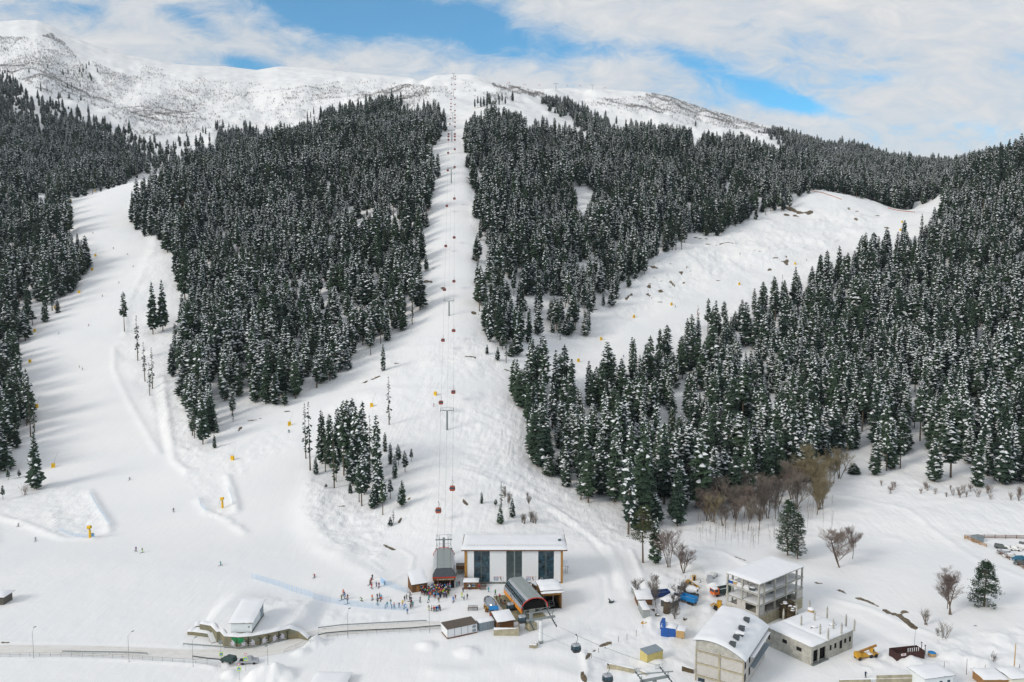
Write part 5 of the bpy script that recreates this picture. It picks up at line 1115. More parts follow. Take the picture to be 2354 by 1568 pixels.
p = P(*V1(1522, 1268)); bb = thing('concrete_block', 'square mossy concrete block with a steel pipe under the sheave frame', 'concrete block', p, .5); part('block', 'concw', bb, (-1.3, -1.3, -.3, 1.3, 1.3, 2.0)); mb = MB(); mb.tube((0, 0, 2.0), (0, 0, 4.6), .55, n=12); mb.build('pipe', M['steel'], bb)
for i, (x, y, s, lb) in enumerate([(1525, 1495, 1.1, 'left block of the snow capped concrete cluster by the white tower'), (1565, 1500, 1.2, 'front block of the snow capped concrete cluster by the white tower'), (1580, 1470, 1.0, 'rear right block of the snow capped concrete cluster by the white tower')]):
    p = P(*V1(x, y)); q = thing('concrete_block', lb, 'concrete block', p, .15 * i, 'concrete blocks by the white tower'); part('block', 'concw', q, (-.5 * s, -.4 * s, -.2, .5 * s, .4 * s, 1.05 * s)); mb = MB(); mb.ball((0, 0, 1.0 * s), .52 * s, .42 * s, .28, 9, 4, math.pi / 2, 0); mb.build('snow_cap', M['snow'], q, True)
# polished capsule cafe and stalls
p = P(*V1(1078, 1060)); cap = thing('capsule_trailer', 'rounded polished metal capsule trailer on the plaza', 'trailer', p, math.radians(112))
mb = MB(); mb.ball((2.4, 0, 1.7), 3.7, 1.75, 1.7, 18, 12); mb.build('body', M['chrome'], cap, True); part('chassis', 'steeld', cap, (.2, -.9, .12, 4.6, .9, .4))
part('window', 'glass', cap, (1.2, 1.42, 1.2, 3.4, 1.5, 1.9)); mb = MB(); mb.tube((1.3, -1.2, .3), (1.3, -1.35, .3), .3, n=10); mb.tube((1.3, 1.2, .3), (1.3, 1.35, .3), .3, n=10); mb.build('wheel', M['black'], cap)
p = P(*V1(1090, 1105)); stl = thing('market_stall', 'stall with a bright blue awning below the metal capsule', 'stall', p, .1); mb = MB(); mb.prism([(-1.4, -.9), (1.4, -.9), (1.4, .9), (-1.4, .9)], [1.9, 1.9, 2.4, 2.4], [2.0, 2.0, 2.5, 2.5]); mb.build('awning', M['bluel'], stl); part('counter', 'woodl', stl, (-1.3, -.7, 0, 1.3, .6, .95))
for x, y in ((-1.3, -.8), (1.3, -.8), (-1.3, .8), (1.3, .8)): part('pole', 'steel', stl, (x - .03, y - .03, 0, x + .03, y + .03, 1.95 if y < 0 else 2.4))
for i, (x, y, c, lb) in enumerate([(1055, 1160, 'red', 'rack of red goods left of the brown hut'), (1080, 1165, 'teal', 'rack of dark teal goods between the trailer and the brown hut'), (1135, 1100, 'red', 'red souvenir rack right of the blue awning'), (990, 1030, 'yellow', 'yellow and brown souvenir stand left of the capsule'), (1008, 1070, 'yellow', 'yellow topped barrel stand below the capsule'), (1190, 1105, 'ply', 'wooden chair like stand at the snow heap by the brown hut')]):
    p = P(*V1(x, y)); q = thing('goods_rack', lb, 'rack', p, i * .7); part('frame', 'wood', q, (-.45, -.3, 0, .45, .3, .9)); r = random.Random(i); mb = MB()
    for k_ in range(9): a = r.uniform(-.45, .45); b = r.uniform(-.3, .3); z = r.uniform(.9, 1.4); mb.obox((a, b, z), (.22, .2, .38), r.uniform(0, 3))
    mb.build('goods', M[c], q)

# ---- house on the terrace with the painted wall
t, W, D = hut('service_house', 'white house with a brown edged snowy roof on the terrace above the painted wall', 'house', V4, (1740, 532), (1897, 532), (1992, 402), 3.0, 4.6, 'plaster', 'fascia', .4, .55, None, depth=11.5)
part('vent', 'steel', t, (W * .82, -.05, 1.5, W * .9, -.003, 1.95)); part('base', 'concd', t, (-.02, -.12, -1.2, W + .12, -.003, .25), (W + .003, 0, -1.2, W + .12, D, .6)); part('door', 'greyp', t, (W + .003, D * .72, .62, W + .1, D * .95, 3.6))
ms = thing('painted_wall', 'curved concrete retaining wall painted with trees and white skiers', 'wall', WALL[0])
pl = [w - WALL[0] for w in WALL]
def wall_mat():
    m, b, N = new_mat('painted_concrete', .9, (.33, .28, .17), .15); tc = N.n('ShaderNodeTexCoord'); nz = N.noise(tc.outputs['Object'], .35, 5, .65); n2 = N.noise(tc.outputs['Object'], 1.3, 4, .7)
    c = N.mix(N.ramp(nz, [(.35, 0.0), (.62, 1.0)]), (.27, .22, .13), (.19, .20, .15)); N.l(N.mix(N.ramp(n2, [(.45, 0.0), (.75, .7)]), c, (.17, .15, .09)), b.inputs['Base Color']); return m
M['mural'] = wall_mat(); mb = MB()
for i, (a, b) in enumerate(zip(pl[:-1], pl[1:])):
    ha, hb_ = WALL_H * WALL_T[i], WALL_H * WALL_T[i + 1]
    mb.hull([(a.x, a.y, -2), (b.x, b.y, -2), (b.x, b.y + 1.1, -2), (a.x, a.y + 1.1, -2), (a.x, a.y, ha), (b.x, b.y, hb_), (b.x, b.y + 1.1, hb_), (a.x, a.y + 1.1, ha)], [(4, 5, 6, 7), (0, 1, 5, 4), (2, 3, 7, 6), (1, 2, 6, 5), (3, 0, 4, 7)])
mb.build('wall', M['mural'], ms)
mb = MB()
for i, (a, b) in enumerate(zip(pl[:-1], pl[1:])):
    n_ = max(1, int((b - a).length / .8))
    for j in range(n_): q = a.lerp(b, j / n_); q2 = a.lerp(b, (j + 1) / n_); w1 = WALL_H * (WALL_T[i] + (WALL_T[i + 1] - WALL_T[i]) * j / n_); w2 = WALL_H * (WALL_T[i] + (WALL_T[i + 1] - WALL_T[i]) * (j + 1) / n_); f = .25 + .12 * math.sin(q.x * 1.7) + .08 * math.sin(q.x * .6); f2 = .25 + .12 * math.sin(q2.x * 1.7) + .08 * math.sin(q2.x * .6); mb.hull([(q.x, q.y - .08, w1 + .02), (q2.x, q2.y - .08, w2 + .02), (q2.x, q2.y + .25, w2 + f2), (q.x, q.y + .25, w1 + f), (q2.x, q2.y + 1.7, w2 + f2), (q.x, q.y + 1.7, w1 + f)], [(0, 1, 2, 3), (3, 2, 4, 5)])
mb.build('snow_cap', M['snow'], ms, True)
def on_wall(px, v):         # wall coordinate from enlarged-view column; returns point and tangent
    for i in range(5, len(WALL_PX) - 1):
        if WALL_PX[i][0] <= px <= WALL_PX[i + 1][0]:
            f = (px - WALL_PX[i][0]) / (WALL_PX[i + 1][0] - WALL_PX[i][0]); a, b = pl[i], pl[i + 1]; q = a.lerp(b, f); t_ = (b - a).normalized(); return Vector((q.x, q.y, v)) + Vector((t_.y, -t_.x, 0)) * .02, t_
def painted(name, px, polys, m, d=.0, **kw):
    p, t_ = on_wall(px, 0); mb = MB(); n_ = Vector((t_.y, -t_.x, 0))
    for poly in polys:
        f = [p + t_ * x + n_ * (.01 + d) + Vector((0, 0, z)) for x, z in poly]; bk = [q - n_ * .018 for q in f]; n = len(f); mb.hull(f + bk, [tuple(range(n)), tuple(range(n, 2 * n))[::-1]] + [(i, n + i, n + (i + 1) % n, (i + 1) % n) for i in range(n)])
    mb.build(name, m, ms, **kw)
M['pgreen'] = mat('green_wall_paint', (.03, .24, .09), .9, .1, 0, .3, 2); M['ptrunk'] = mat('dark_wall_paint', (.06, .06, .045), .9, .1); M['pwhite'] = mat('white_wall_paint', (.62, .60, .66), .9, .1, 0, .15, 3); M['pgrey'] = mat('grey_green_wall_paint', (.14, .17, .12), .9, .1)
painted('painted_tree', 1790, [[(-1.6, 1.8), (-1.0, 1.5), (0, 1.3), (.9, 1.5), (1.8, 1.9), (1.9, 3.0), (-1.8, 3.05)]], M['pgreen'])
for px, w_, h_ in [(1785, .17, 2.8), (1872, .24, 3.1), (1960, .10, 2.7), (2022, .15, 2.9), (2102, .24, 3.1), (2165, .17, 2.5)]:
    r = random.Random(px); pol = [[(-w_, .1), (w_, .1), (w_ * .6, h_), (-w_ * .6, h_)]]
    for q in range(8): z = r.uniform(1.1, 2.3); s = r.choice((-1, 1)); L_ = r.uniform(.4, 1.0); pol.append([(0, z), (s * L_, z + L_ * .55), (s * L_, z + L_ * .55 + .05), (0, z + .12)])
    painted('painted_tree', px, pol, M['ptrunk'], .012)
SK = [[(-1.4, .35), (-1.2, .15), (1.6, .9), (1.7, 1.15)], [(-.7, .6), (.5, .9), (.9, 1.7), (.3, 2.5), (-.4, 2.7), (-.8, 2.0)], [(-.1, 2.6), (.45, 2.55), (.5, 3.05), (.05, 3.15)], [(.3, 1.9), (1.3, 1.6), (1.3, 1.8), (.3, 2.3)]]
for px, fl in [(1755, -1), (1835, 1), (1905, -1), (1992, 1), (2070, 1), (2128, -1)]:
    painted('painted_skier', px, [[(fl * x * .68, z * .66 + .25) for x, z in poly][::fl] for poly in SK], M['pwhite'], .024)
# low wing walls left of the painted wall
for i, (a, b, h, lb) in enumerate([((1450, 548), (1582, 566), 1.1, 'low stone wing wall with thick snow left of the painted wall'), ((1412, 545), (1452, 548), 1.0, 'stub wall at the far left of the painted wall'), ((1470, 505), (1508, 500), 1.0, 'short upper wall stub left of the painted wall')]):
    o, rz, W = frame(P(*V4(*a)), P(*V4(*b))); q = thing('wing_wall', lb, 'wall', o, rz); part('wall', 'mural', q, (0, 0, -1, W, .7, h)); roof_snow(q, -.1, -.1, W + .1, 2.4, h, h + .25, .6, 'snow_cap')
o, rz, W = frame(P(*V4(1612, 612)), P(*V4(1632, 595))); q = thing('fallen_slab', 'tilted snow covered slab leaning left of the painted wall', 'slab'); q.location = P(*V4(1600, 590)); mb = MB(); mb.obox((0, 0, .7), (3.6, 1.6, .15), math.radians(-52), 0, .42); mb.build('board', M['fascia'], q); mb = MB(); mb.obox((0, 0, .88), (3.55, 1.55, .22), math.radians(-52), 0, .42); mb.build('snow_cap', M['snow'], q)
# barrels/bins under the house wall
for i, x in enumerate((1752, 1782, 1808, 1858)):
    p = G(*V4(x, 536)); p.y -= .9; q = thing('waste_bin', 'snow capped bin along the front wall of the white house', 'bin', (p.x, p.y, HZ(p.x, p.y)), 0, 'bins along the house wall'); part('body', 'steeld', q, (-.6, -.3, -.1, .6, .3, .7)); mb = MB(); mb.ball((0, 0, .68), .66, .36, .35, 9, 4, math.pi / 2, 0); mb.build('snow_cap', M['snow'], q, True)

# ------------------------------------------------------------------ building site on the right
# concrete frame building
A = P(*V2(1078, 640)); Bc = P(*V2(1360, 700)); 
fl = P(*V2(1080, 600)); fc = P(*V2(1355, 695)); rc = P(*V2(1800, 545))
ax_a = P(*V2(1085, 300), z=13.0); ax_b = P(*V2(1365, 400), z=13.0); ax_c = P(*V2(1805, 268), z=13.0)
o, rz, W, D = fr3(ax_a, ax_b, ax_c); HB = 13.0
# local x from the left corner to the near corner, local y from the near side to the far right
fb = thing('concrete_frame_building', 'unfinished concrete frame building with open floors and a flat snowy roof', 'building', (o.x, o.y, 0), rz)
lv = [3.4, 6.4, 9.7, HB]; nx, ny = 2, 4
slabw = .32
for i, z in enumerate(lv):
    part('floor_slab', 'conc', fb, (-.15, -.15, z - slabw, W + .15, D + .15, z))
roof_snow(fb, -.2, -.2, W + .2, D + .2, HB, HB, .5)
for z in lv[1:3]: roof_snow(fb, .25, .25, W - .25, D - .25, z, z, .2, 'floor_snow')
xs = [0, W * .48, W]; ys = [0, D * .12, D * .36, D * .62, D * .86, D]
for i, x in enumerate(xs):
    for j, y in enumerate(ys):
        s = .22; mb = MB(); xx = min(max(x, s), W - s); yy = min(max(y, s), D - s); mb.box(xx - s, yy - s, -.5, xx + s, yy + s, lv[0] - slabw - .001)
        for a, b in zip(lv[:-1], lv[1:]): mb.box(xx - s, yy - s, a + .001, xx + s, yy + s, b - slabw - .001)
        mb.build('column', M['conc'], fb)
part('basement_wall', 'concw', fb, (.45, -.1, -.5, W - .45, .15, 3.07), (W - .15, .45, -.5, W + .1, D, 3.07))
part('basement_opening', 'dark', fb, (W * .2, -.13, 1.0, W * .32, -.103, 2.2)); part('basement_opening', 'dark', fb, (W * .02, -.13, 1.9, W * .14, -.103, 2.5)); part('basement_opening', 'dark', fb, (W * .68, -.13, 1.5, W * .9, -.103, 1.9))
z0, z1 = lv[0] + .002, lv[1] - slabw - .002
part('block_wall', 'block', fb, (.45, -.02, z0, W * .05, .2, z1), (W * .05, -.02, z0, W * .34, .2, z0 + .9), (W * .34, -.02, z0, W * .48 - .23, .2, z1), (W * .48 + .23, -.02, z0, W * .6, .2, z1), (W * .6, -.02, z0, W * .92, .2, z0 + .5), (W * .92, -.02, z0, W - .45, .2, z1))
part('block_wall', 'block', fb, (W - .2, .45, z0, W + .02, D * .12 - .24, z1)); part('block_wall', 'block', fb, (W - .2, D * .86 + .24, z0, W + .02, D - .45, z1))
part('inner_wall', 'blockg', fb, (W * .02, 5.2, z0, W * .3, 5.45, z1), (W * .5, 4.5, z0, W * .95, 4.75, z1)); part('inner_wall', 'concd', fb, (.6, D * .4, lv[2] + .25, W * .8, D * .4 + .2, lv[3] - .35), (.6, D * .45, lv[1] + .25, W * .8, D * .45 + .2, lv[2] - .35), (.8, D * .8, z0, W * .9, D * .8 + .2, z1))
def ploc(q, lx, ly, lz): return q.location + Matrix.Rotation(q.rotation_euler[2], 3, 'Z') @ Vector((lx, ly, lz))
r = random.Random(5)
for i, (x, y, m_, lb) in enumerate([(.08, 1.2, 'blue', 'blue tarpaulin heap on the third floor edge of the frame building'), (.2, 1.3, 'ply', 'brown crate on the third floor edge of the frame building'), (.36, 1.2, 'white', 'snowy pallet of boards, left of three on the third floor'), (.55, 1.2, 'white', 'snowy pallet of boards, middle of three on the third floor'), (.72, 1.3, 'steeld', 'snowy pallet of boards, right of three on the third floor')]):
    q = thing('material_stack', lb, 'stack', ploc(fb, W * x, y, lv[2] + .16), rz + .1 * i); mb = MB(); mb.obox((0, 0, .35), (1.9 - .1 * i, 1.3, .6), 0); mb.obox((.2, .1, .72), (1.5, 1.0, .14), .2); mb.build('load', M[m_], q); mb = MB(); mb.ball((0, 0, .78), .95, .65, .25, 10, 4, math.pi / 2, 0); mb.build('snow_cap', M['snow'], q, True)
for i, (x, y, z, s, lb) in enumerate([(W + 1.2, D * .55, 5.0, 1.0, 'taller snowy timber formwork stack against the frame building'), (W + 3.5, D * .50, 4.5, .8, 'lower propped timber formwork stack beside the taller one')]):
    q = thing('formwork_stack', lb, 'formwork', ploc(fb, x, y, 0), rz + .3 * i); mb = MB()
    for k_ in range(9): mb.obox((r.uniform(-.3, .3), r.uniform(-.4, .4), .4 + k_ * z / 9), (2.6 * s, 4.4 * s, .12), r.uniform(-.12, .12))
    for k_ in range(7): a = r.uniform(-2, 2); mb.tube((1.2 * s, a, z * .8), (3.0 * s, a + r.uniform(-.4, .4), .2), .05, n=4)
    mb.box(-1.1 * s, -1.9 * s, 0, 1.0 * s, 1.9 * s, z * .9); mb.build('timber', M['rust'], q); mb = MB()
    for k_ in range(6): mb.ball((r.uniform(-.9, .9), r.uniform(-1.7, 1.7), z * r.uniform(.85, .98)), .7, .8, .3, 8, 4, math.pi / 2, 0)
    mb.build('snow_cap', M['snow'], q, True)
# low concrete building
a_ = P(*V2(1425, 770), z=5.0); b_ = P(*V2(1812, 945), z=5.0); c_2 = P(*V2(2175, 800), z=5.0); o, rz, W, D = fr3(a_, b_, c_2); H2 = 5.0
lb_ = thing('low_concrete_building', 'low bare concrete building with a snowy deck and upright column stubs', 'building', (o.x, o.y, 0), rz)
part('wall', 'conc', lb_, (0, 0, -1, W, .35, H2), (0, .353, -1, .35, D, H2), (.353, D - .35, -1, W, D, H2), (W - .35, .353, 3.9, W, D * .36, H2), (W - .35, .353, -1, W, .8, 3.897), (W - .35, D * .16, -1, W, D * .19, 3.897), (W - .35, D * .34, -1, W, D * .36, 3.897), (W - .35, D * .36 + .003, -1, W, D - .353, H2))
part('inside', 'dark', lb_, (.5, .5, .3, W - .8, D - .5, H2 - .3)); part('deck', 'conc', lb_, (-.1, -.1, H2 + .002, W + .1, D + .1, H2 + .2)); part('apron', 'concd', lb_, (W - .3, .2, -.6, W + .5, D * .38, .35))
roof_snow(lb_, -.1, -.1, W + .12, D * .36, H2 + .2, H2 + .2, .55); roof_snow(lb_, -.1, D * .36 - .3, W + .1, D + .12, H2 + .2, H2 + .2, .4)
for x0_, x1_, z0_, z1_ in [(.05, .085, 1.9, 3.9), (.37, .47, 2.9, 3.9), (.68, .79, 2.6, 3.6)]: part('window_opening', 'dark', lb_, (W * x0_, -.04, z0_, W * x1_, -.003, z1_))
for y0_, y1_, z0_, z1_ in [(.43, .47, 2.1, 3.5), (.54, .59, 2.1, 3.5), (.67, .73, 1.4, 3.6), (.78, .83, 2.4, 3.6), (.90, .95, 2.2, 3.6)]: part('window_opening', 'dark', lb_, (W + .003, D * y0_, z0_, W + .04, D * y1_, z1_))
for (x, y, h) in [(V2, (1570, 700), (1570, 612)), (V2, (1722, 768), (1722, 650)), (V2, (1835, 727), (1835, 620)), (V2, (1943, 688), (1945, 568)), (V2, (1682, 658), (1682, 572)), (V2, (1883, 842), (1885, 725)), (V2, (1952, 880), (1952, 770)), (V2, (1996, 797), (1998, 682)), (V2, (2066, 832), (2068, 712)), (V2, (2105, 757), (2107, 636)), (V2, (2176, 800), (2178, 668)), (V2, (1793, 600), (1793, 540))]:
    p = P(*V2(*y), z=5.1); zt_ = ZAT(*V2(*h), p.y); mb = MB(); R_ = Matrix.Rotation(-rz, 3, 'Z'); q = R_ @ (p - Vector((o.x, o.y, 0))); mb.box(q.x - .18, q.y - .18, H2, q.x + .18, q.y + .18, min(zt_ - .6, H2 + 2.9)); mb.box(q.x - .1, q.y - .1, min(zt_ - .6, H2 + 2.9), q.x + .1, q.y + .1, min(zt_, H2 + 3.4)); mb.build('column_stub', M['conc'], lb_)
for (x, y, lb) in [(1990, 755, 'snowy heap of boards on the far deck of the low concrete building'), (1835, 775, 'small snowy rubble heap on the deck between the column stubs')]:
    p = P(*V2(x, y), z=5.4); q = thing('rubble_heap', lb, 'heap', p); mb = MB()
    for k_ in range(8): mb.obox((r.uniform(-.8, .8), r.uniform(-.5, .5), r.uniform(.1, .4)), (r.uniform(.4, 1.4), .3, .15), r.uniform(0, 3), r.uniform(-.3, .3))
    mb.build('debris', M['rust'], q); mb = MB(); mb.ball((0, 0, .35), 1.0, .7, .35, 9, 4, math.pi / 2, 0); mb.build('snow_cap', M['snow'], q, True)
p = P(*V2(1805, 640), z=5.1); q = thing('round_tank', 'round brown tank with a snow dome behind the column stubs', 'tank', p); mb = MB(); mb.tube((0, 0, 0), (0, 0, .9), .9, n=14); mb.build('body', M['ply'], q); mb = MB(); mb.ball((0, 0, .85), 1.0, 1.0, .6, 12, 5, math.pi / 2, 0); mb.build('snow_cap', M['snow'], q, True)
# retaining corner between the two buildings
oc, rzc, Wc = frame(P(*V2(1415, 725)), P(*V2(1500, 755))); 

# block house with a curved snowy roof
a_ = P(*V2(818, 930), z=9.0); b_ = P(*V2(1232, 1035), z=9.0); c_2 = P(*V2(1420, 745), z=9.0); o, rz, W, D = fr3(a_, b_, c_2); ZE = 9.0
bh = thing('block_house', 'tall pale block house with an arched snow roof and four dark skylights', 'house', (o.x, o.y, 0), rz)
rise = 2.6; N_ = 12
def arch_z(f): return ZE + rise * (1 - (2 * f - .62) ** 2 / 1.9) - .35
mb = MB(); mb.box(.25, .25, -1, W - .25, D - .25, ZE); mb.build('block_wall', M['block'], bh)
for x in (0, W * .5, W): part('column', 'concw', bh, (max(0, x - .22), 0, -1, min(W, x + .22), .248, ZE - .001))
for z in (1.2, 4.4, 7.6): part('beam', 'concw', bh, (.22, .01, z, W * .5 - .223, .247, z + .4)); part('beam', 'concw', bh, (W * .5 + .223, .01, z, W - .223, .247, z + .4))
mb = MB(); n_ = N_; pts = [(W * i / n_, arch_z(i / n_)) for i in range(n_ + 1)]
mb.hull([(x, 0.02, z) for x, z in pts] + [(W, .02, ZE - .5), (0, .02, ZE - .5)] + [(x, .24, z) for x, z in pts] + [(W, .24, ZE - .5), (0, .24, ZE - .5)], [tuple(range(n_ + 3))[::-1], tuple(range(n_ + 3, 2 * n_ + 6))]); mb.build('gable', M['conc'], bh)
for j in range(5):
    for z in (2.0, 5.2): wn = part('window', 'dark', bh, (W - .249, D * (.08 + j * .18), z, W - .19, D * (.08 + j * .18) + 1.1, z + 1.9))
part('balcony', 'greyp', bh, (W + .003, D * .25, 4.4, W + 1.3, D * .95, 4.55)); part('balcony', 'greyp', bh, (W + .003, D * .2, 7.5, W + 1.3, D * .95, 7.65)); roof_snow(bh, W, D * .2, W + 1.35, D * .95, 7.65, 7.65, .2, 'balcony_snow')
part('window', 'glass', bh, (W * .06, .2, -.2, W * .2, .243, .9))
def arch_sheet(name, m, z_off, th, ov, noise=0):
    mb = MB(); nx_ = 22; ny_ = 24; vs = []
    for j in range(ny_ + 1):
        for i in range(nx_ + 1):
            f = -ov / W + (1 + 2 * ov / W) * i / nx_; y = -ov + (D + 2 * ov) * j / ny_; e = min(i, nx_ - i, j, ny_ - j)
            t_ = th * (0.08 if (noise and e == 0) else 1) * (1 + (float(vnoise(np.array([f * W]), np.array([y]), 2.6, 4)[0]) * .7 if noise else 0)); vs.append((f * W, y, arch_z(f) + z_off + t_))
    mb.hull(vs, [(j * (nx_ + 1) + i, j * (nx_ + 1) + i + 1, (j + 1) * (nx_ + 1) + i + 1, (j + 1) * (nx_ + 1) + i) for j in range(ny_) for i in range(nx_)])
    lo = [(x, y, arch_z(x / W) + z_off) for x, y, z in vs]; mb.hull(lo, [((j + 1) * (nx_ + 1) + i, (j + 1) * (nx_ + 1) + i + 1, j * (nx_ + 1) + i + 1, j * (nx_ + 1) + i) for j in range(ny_) for i in range(nx_)])
    rim = [i for i in range(nx_ + 1)] + [(nx_ + 1) * j + nx_ for j in range(1, ny_ + 1)] + [(nx_ + 1) * ny_ + i for i in range(nx_ - 1, -1, -1)] + [(nx_ + 1) * j for j in range(ny_ - 1, 0, -1)]; n = len(rim)
    mb.hull([vs[q] for q in rim] + [lo[q] for q in rim], [(i, n + i, n + (i + 1) % n, (i + 1) % n) for i in range(n)]); return mb.build(name, m, bh, bool(noise))
arch_sheet('roof', M['steeld'], .02, .12, .6); arch_sheet('roof_snow', M['snow'], .16, .55, .62, 1)
R_ = Matrix.Rotation(-rz, 3, 'Z')
for (x, y) in [(1255, 705), (1212, 775), (1167, 850), (1135, 905)]:
    p = P(*V2(x, y), z=ZE + rise); q = R_ @ (p - Vector((o.x, o.y, 0))); zz = arch_z(q.x / W) + .3; s_ = part('skylight', 'visor', bh, (q.x - .65, q.y - .6, zz, q.x + .65, q.y + .7, zz + 1.15)); part('skylight_lid', 'steeld', s_, (q.x - .75, q.y - .7, zz + 1.153, q.x + .75, q.y + .8, zz + 1.25))
p = P(*V2(1195, 810), z=ZE + rise); q = R_ @ (p - Vector((o.x, o.y, 0))); zz = arch_z(q.x / W) + .4; s_ = part('roof_dormer', 'visor', bh, (q.x - 1.0, q.y - .5, zz, q.x + 1.0, q.y + .5, zz + .6)); roof_snow(bh, q.x - 1.15, q.y - .6, q.x + 1.15, q.y + .7, zz + .62, zz + .8, .15)

# sheds, containers
hut('shed', 'low snowed-in shed at the upper left of the truck yard', 'shed', V2, (300, 512), (352, 506), (352, 480), 2.0, 2.2, 'greyw', 'steeld', .5, .2, 0, depth=3)
t, W, D = hut('shed', 'shed with a broad snowy gable roof and brown front in the truck yard', 'shed', V2, (322, 592), (448, 590), (440, 540), 2.2, 2.9, 'wood', 'steeld', .55, .3, 0, depth=5)
t, W, D = hut('container', 'grey container end-on with snow on top, lowest of the yard sheds', 'container', V2, (368, 694), (428, 692), (405, 628), 2.5, 2.5, 'greyw', 'ply', .35, .05, 0, depth=6.5)
hut('snowed_truck_body', 'box body under a thick snow hood left of the rusty tank', 'container', V2, (520, 590), (600, 620), (600, 560), 2.2, 2.4, 'steeld', 'steeld', .7, .35, 0, depth=4.5)
p = P(*V2(572, 640)); q = thing('rusty_tank', 'dark rusty upright tank among bare shrubs in the truck yard', 'tank', p, .4); mb = MB(); mb.tube((0, 0, -.2), (0, 0, 3.6), 1.15, 1.0, 12); mb.build('body', M['rust'], q); mb = MB(); mb.tube((-.2, -1.12, 1.0), (-.2, -1.2, 1.0), .3, n=8); mb.build('hatch', M['steeld'], q); mb = MB(); mb.ball((0, 0, 3.6), 1.05, 1.05, .5, 10, 4, math.pi / 2, 0); mb.build('snow_cap', M['snow'], q, True)
t, W, D = hut('blue_cabin', 'bright blue cabin half buried under a rounded snow hood', 'cabin', V2, (520, 845), (648, 866), (640, 800), 2.6, 2.6, 'blue', 'blue', .75, .02, 0, depth=3.4)
part('joint', 'steeld', t, (W * .5, -.04, 0, W * .5 + .12, -.003, 2.6)); mb = MB(); mb.prism([(-.25, -.05), (1.3, -.05), (.6, 3.6), (-.25, 3.6)], 2.0, 3.9); mb.build('front_shield', M['blue'], t); mb = MB(); mb.ball((0, 0, 0), .16, .05, .22, 8, 5); [mb.ball((.1, 0, .5), .1, .05, .14, 8, 5), mb.ball((-.1, 0, -.45), .14, .05, .14, 8, 5)]; e_ = mb.build('white_emblem', M['white'], t, True); e_.location = (.2, -.1, 3.2)
part('side_hatch', 'ply', t, (W + .05, -.25, .5, W + 2.4, .1, 2.5)); roof_snow(t, W, -.2, W + 2.5, 3.2, 2.52, 2.6, .35)
mb = MB(); [mb.tube((W + x, y, .3), (W + x, y + .25, .3), .33, n=10) for x in (.5, 1.8) for y in (0.15, 2.4)]; mb.build('wheel', M['black'], t)
hut('yellow_container', 'pale yellow sided container with a grey ridge roof on open snow', 'container', V2, (404, 1092), (538, 1050), (495, 968), 2.7, 3.0, 'lemon', 'greyp', 0, .06, 0, depth=3.0)
# dark red brown open container
a_, b_, c_2 = P(*V3(893, 1378)), P(*V3(1150, 1350)), P(*V3(1100, 1250)); o, rz, W, D = fr3(a_, b_, c_2); D = 3.2
oc_ = thing('open_container', 'dark red brown open-topped container with white posts inside', 'container', o, rz)
part('side_wall', 'redbrown', oc_, (0, 0, -.5, W, .12, 2.2), (0, D - .12, -.5, W, D, 2.2), (0, .123, -.5, .12, D - .123, 2.2), (W - .12, .123, -.5, W, D - .123, 2.2)); part('sign', 'white', oc_, (W * .15, -.05, 1.4, W * .32, -.003, 2.0)); part('sign_text', 'red', oc_, (W * .18, -.07, 1.6, W * .29, -.053, 1.72), (W * .19, -.07, 1.8, W * .28, -.053, 1.88))
for i in range(6): part('post', 'white', oc_, (W * (.42 + i * .075), .3, .2, W * (.42 + i * .075) + .12, .42, 3.1))
part('rail', 'steel', oc_, (W * .4, .43, 3.0, W * .86, .47, 3.06)); part('inner_floor', 'rust', oc_, (.15, .15, -.4, W - .15, D - .15, .6))
mb = MB(); mb.tube((W * .64, .36, 3.1), (W * .66, .36, 8.2), .05, n=5); mb.build('aerial', M['steel'], oc_)
for x, y in ((1120, 1290), (1154, 1320)): p = P(*V3(x, y)); q = thing('vent_pipe', 'grey pipe standing behind the dark red open container', 'pipe', p, 0, 'pipes behind the open container'); mb = MB(); mb.tube((0, 0, 0), (0, 0, 2.6), .12, n=8); mb.build('pipe', M['steel'], q); mb = MB(); mb.tube((0, 0, 2.6), (0, 0, 2.8), .2, n=8); mb.build('cap', M['steeld'], q)
p = P(*V3(1218, 1318)); q = thing('pool_tub', 'small tub with a round blue cover right of the dark red container', 'tub', p); mb = MB(); mb.tube((0, 0, 0), (0, 0, .7), 1.0, n=14); mb.build('body', M['ply'], q); mb = MB(); mb.ball((0, 0, .7), 1.02, 1.02, .3, 14, 4, math.pi / 2, 0); mb.build('cover', M['bluel'], q, True)
# roofs and walls at the bottom right
V14 = View(3500, 2550, 3.95)
hut('flat_house', 'low white house with a snowy flat roof at the bottom right', 'house', V14, (780, 850), (1225, 790), (1120, 640), 3.2, 3.2, 'plaster', 'steeld', .5, .4, 0, None, ((.52, .62, 1.2, 2.1), (.8, .9, 1.2, 2.1)), depth=5.6)
o, rz, W = frame(P(*V14(-560, 745)), P(*V14(610, 712))); q = thing('garden_wall', 'long weathered concrete wall left of the low white house', 'wall', o, rz); part('wall', 'concw', q, (0, 0, -1, W * .42, .35, 1.2), (W * .5, 0, -1, W, .35, 1.9)); roof_snow(q, 0, -.05, W, .42, 1.2, 1.25, .15, 'snow_cap')
hut('snowed_roof', 'wooden roof edge under thick snow right of the low white house', 'roof', V14, (1720, 800), (2100, 800), (2050, 620), 2.2, 2.2, 'woodl', 'ochre', .6, .4, 0, depth=5)
hut('cream_shed', 'pale cream shed with a rounded snow roof at the bottom right corner', 'shed', V14, (2150, 830), (2420, 810), (2300, 620), 2.8, 2.9, 'cream', 'steeld', .6, .3, 0, depth=5)
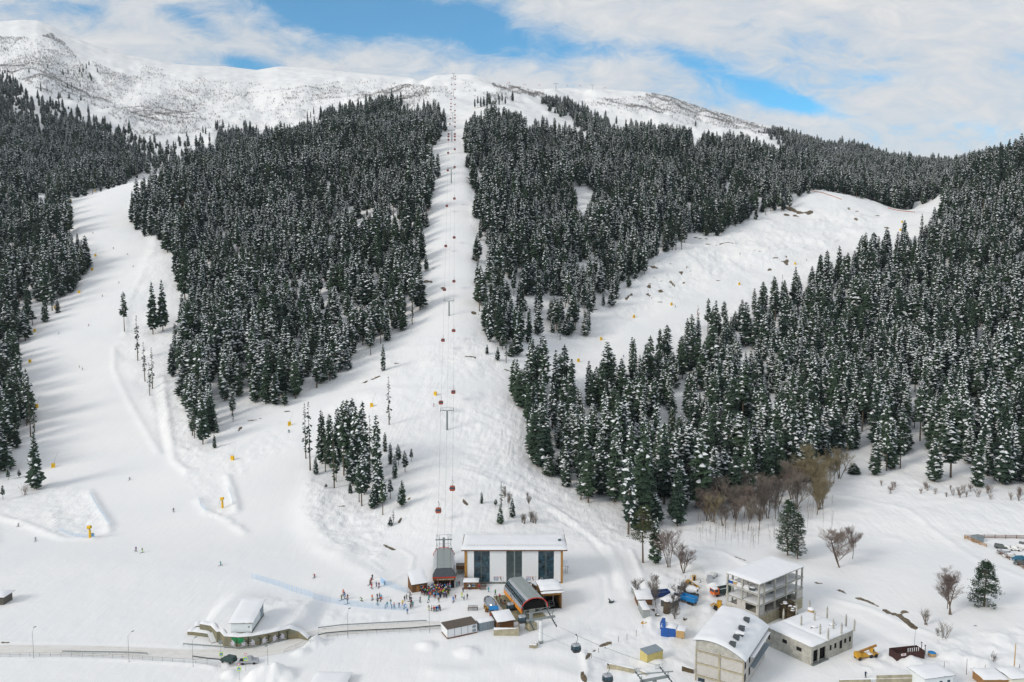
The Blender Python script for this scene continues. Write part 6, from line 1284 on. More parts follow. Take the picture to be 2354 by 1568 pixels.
hut('corner_roof', 'snowy roof with a thin dark gutter cut off by the bottom edge', 'roof', V5, (112, 1520), (520, 1530), (440, 1380), 1.2, 1.2, 'white', 'fascia', .5, .3, 0, depth=7)
hut('shelter', 'snowed-over shelter with a dark opening at the left picture edge', 'shelter', V4, (-60, 320), (28, 322), (60, 240), 2.6, 2.8, 'blockg', 'conc', .7, .6, None, depth=4)
for x, b_, t_ in [(1090, 535, 380), (1443, 585, 335), (1735, 565, 430), (1887, 540, 495), (2027, 565, 485), (2283, 480, 440), (1578, 588, 530), (1560, 535, 515)]:
    p = P(*V14(x, b_)); h = max(1, h_from(p, V14(x, b_)[1], V14(x, t_)[1])); mb = MB(); mb.tube((0, 0, -.3), (0, 0, h), .07, .05, 5); q = mb.build('pole', M['rust']); q.location = p; tag(q, 'bare %s pole among the snow banks at the lower right' % ('tall' if h > 4 else ('short' if h < 2 else 'medium height')), 'pole', 'poles at the lower right')
p = P(*V14(2195, 520)); mb = MB(); mb.tube((0, 0, -.3), (.1, 0, 7.2), .16, .11, 7); q = mb.build('chimney_pipe', M['ply']); q.location = p; tag(q, 'thick leaning wooden pole behind the cream shed', 'pole')
# water pipe frames
for (x, y, lb) in [(1080, 75, 'thin steel tripod frame below the meadow shrubs'), (1860, 380, 'thin steel tripod frame on the lower right snow')]:
    p = P(*V14(x, y)); mb = MB(); mb.path([(-1.6, 0, .1), (0, 0, 3.0), (1.2, .4, .1)], .04, 4); mb.path([(0, 0, 3), (.3, 1.2, .1), (1.2, .4, .1)], .04, 4); q = mb.build('tripod_frame', M['steel']); q.location = p; tag(q, lb, 'frame')
# garden fence posts and board fence at bottom centre
V15 = View(2300, 2500, 4.708)
for (x, b_, t_) in [(308, 625, 530), (445, 527, 435), (567, 452, 375), (680, 388, 300), (818, 322, 220), (978, 277, 163), (1153, 213, 100), (1278, 50, -20)]:
    p = G(*V15(x, b_)); h = h_from(p, V15(x, b_)[1], V15(x, t_)[1]); mb = MB(); mb.tube((0, 0, -.3), (0, 0, h), .06, n=5); q = mb.build('fence_post', M['rust']); q.location = p; tag(q, 'thin dark fence post along the curved snow edge below the diagonal station', 'post', 'posts along the curved edge')
for nm, a, b, m_, lb, h in [('plank_fence', (600, 810), (1130, 925), 'concw', 'yellowish plank fence half buried under the cables', 1.3), ('plank_fence', (1210, 940), (1350, 985), 'concw', 'short piece of buried fence beside the lower sheave frame', 1.2), ('plank_fence', (2010, 860), (2230, 930), 'rust', 'rusty board fence left of the block house', 1.3)]:
    o, rz, W = frame(P(*V15(*a)), P(*V15(*b))); q = thing(nm, lb, 'fence', o, rz); part('boards', m_, q, (0, 0, -.4, W, .12, h)); roof_snow(q, 0, -.05, W, .6, h, h, .2, 'snow_cap')
# barrier by the lower left of the site, toilet box and little things of the yard
V16 = View(2500, 2290, 5.807)
def at16(x, y): return P(*V16(x, y))
q = thing('cable_drum_box', 'upright brown box like a cabin beside the yard road', 'box', at16(1600, 205), .25); part('body', 'ply', q, (-.6, -.5, 0, .6, .5, 2.0)); part('opening', 'dark', q, (-.45, -.54, .2, .1, -.503, 1.8))
for (x, b_, t_) in [(1515, 165, 60), (1400, 165, 75), (1272, 230, 135), (1470, 250, 205), (1018, 355, 270), (742, 900, 815), (1160, 210, 150)]:
    p = at16(x, b_); h = max(.8, h_from(p, V16(x, b_)[1], V16(x, t_)[1])); mb = MB(); mb.tube((0, 0, -.3), (0, 0, h), .05, n=5); q = mb.build('stake', M['rust']); q.location = p; tag(q, 'thin dark stake sticking out of the snow of the truck yard', 'stake', 'stakes in the yard')
for (x, y, m_, lb) in [(750, 1010, 'rust', 'dark plank lying near the grey container'), (1390, 1100, 'rust', 'small brown block above the blue cabin'), (650, 885, 'fascia', 'snowy board end right of the yard shed'), (440, 1190, 'yellow', 'small yellow toy-like machine half buried below the grey container'), (1740, 240, 'rust', 'brown bucket shape behind the yellow mixer')]:
    p = at16(x, y); q = thing('scrap', lb, 'scrap', p, x * .1); mb = MB(); mb.obox((0, 0, .2), (1.3 if m_ != 'yellow' else 1.7, .4, .35), 0); mb.obox((-.3, .1, .45), (.5, .35, .3), .4); mb.build('body', M[m_], q); mb = MB(); mb.ball((.15, 0, .38), .5, .25, .22, 8, 3, math.pi / 2, 0); mb.build('snow_cap', M['snow'], q, True)

# ------------------------------------------------------------------ road and its furniture
RL = [V4(-60, 655), V4(0, 655), V4(250, 655), V4(600, 660), V4(1000, 672), V4(1400, 690), V4(1700, 690), V4(1900, 684), V4(2100, 655), V4(2230, 612)]
RL += [V5(70, 866), V5(300, 822), V5(600, 790), V5(1000, 765), V5(1400, 745), V5(1640, 735)]
rp = [P(*q) for q in RL]; cl = []
for a, b in zip(rp[:-1], rp[1:]):
    n_ = max(1, int((b - a).length / 1.0)); cl += [a.lerp(b, i / n_) for i in range(n_)]
cl.append(rp[-1])
for _ in range(6): cl = [cl[0]] + [(cl[i - 1] + cl[i] * 2 + cl[i + 1]) / 4 for i in range(1, len(cl) - 1)] + [cl[-1]]
_lx = np.array([q.x for q in cl]); 
# bed the road into the snow
_sl = slice(0, np.searchsorted(YY, 262)); _x = XG[:, _sl]; _y = YG[:, _sl]; _d = seg_dist(_x, _y, [(q.x, q.y) for q in cl[::3]] + [(cl[-1].x, cl[-1].y)]); _w = sstep(5.2, 3.3, _d); _in2 = _w > 0
ZG[:, _sl] = ZG[:, _sl] * (1 - _w) + (-.12 + .04 * vnoise(_x, _y, 2, 3)) * _w
for q in (cl[::3]): pass
def road_mat():
    m, b, N = new_mat('packed_snow_road', .8, (.7, .67, .62), .2); tc = N.n('ShaderNodeTexCoord'); mp = N.n('ShaderNodeMapping'); N.l(tc.outputs['UV'], mp.inputs[0]); mp.inputs['Scale'].default_value = (.04, 3.2, 1)
    nz = N.noise(mp.outputs[0], 2.2, 5, .6); n2 = N.noise(tc.outputs['Object'], .5, 4, .6)
    c = N.mix(N.ramp(nz, [(.35, 0.0), (.7, 1.0)]), (.80, .79, .77), (.70, .675, .63)); N.l(N.mix(N.ramp(n2, [(.5, 0.0), (.72, .5)]), c, (.60, .55, .48)), b.inputs['Base Color']); return m
M['road'] = road_mat(); mb = MB(); vs = []; uv = []
hw_ = 2.7
for i, q in enumerate(cl):
    t_ = (cl[min(i + 1, len(cl) - 1)] - cl[max(i - 1, 0)]).normalized(); n_ = Vector((-t_.y, t_.x, 0))
    for k_ in range(5): p = q + n_ * hw_ * (k_ / 2 - 1); vs.append((p.x, p.y, HZ(p.x, p.y) + .05)); uv.append((i * 1.0, k_ / 4))
fs = [(i * 5 + k_, (i + 1) * 5 + k_, (i + 1) * 5 + k_ + 1, i * 5 + k_ + 1) for i in range(len(cl) - 1) for k_ in range(4)]
mb.hull(vs, fs); ro_ = mb.build('road', M['road'], None, True); ro_['kind'] = 'structure'; ro_['label'] = 'packed snow road with tan wheel streaks'
uvl = ro_.data.uv_layers.new(name='UVMap'); uvl.data.foreach_set('uv', [c for l in ro_.data.loops for c in uv[l.vertex_index]])
def rail(name, label, cat, pts, h, rails, step, r_=.035, post='post', m='steel', posts=True):
    L = [G(*q) if not isinstance(q, Vector) else q for q in pts]; t = thing(name, label, cat, L[0]); pp = []
    for a, b in zip(L[:-1], L[1:]):
        n_ = max(1, int((b - a).length / step)); pp += [a.lerp(b, i / n_) for i in range(n_)]
    pp.append(L[-1]); pp = [Vector((q.x, q.y, HZ(q.x, q.y))) - L[0] for q in pp]
    mb = MB()
    for z, w, hh in rails:
        for a, b in zip(pp[:-1], pp[1:]): d = (b - a); mb.obox((a + b) / 2 + Vector((0, 0, z)), (d.length, w, hh), math.atan2(d.y, d.x), 0, -math.asin(max(-1, min(1, d.z / max(d.length, .01)))))
    mb.build('rail', M[m] if isinstance(m, str) else m, t)
    if posts:
        k_ = 0
        for q in pp:
            k_ += 1
            if k_ > 99: break
            mb = MB(); mb.box(q.x - r_, q.y - r_, q.z - .2, q.x + r_, q.y + r_, q.z + h); mb.build(post, M[m] if isinstance(m, str) else m, t)
    return t
rail('crash_barrier', 'long crash barrier along the lower edge of the left road', 'barrier', [V4(470, 684), V4(700, 688), V4(950, 692), V4(1110, 700)], .75, [(.6, .08, .3)], 4, m='steel')
rail('crash_barrier', 'grey crash barrier above the road between wall and container hut', 'barrier', [V5(215, 792), V5(500, 757), V5(850, 738), V5(1150, 722), V5(1490, 706)], .75, [(.6, .08, .3)], 4)
rail('crash_barrier', 'curved crash barrier along the lower side of the road to the container hut', 'barrier', [V5(115, 905), V5(300, 855), V5(560, 832), V5(900, 815), V5(1300, 795), V5(1655, 765)], .75, [(.6, .08, .3)], 4, m='steeld')
rail('crash_barrier', 'crash barrier running at the foot of the painted wall', 'barrier', [V4(1380, 628), V4(1690, 650), V4(1800, 657), V4(1920, 650), V4(2040, 625), V4(2120, 600)], .75, [(.6, .08, .3)], 4)
rail('crash_barrier', 'short crash barrier before the dark car', 'barrier', [V4(1450, 722), V4(1560, 738), V4(1670, 748)], .75, [(.6, .08, .3)], 4, m='steeld')
rail('pedestrian_railing', 'light pedestrian railing along the lower left road', 'railing', [V4(0, 714), V4(300, 710), V4(700, 716), V4(1000, 728), V4(1300, 750), V4(1560, 770), V4(1660, 792)], 1.1, [(1.08, .05, .05), (.6, .04, .04), (.25, .04, .04)], 2.6, .03)
rail('pedestrian_railing', 'light pedestrian railing below the road to the container hut', 'railing', [V4(2140, 690), V4(2230, 645), V5(120, 945), V5(320, 885), V5(560, 868), V5(900, 848), V5(1300, 828), V5(1650, 795)], 1.1, [(1.08, .05, .05), (.6, .04, .04)], 2.6, .03)
rail('board_fence', 'rusty brown board fence along the back of the car park', 'fence', [V3(1520, 240), V3(1700, 240), V3(1900, 243), V3(2100, 247)], 1.5, [(1.3, .06, .22), (.8, .06, .22), (.35, .06, .25)], 3.2, .09, m='fascia')
rail('board_fence', 'orange brown plank fence sloping down from the car park corner', 'fence', [V3(1520, 245), V3(1600, 275), V3(1720, 322)], 1.4, [(1.2, .06, .2), (.8, .06, .2), (.4, .06, .2)], 2.6, .09, m='ochre')
rail('board_fence', 'short brown plank fence before the snowy white cars', 'fence', [V3(1820, 375), V3(1870, 405), V3(1935, 440)], 1.3, [(1.1, .06, .2), (.7, .06, .2), (.3, .06, .2)], 2.6, .09, m='fascia')
rail('board_fence', 'lowest plank fence of the car park at the right picture edge', 'fence', [V3(2010, 490), V3(2060, 520), V3(2110, 545)], 1.3, [(1.1, .06, .2), (.7, .06, .2), (.3, .06, .2)], 2.6, .09, m='fascia')
def net_mat():
    m, b, N = new_mat('blue_safety_net', .8, (.38, .56, .76), .1); tr = N.n('ShaderNodeBsdfTransparent'); mx = N.n('ShaderNodeMixShader'); out = [n for n in m.node_tree.nodes if n.type == 'OUTPUT_MATERIAL'][0]
    tc = N.n('ShaderNodeTexCoord'); sp = N.n('ShaderNodeSeparateXYZ'); N.l(tc.outputs['Object'], sp.inputs[0]); a = N.math('LESS_THAN', N.math('FRACT', N.math('MULTIPLY', N.math('ADD', sp.outputs[0], sp.outputs[1]), 5.0)), .16); c = N.math('LESS_THAN', N.math('FRACT', N.math('MULTIPLY', sp.outputs[2], 6.0)), .16)
    N.l(N.math('MAXIMUM', a, c), mx.inputs[0]); N.l(tr.outputs[0], mx.inputs[1]); N.l(b.outputs[0], mx.inputs[2]); N.l(mx.outputs[0], out.inputs[0]); return m
M['net'] = net_mat()
M['netpole'] = mat('pale_blue_pole', (.30, .45, .62))
def net_fence(label, pts, h, m='net'):
    L = [G(*q) for q in pts]; t = thing('safety_net', label, 'safety net', L[0]); pp = []
    for a, b in zip(L[:-1], L[1:]):
        n_ = max(1, int((b - a).length / 2.2)); pp += [a.lerp(b, i / n_) for i in range(n_)]
    pp.append(L[-1]); pp = [Vector((q.x, q.y, HZ(q.x, q.y))) - L[0] for q in pp]; mb = MB()
    for a, b in zip(pp[:-1], pp[1:]): mb.face(a, b, b + Vector((0, 0, h)), a + Vector((0, 0, h)))
    mb.build('net', M[m], t)
    for q in pp[:99]: mb = MB(); mb.tube(q, q + Vector((0, 0, h + .15)), .02, n=4); mb.build('pole', M['netpole'], t)
net_fence('long blue safety net curving along the lower edge of the piste run-out', [V4(1895, 120), V4(2100, 180), V4(2340, 258), V5(160, 430), V5(360, 478), V5(600, 515), V5(850, 545), V5(1100, 560), V5(1270, 570)], 1.9)
net_fence('blue safety net between the piste run-out and the snow loop', [V5(950, 240), V5(1010, 275), V5(1130, 320), V5(1260, 362)], 1.9)
net_fence('blue net on the crest left of the left snow cannon pit', [V6(650, 1035), V6(690, 1115), V6(750, 1200), V6(800, 1275)], 1.3)
net_fence('blue net along the lower rim of the left snow cannon pit', [V6(425, 1305), V6(500, 1340), V6(600, 1362), V6(690, 1360)], 1.4)
net_fence('short blue net left of the right snow cannon', [V6(1440, 1075), V6(1455, 1130), V6(1500, 1170)], 1.2)
net_fence('thin blue net right of the right snow cannon', [V6(1655, 1000), V6(1675, 1060), V6(1688, 1130)], 1.2)
M['redn'] = mat('orange_net', (.40, .16, .11), .8, .1)
for lb, pts in (('orange red net along the upper far piste edge', [V9(1640, 24), V9(1700, 34), V9(1830, 78)]), ('orange red net at the right end of the right piste', [V9(2120, 130), V9(2230, 152), V9(2290, 158)])): net_fence(lb, pts, .8, 'redn')
# street lamps
for (x, b_, t_, hx, hy, lb, V) in [(254, 720, 520, 272, 484, 'leftmost street lamp by the road', V4), (972, 752, 550, 1005, 516, 'second street lamp from the left by the road', V4), (1455, 788, 590, 1480, 560, 'street lamp before the low wing walls', V4), (2018, 772, 640, 2010, 628, 'street lamp behind the big snow heap', V4), (565, 897, 600, 587, 538, 'street lamp between the safety net and the road', V5), (1522, 832, 500, 1512, 470, 'street lamp in front of the ski rack', V5)]:
    p = G(*V(x, b_)); h = h_from(p, V(x, b_)[1], V(x, t_)[1]); dp = depth_of(p); arm = (V(hx, 0)[0] - V(x, 0)[0]) * dp / FPX; top = h_from(p, V(x, b_)[1], V(x, hy)[1])
    q = thing('street_lamp', lb, 'street lamp', p, 0, 'street lamps of the resort'); mb = MB(); mb.tube((0, 0, -.3), (0, 0, h), .07, .045, 6); mb.build('pole', M['steel'], q); mb = MB(); mb.tube((0, 0, h), (arm, 0, top), .035, n=5); mb.build('arm', M['steel'], q); mb = MB(); mb.obox((arm * 1.15, 0, top + .05), (.7, .25, .14), 0, 0, -.3); mb.build('lamp_head', M['steeld'], q)
# traffic signs
def sign_face(parent, z, kind):
    if kind == 'crossing':
        f = part('sign_plate', 'signy', parent, (-.5, -.06, z - .5, .5, -.02, z + .5)); part('blue_field', 'bluel', f, (-.34, -.075, z - .34, .34, -.063, z + .34)); mb = MB(); mb.hull([(-.26, -.09, z - .26), (.26, -.09, z - .26), (0, -.09, z + .26), (-.26, -.078, z - .26), (.26, -.078, z - .26), (0, -.078, z + .26)], [(0, 1, 2), (5, 4, 3)]); mb.build('white_triangle', M['white'], f)
        mb = MB(); mb.obox((0, -.1, z - .02), (.07, .01, .24), 0); mb.obox((-.06, -.1, z - .17), (.06, .01, .16), 0, 0, .5); mb.obox((.06, -.1, z - .17), (.06, .01, .16), 0, 0, -.5); mb.build('walker', M['steeld'], f)
    elif kind == 'yield':
        mb = MB(); T = [(-.45, z + .38), (.45, z + .38), (0, z - .42)]; mb.hull([(x, -.05, y) for x, y in T] + [(x, -.03, y) for x, y in T], [(2, 1, 0), (3, 4, 5)]); f = mb.build('sign_plate', M['red'], parent); T = [(x * .62, z + .08 + (y - z - .08) * .62) for x, y in T]; mb = MB(); mb.hull([(x, -.065, y) for x, y in T] + [(x, -.053, y) for x, y in T], [(2, 1, 0), (3, 4, 5)]); mb.build('white_field', M['white'], f)
    else: part('sign_plate', 'steel', parent, (-.5, -.05, z - .5, .5, -.02, z + .5)) 
M['signy'] = mat('fluorescent_sign_yellow', (.60, .80, .05), .6, .2, 0, .02)
for (x, b_, zs, lb) in [(1852, 820, [(4.4, 'yield'), (3.3, 'crossing')], 'crossing sign with a yield triangle on top, beside the silver pickup'), (1803, 885, [(4.0, 'yield'), (2.9, 'crossing')], 'nearest crossing sign with a yield triangle at the bottom edge'), (1668, 752, [(2.2, 'crossing')], 'crossing sign half covering the front of the dark green car'), (1665, 745, [(5.2, 'back')], 'grey back of a square sign above the dark green car')]:
    p = G(*V4(x, min(b_, 895))); q = thing('traffic_sign', lb, 'sign', p, .12 if x < 1700 else 0); mb = MB(); mb.tube((0, 0, -.3), (0, 0, zs[0][0] + .3), .04, n=6); mb.build('post', M['steel'], q)
    for z, k_ in zs: sign_face(q, z, k_)

# ------------------------------------------------------------------ gondola lift
def cabin_proto(name, body, roofm, label, cat='gondola cabin', s=1.0):
    t = thing(name, label, cat)
    w, d = 1.15 * s, 1.0 * s; mb = MB()
    def ring(z, a, b): c_ = .32; return [(-a + c_, -b, z), (a - c_, -b, z), (a, -b + c_, z), (a, b - c_, z), (a - c_, b, z), (-a + c_, b, z), (-a, b - c_, z), (-a, -b + c_, z)]
    def loft(mb, rs_):
        vs = [p for r0 in rs_ for p in r0]; n = 8; mb.hull(vs, [(j * n + i, j * n + (i + 1) % n, (j + 1) * n + (i + 1) % n, (j + 1) * n + i) for j in range(len(rs_) - 1) for i in range(n)] + [tuple(range(n))[::-1], tuple(range(len(vs) - n, len(vs)))])
    loft(mb, [ring(-2.1 * s, w * .82, d * .82), ring(-1.7 * s, w, d), ring(-1.25 * s, w * 1.02, d * 1.02)]); b = mb.build('lower_body', body, t)
    mb = MB(); loft(mb, [ring(-1.248 * s, w * .99, d * .99), ring(-.35 * s, w * .86, d * .86)]); g = mb.build('window_band', M['glass'], t)
    mb = MB()
    for sx in (-1, 1):
        for sy in (-1, 1): mb.tube((sx * w * .98, sy * d * .7, -1.3 * s), (sx * w * .86, sy * d * .6, -.3 * s), .06, n=4); mb.tube((sx * w * .7, sy * d * 1.0, -1.3 * s), (sx * w * .6, sy * d * .87, -.3 * s), .06, n=4)
    mb.build('window_frame', body, g)
    mb = MB(); loft(mb, [ring(-.348 * s, w * .9, d * .9), ring(-.1 * s, w * .84, d * .84), ring(0, w * .6, d * .6)]); mb.build('roof', roofm, t)
    mb = MB(); mb.path([(0, 0, 0), (.05, 0, .5), (.42, 0, .9), (.42, 0, 1.8), (.1, 0, 2.3)], .06, 5); mb.build('hanger', M['steeld'], t)
    mb = MB(); mb.obox((.05, 0, 2.4), (.25, .6, .22), 0); mb.build('grip', M['steeld'], t)
    if cat == 'gondola cabin': mb = MB(); mb.obox((-w - .15, 0, -1.1), (.1, .5, .7), 0, 0, .25); mb.build('ski_holder', M['steeld'], t)
    return t
M['gondred'] = mat('cabin_red', (.42, .075, .03), .4, .5, 0, .06); M['gondblk'] = mat('cabin_black', (.022, .024, .028), .35, .5, 0, .06)
def copy_tree(o, loc, rz, label, group=None, scale=None):
    def rec(a, par):
        c = a.copy(); COL.objects.link(c); c.parent = par
        for ch in KID.get(a.name, []): rec(ch, c)
        return c
    r = rec(o, None); r.location = loc; r.rotation_euler = (0, 0, rz); r['label'] = label
    if group: r['group'] = group
    if scale: r.scale = (scale,) * 3
    return r
def index_kids():
    KID.clear()
    for c in COL.objects:
        if c.parent: KID.setdefault(c.parent.name, []).append(c)
KID = {}
AX = _ax
# towers
def lift_tower(label, basepx, top_row, half, style=0, arms=1, y_over=None):
    b = G(*basepx) if y_over is None else Vector((y_over * ray_dir(*basepx)[0] / ray_dir(*basepx)[1], y_over, HZ(y_over * ray_dir(*basepx)[0] / ray_dir(*basepx)[1], y_over)))
    zt_ = max(b.z + 4, ZAT(basepx[0], top_row, b.y)); h = zt_ - b.z; t = thing('lift_tower', label, 'lift tower', b); r_ = max(.38, .0)
    mb = MB(); mb.tube((0, 0, -1), (0, 0, h - .6), .55, .42, 10); mb.build('mast', M['steel'], t)
    mb = MB(); mb.tube((-half, 0, h - .45), (-.3, 0, h - .6), .2, .28, 6); mb.tube((half, 0, h - .45), (.3, 0, h - .6), .2, .28, 6); mb.build('crossarm', M['steel'], t)
    mb = MB(); mb.tube((-half, 0, h + .8), (half, 0, h + .8), .09, n=5)
    for s in (-1, 1): mb.tube((s * half, 0, h - .4), (s * half, 0, h + .8), .07, n=4); mb.tube((s * half * .5, 0, h - .5), (s * half * .8, 0, h + .8), .06, n=4)
    mb.build('service_frame', M['steel'], t)
    for s in (-1, 1):
        mb = MB(); mb.tube((s * half, -2.4, h - .9), (s * half, 2.4, h + .3), .1, n=4)
        for i in range(6): mb.tube((s * half - .08, -2.1 + i * .85, h - .75 + i * .2), (s * half + .08, -2.1 + i * .85, h - .75 + i * .2), .24, n=8)
        mb.build('sheave_row', M['steeld'], t)
        mb = MB()
        for i in range(5): mb.box(s * half * .62, -.03, h - 2.4 + i * .4, s * half * .8, .03, h - 2.34 + i * .4)
        mb.build('ladder', M['steeld'], t)
    return b, h, half
TW = []
TW.append(lift_tower('nearest lift tower on the slope above the station', (1027.5, 988), 941, 3.3))
TW.append(lift_tower('second lift tower up the slope', (1032, 726), 690, 3.4))
TW.append(lift_tower('third lift tower up the slope', (1037, 421), 387, 3.4))
TW.append(lift_tower('wide lift tower on the edge of the upper flat with cabins crowded around it', V12(438, 452), V12(0, 385)[1], 3.9))
TW.append(lift_tower('tall lift tower above the upper flat', V12(444, 343), V12(0, 285)[1], 3.6))
TW.append(lift_tower('lift tower on the bright upper slope', V12(446, 196), V12(0, 152)[1], 3.6))
TW.append(lift_tower('topmost lift tower standing on the summit', V12(448, 96), V12(0, 62)[1], 3.8))
portal = Vector((ROPE_X, ROPE_Y0, ROPE_Z0))
def rope(side):
    pts = [portal + Vector((side * 2.55, 0, 0))]
    for (b, h, half) in TW: pts.append(Vector((b.x + side * half, b.y, b.z + h - .05)))
    out = []
    for a, b in zip(pts[:-1], pts[1:]):
        L_ = (b - a).length; n_ = 24
        for i in range(n_): f = i / n_; q = a.lerp(b, f); q.z -= 4 * f * (1 - f) * L_ * .012; out.append(q)
    out.append(pts[-1]); return out
ROPES = {-1: rope(-1), 1: rope(1)}
for s, nm in ((-1, 'left haul rope of the gondola lift running up the slope'), (1, 'right haul rope of the gondola lift running up the slope')):
    mb = MB(); mb.path(ROPES[s], .034, 4); tag(mb.build('haul_rope', M['steeld']), nm, 'cable')
mb = MB(); cc = [(a + b) / 2 + Vector((0, 0, .9)) for a, b in zip(ROPES[-1], ROPES[1])]; mb.path(cc, .025, 4); tag(mb.build('signal_cable', M['steeld']), 'thin signal cable between the two haul ropes of the gondola lift', 'cable')
red0 = cabin_proto('gondola_cabin', M['gondred'], M['gondred'], 'x'); blk0 = cabin_proto('gondola_cabin', M['gondblk'], M['silver'], 'x'); index_kids()
CAB = [(1, 1, V7(1390, 1283)[1], 'lowest cabin on the right rope, above the white hall'), (-1, 1, V7(1282, 1452)[1], 'lowest cabin on the left rope, above the portal tower'), (1, 1, V7(0, 523)[1], 'cabin on the right rope just above the nearest tower'), (-1, 1, V7(0, 615)[1], 'cabin passing the nearest lift tower on the left rope'),
       (-1, 1, V7(0, 125)[1], 'cabin on the left rope below the second tower'), (1, 1, V7(0, 45)[1], 'cabin on the right rope below the second tower'), (-1, 1, V12(0, 1297)[1], 'cabin on the left rope just above the second tower'), (1, 1, V12(0, 1246)[1], 'cabin on the right rope just above the second tower'),
       (-1, 1, V12(0, 1051)[1], 'cabin on the left rope halfway between second and third tower'), (1, 1, V12(0, 998)[1], 'cabin on the right rope halfway between second and third tower'), (-1, 1, V12(0, 822)[1], 'upper cabin on the left rope below the third tower'), (1, 1, V12(0, 775)[1], 'upper cabin on the right rope below the third tower'),
       (-1, 1, V12(0, 615)[1], 'cabin beside the arm of the third tower on the left rope'), (1, 1, V12(0, 598)[1], 'cabin beside the arm of the third tower on the right rope'), (-1, 1, V12(0, 517)[1], 'cabin on the left rope above the third tower'), (1, 1, V12(0, 496)[1], 'cabin on the right rope above the third tower')]
for s in (-1, 1):
    for k_, yv in enumerate((441, 424, 408)): CAB.append((s, 1, V12(0, yv)[1], '%s of the three red cabins crowded %s of the wide tower' % (('lowest', 'middle', 'topmost')[k_], 'left' if s < 0 else 'right')))
    for yv in ((352, 322, 270, 253, 235, 212, 175, 127, 90) if s < 0 else (367, 342, 318, 300, 276, 240, 205, 155, 127, 96, 80)): CAB.append((s, 0, V12(0, yv)[1], 'tiny far red cabin on the %s rope below the summit' % ('left' if s < 0 else 'right')))
first = True
for s, big, row, lb in CAB:
    best = min(ROPES[s], key=lambda q: 0) ; R = ROPES[s]; bd = 1e9; bq = None
    for a, b in zip(R[:-1], R[1:]):
        for f in (0, .25, .5, .75):
            q = a.lerp(b, f); _, ry = project(q.x, q.y, q.z - 3.6); 
            if abs(ry - row) < bd: bd = abs(ry - row); bq = q
    loc = bq - Vector((.1, 0, 2.45))
    if first: red0.location = loc; red0['label'] = lb; red0['group'] = 'red cabins of the gondola lift'; red0['category'] = 'gondola cabin'; first = False
    else: copy_tree(red0, loc, 0, lb, 'red cabins of the gondola lift' if big else 'tiny far cabins on the %s rope' % ('left' if s < 0 else 'right'))
# second lift leaving to the lower right
cbp, zc, dv, nv = EF
e1 = P(*V15(1440, 1000), z=9.5); d2 = (e1 - (cbp + Vector((0, 0, zc)))); 
tp2 = P(*V15(1500, 1010), z=8.0); t2 = thing('lift_tower', 'grey sheave frame of the lower lift tower cut by the bottom edge', 'lift tower', (tp2.x, tp2.y, 0), da)
mb = MB(); mb.tube((0, 0, -1), (0, 0, 7.6), .5, n=10); mb.build('mast', M['steel'], t2); mb = MB(); mb.obox((0, 0, 7.9), (.5, 7.6, .5), 0); mb.tube((-1, -4, 9.2), (.5, 4.6, 9.2), .14); mb.tube((0, 3.3, 8), (0, 3.8, 9.2), .1); mb.tube((0, -3.3, 8), (0, -3.5, 9.2), .1); mb.build('crossarm', M['steel'], t2)
for s in (-1, 1):
    mb = MB(); mb.tube((-3.4, s * 3.3, 8.6), (3.2, s * 3.3, 7.6), .14, n=5)
    for i in range(7): mb.tube((-3 + i, s * 3.3 - .1, 8.45 - i * .14), (-3 + i, s * 3.3 + .1, 8.45 - i * .14), .25, n=8)
    mb.build('sheave_row', M['steeld'], t2)
mb = MB(); truss(mb, Vector((-3.5, -4.2, 8.2)), Vector((-3.5, -1.8, 8.2)), 1.0, .05, 4); truss(mb, Vector((-3.5, 2.2, 8.2)), Vector((-3.5, 4.2, 8.2)), 1.0, .05, 4); mb.build('service_platform', M['steel'], t2)
d3 = Vector((math.cos(da), math.sin(da), 0)); n3 = Vector((-d3.y, d3.x, 0))
for s, nm in ((-1, 'left haul rope of the lower lift running to the bottom edge'), (1, 'right haul rope of the lower lift running to the bottom edge')):
    a = cbp + Vector((0, 0, zc - .9)) + nv * s * 3.3 + dv * 3.4; b = t2.location + Vector((0, 0, 8.75)) + n3 * s * 3.3 - d3 * 3.4; mid = [a.lerp(b, i / 16) - Vector((0, 0, 4 * (i / 16) * (1 - i / 16) * .8)) for i in range(17)]; mb = MB(); mb.path(mid + [b + d3 * 6, b + d3 * 60 - Vector((0, 0, 3))], .026, 4); tag(mb.build('haul_rope', M['steeld']), nm, 'cable')
    if s == 1: mb = MB(); mb.path([q + Vector((0, 0, .5)) - nv * .8 for q in mid], .018, 4); tag(mb.build('signal_cable', M['steeld']), 'thin signal cable beside the right rope of the lower lift', 'cable')
def put_black(px, py, z, lb, first=False):
    p = P(px, py, z=z)
    if first: blk0.location = p; blk0.rotation_euler = (0, 0, da); blk0['label'] = lb; blk0['group'] = 'black cabins of the lower lift'; return
    copy_tree(blk0, p, da + math.radians(90), lb, 'black cabins of the lower lift')
x, y = V1(1418, 1110); put_black(x, y, 4.4, 'black cabin leaving the diagonal station beside the orange panel', True); blk0.rotation_euler[2] = da + math.radians(90)
x, y = V1(2045, 1440); put_black(x, y, 6.5, 'black cabin hanging halfway down the lower lift ropes')
x, y = V15(615, 925); put_black(x, y, 6.0, 'black cabin nearest the bottom edge on the lower left rope')
x, y = V1(1285, 965); put_black(x, y, 2.4, 'black cabin half hidden under the diagonal station roof')
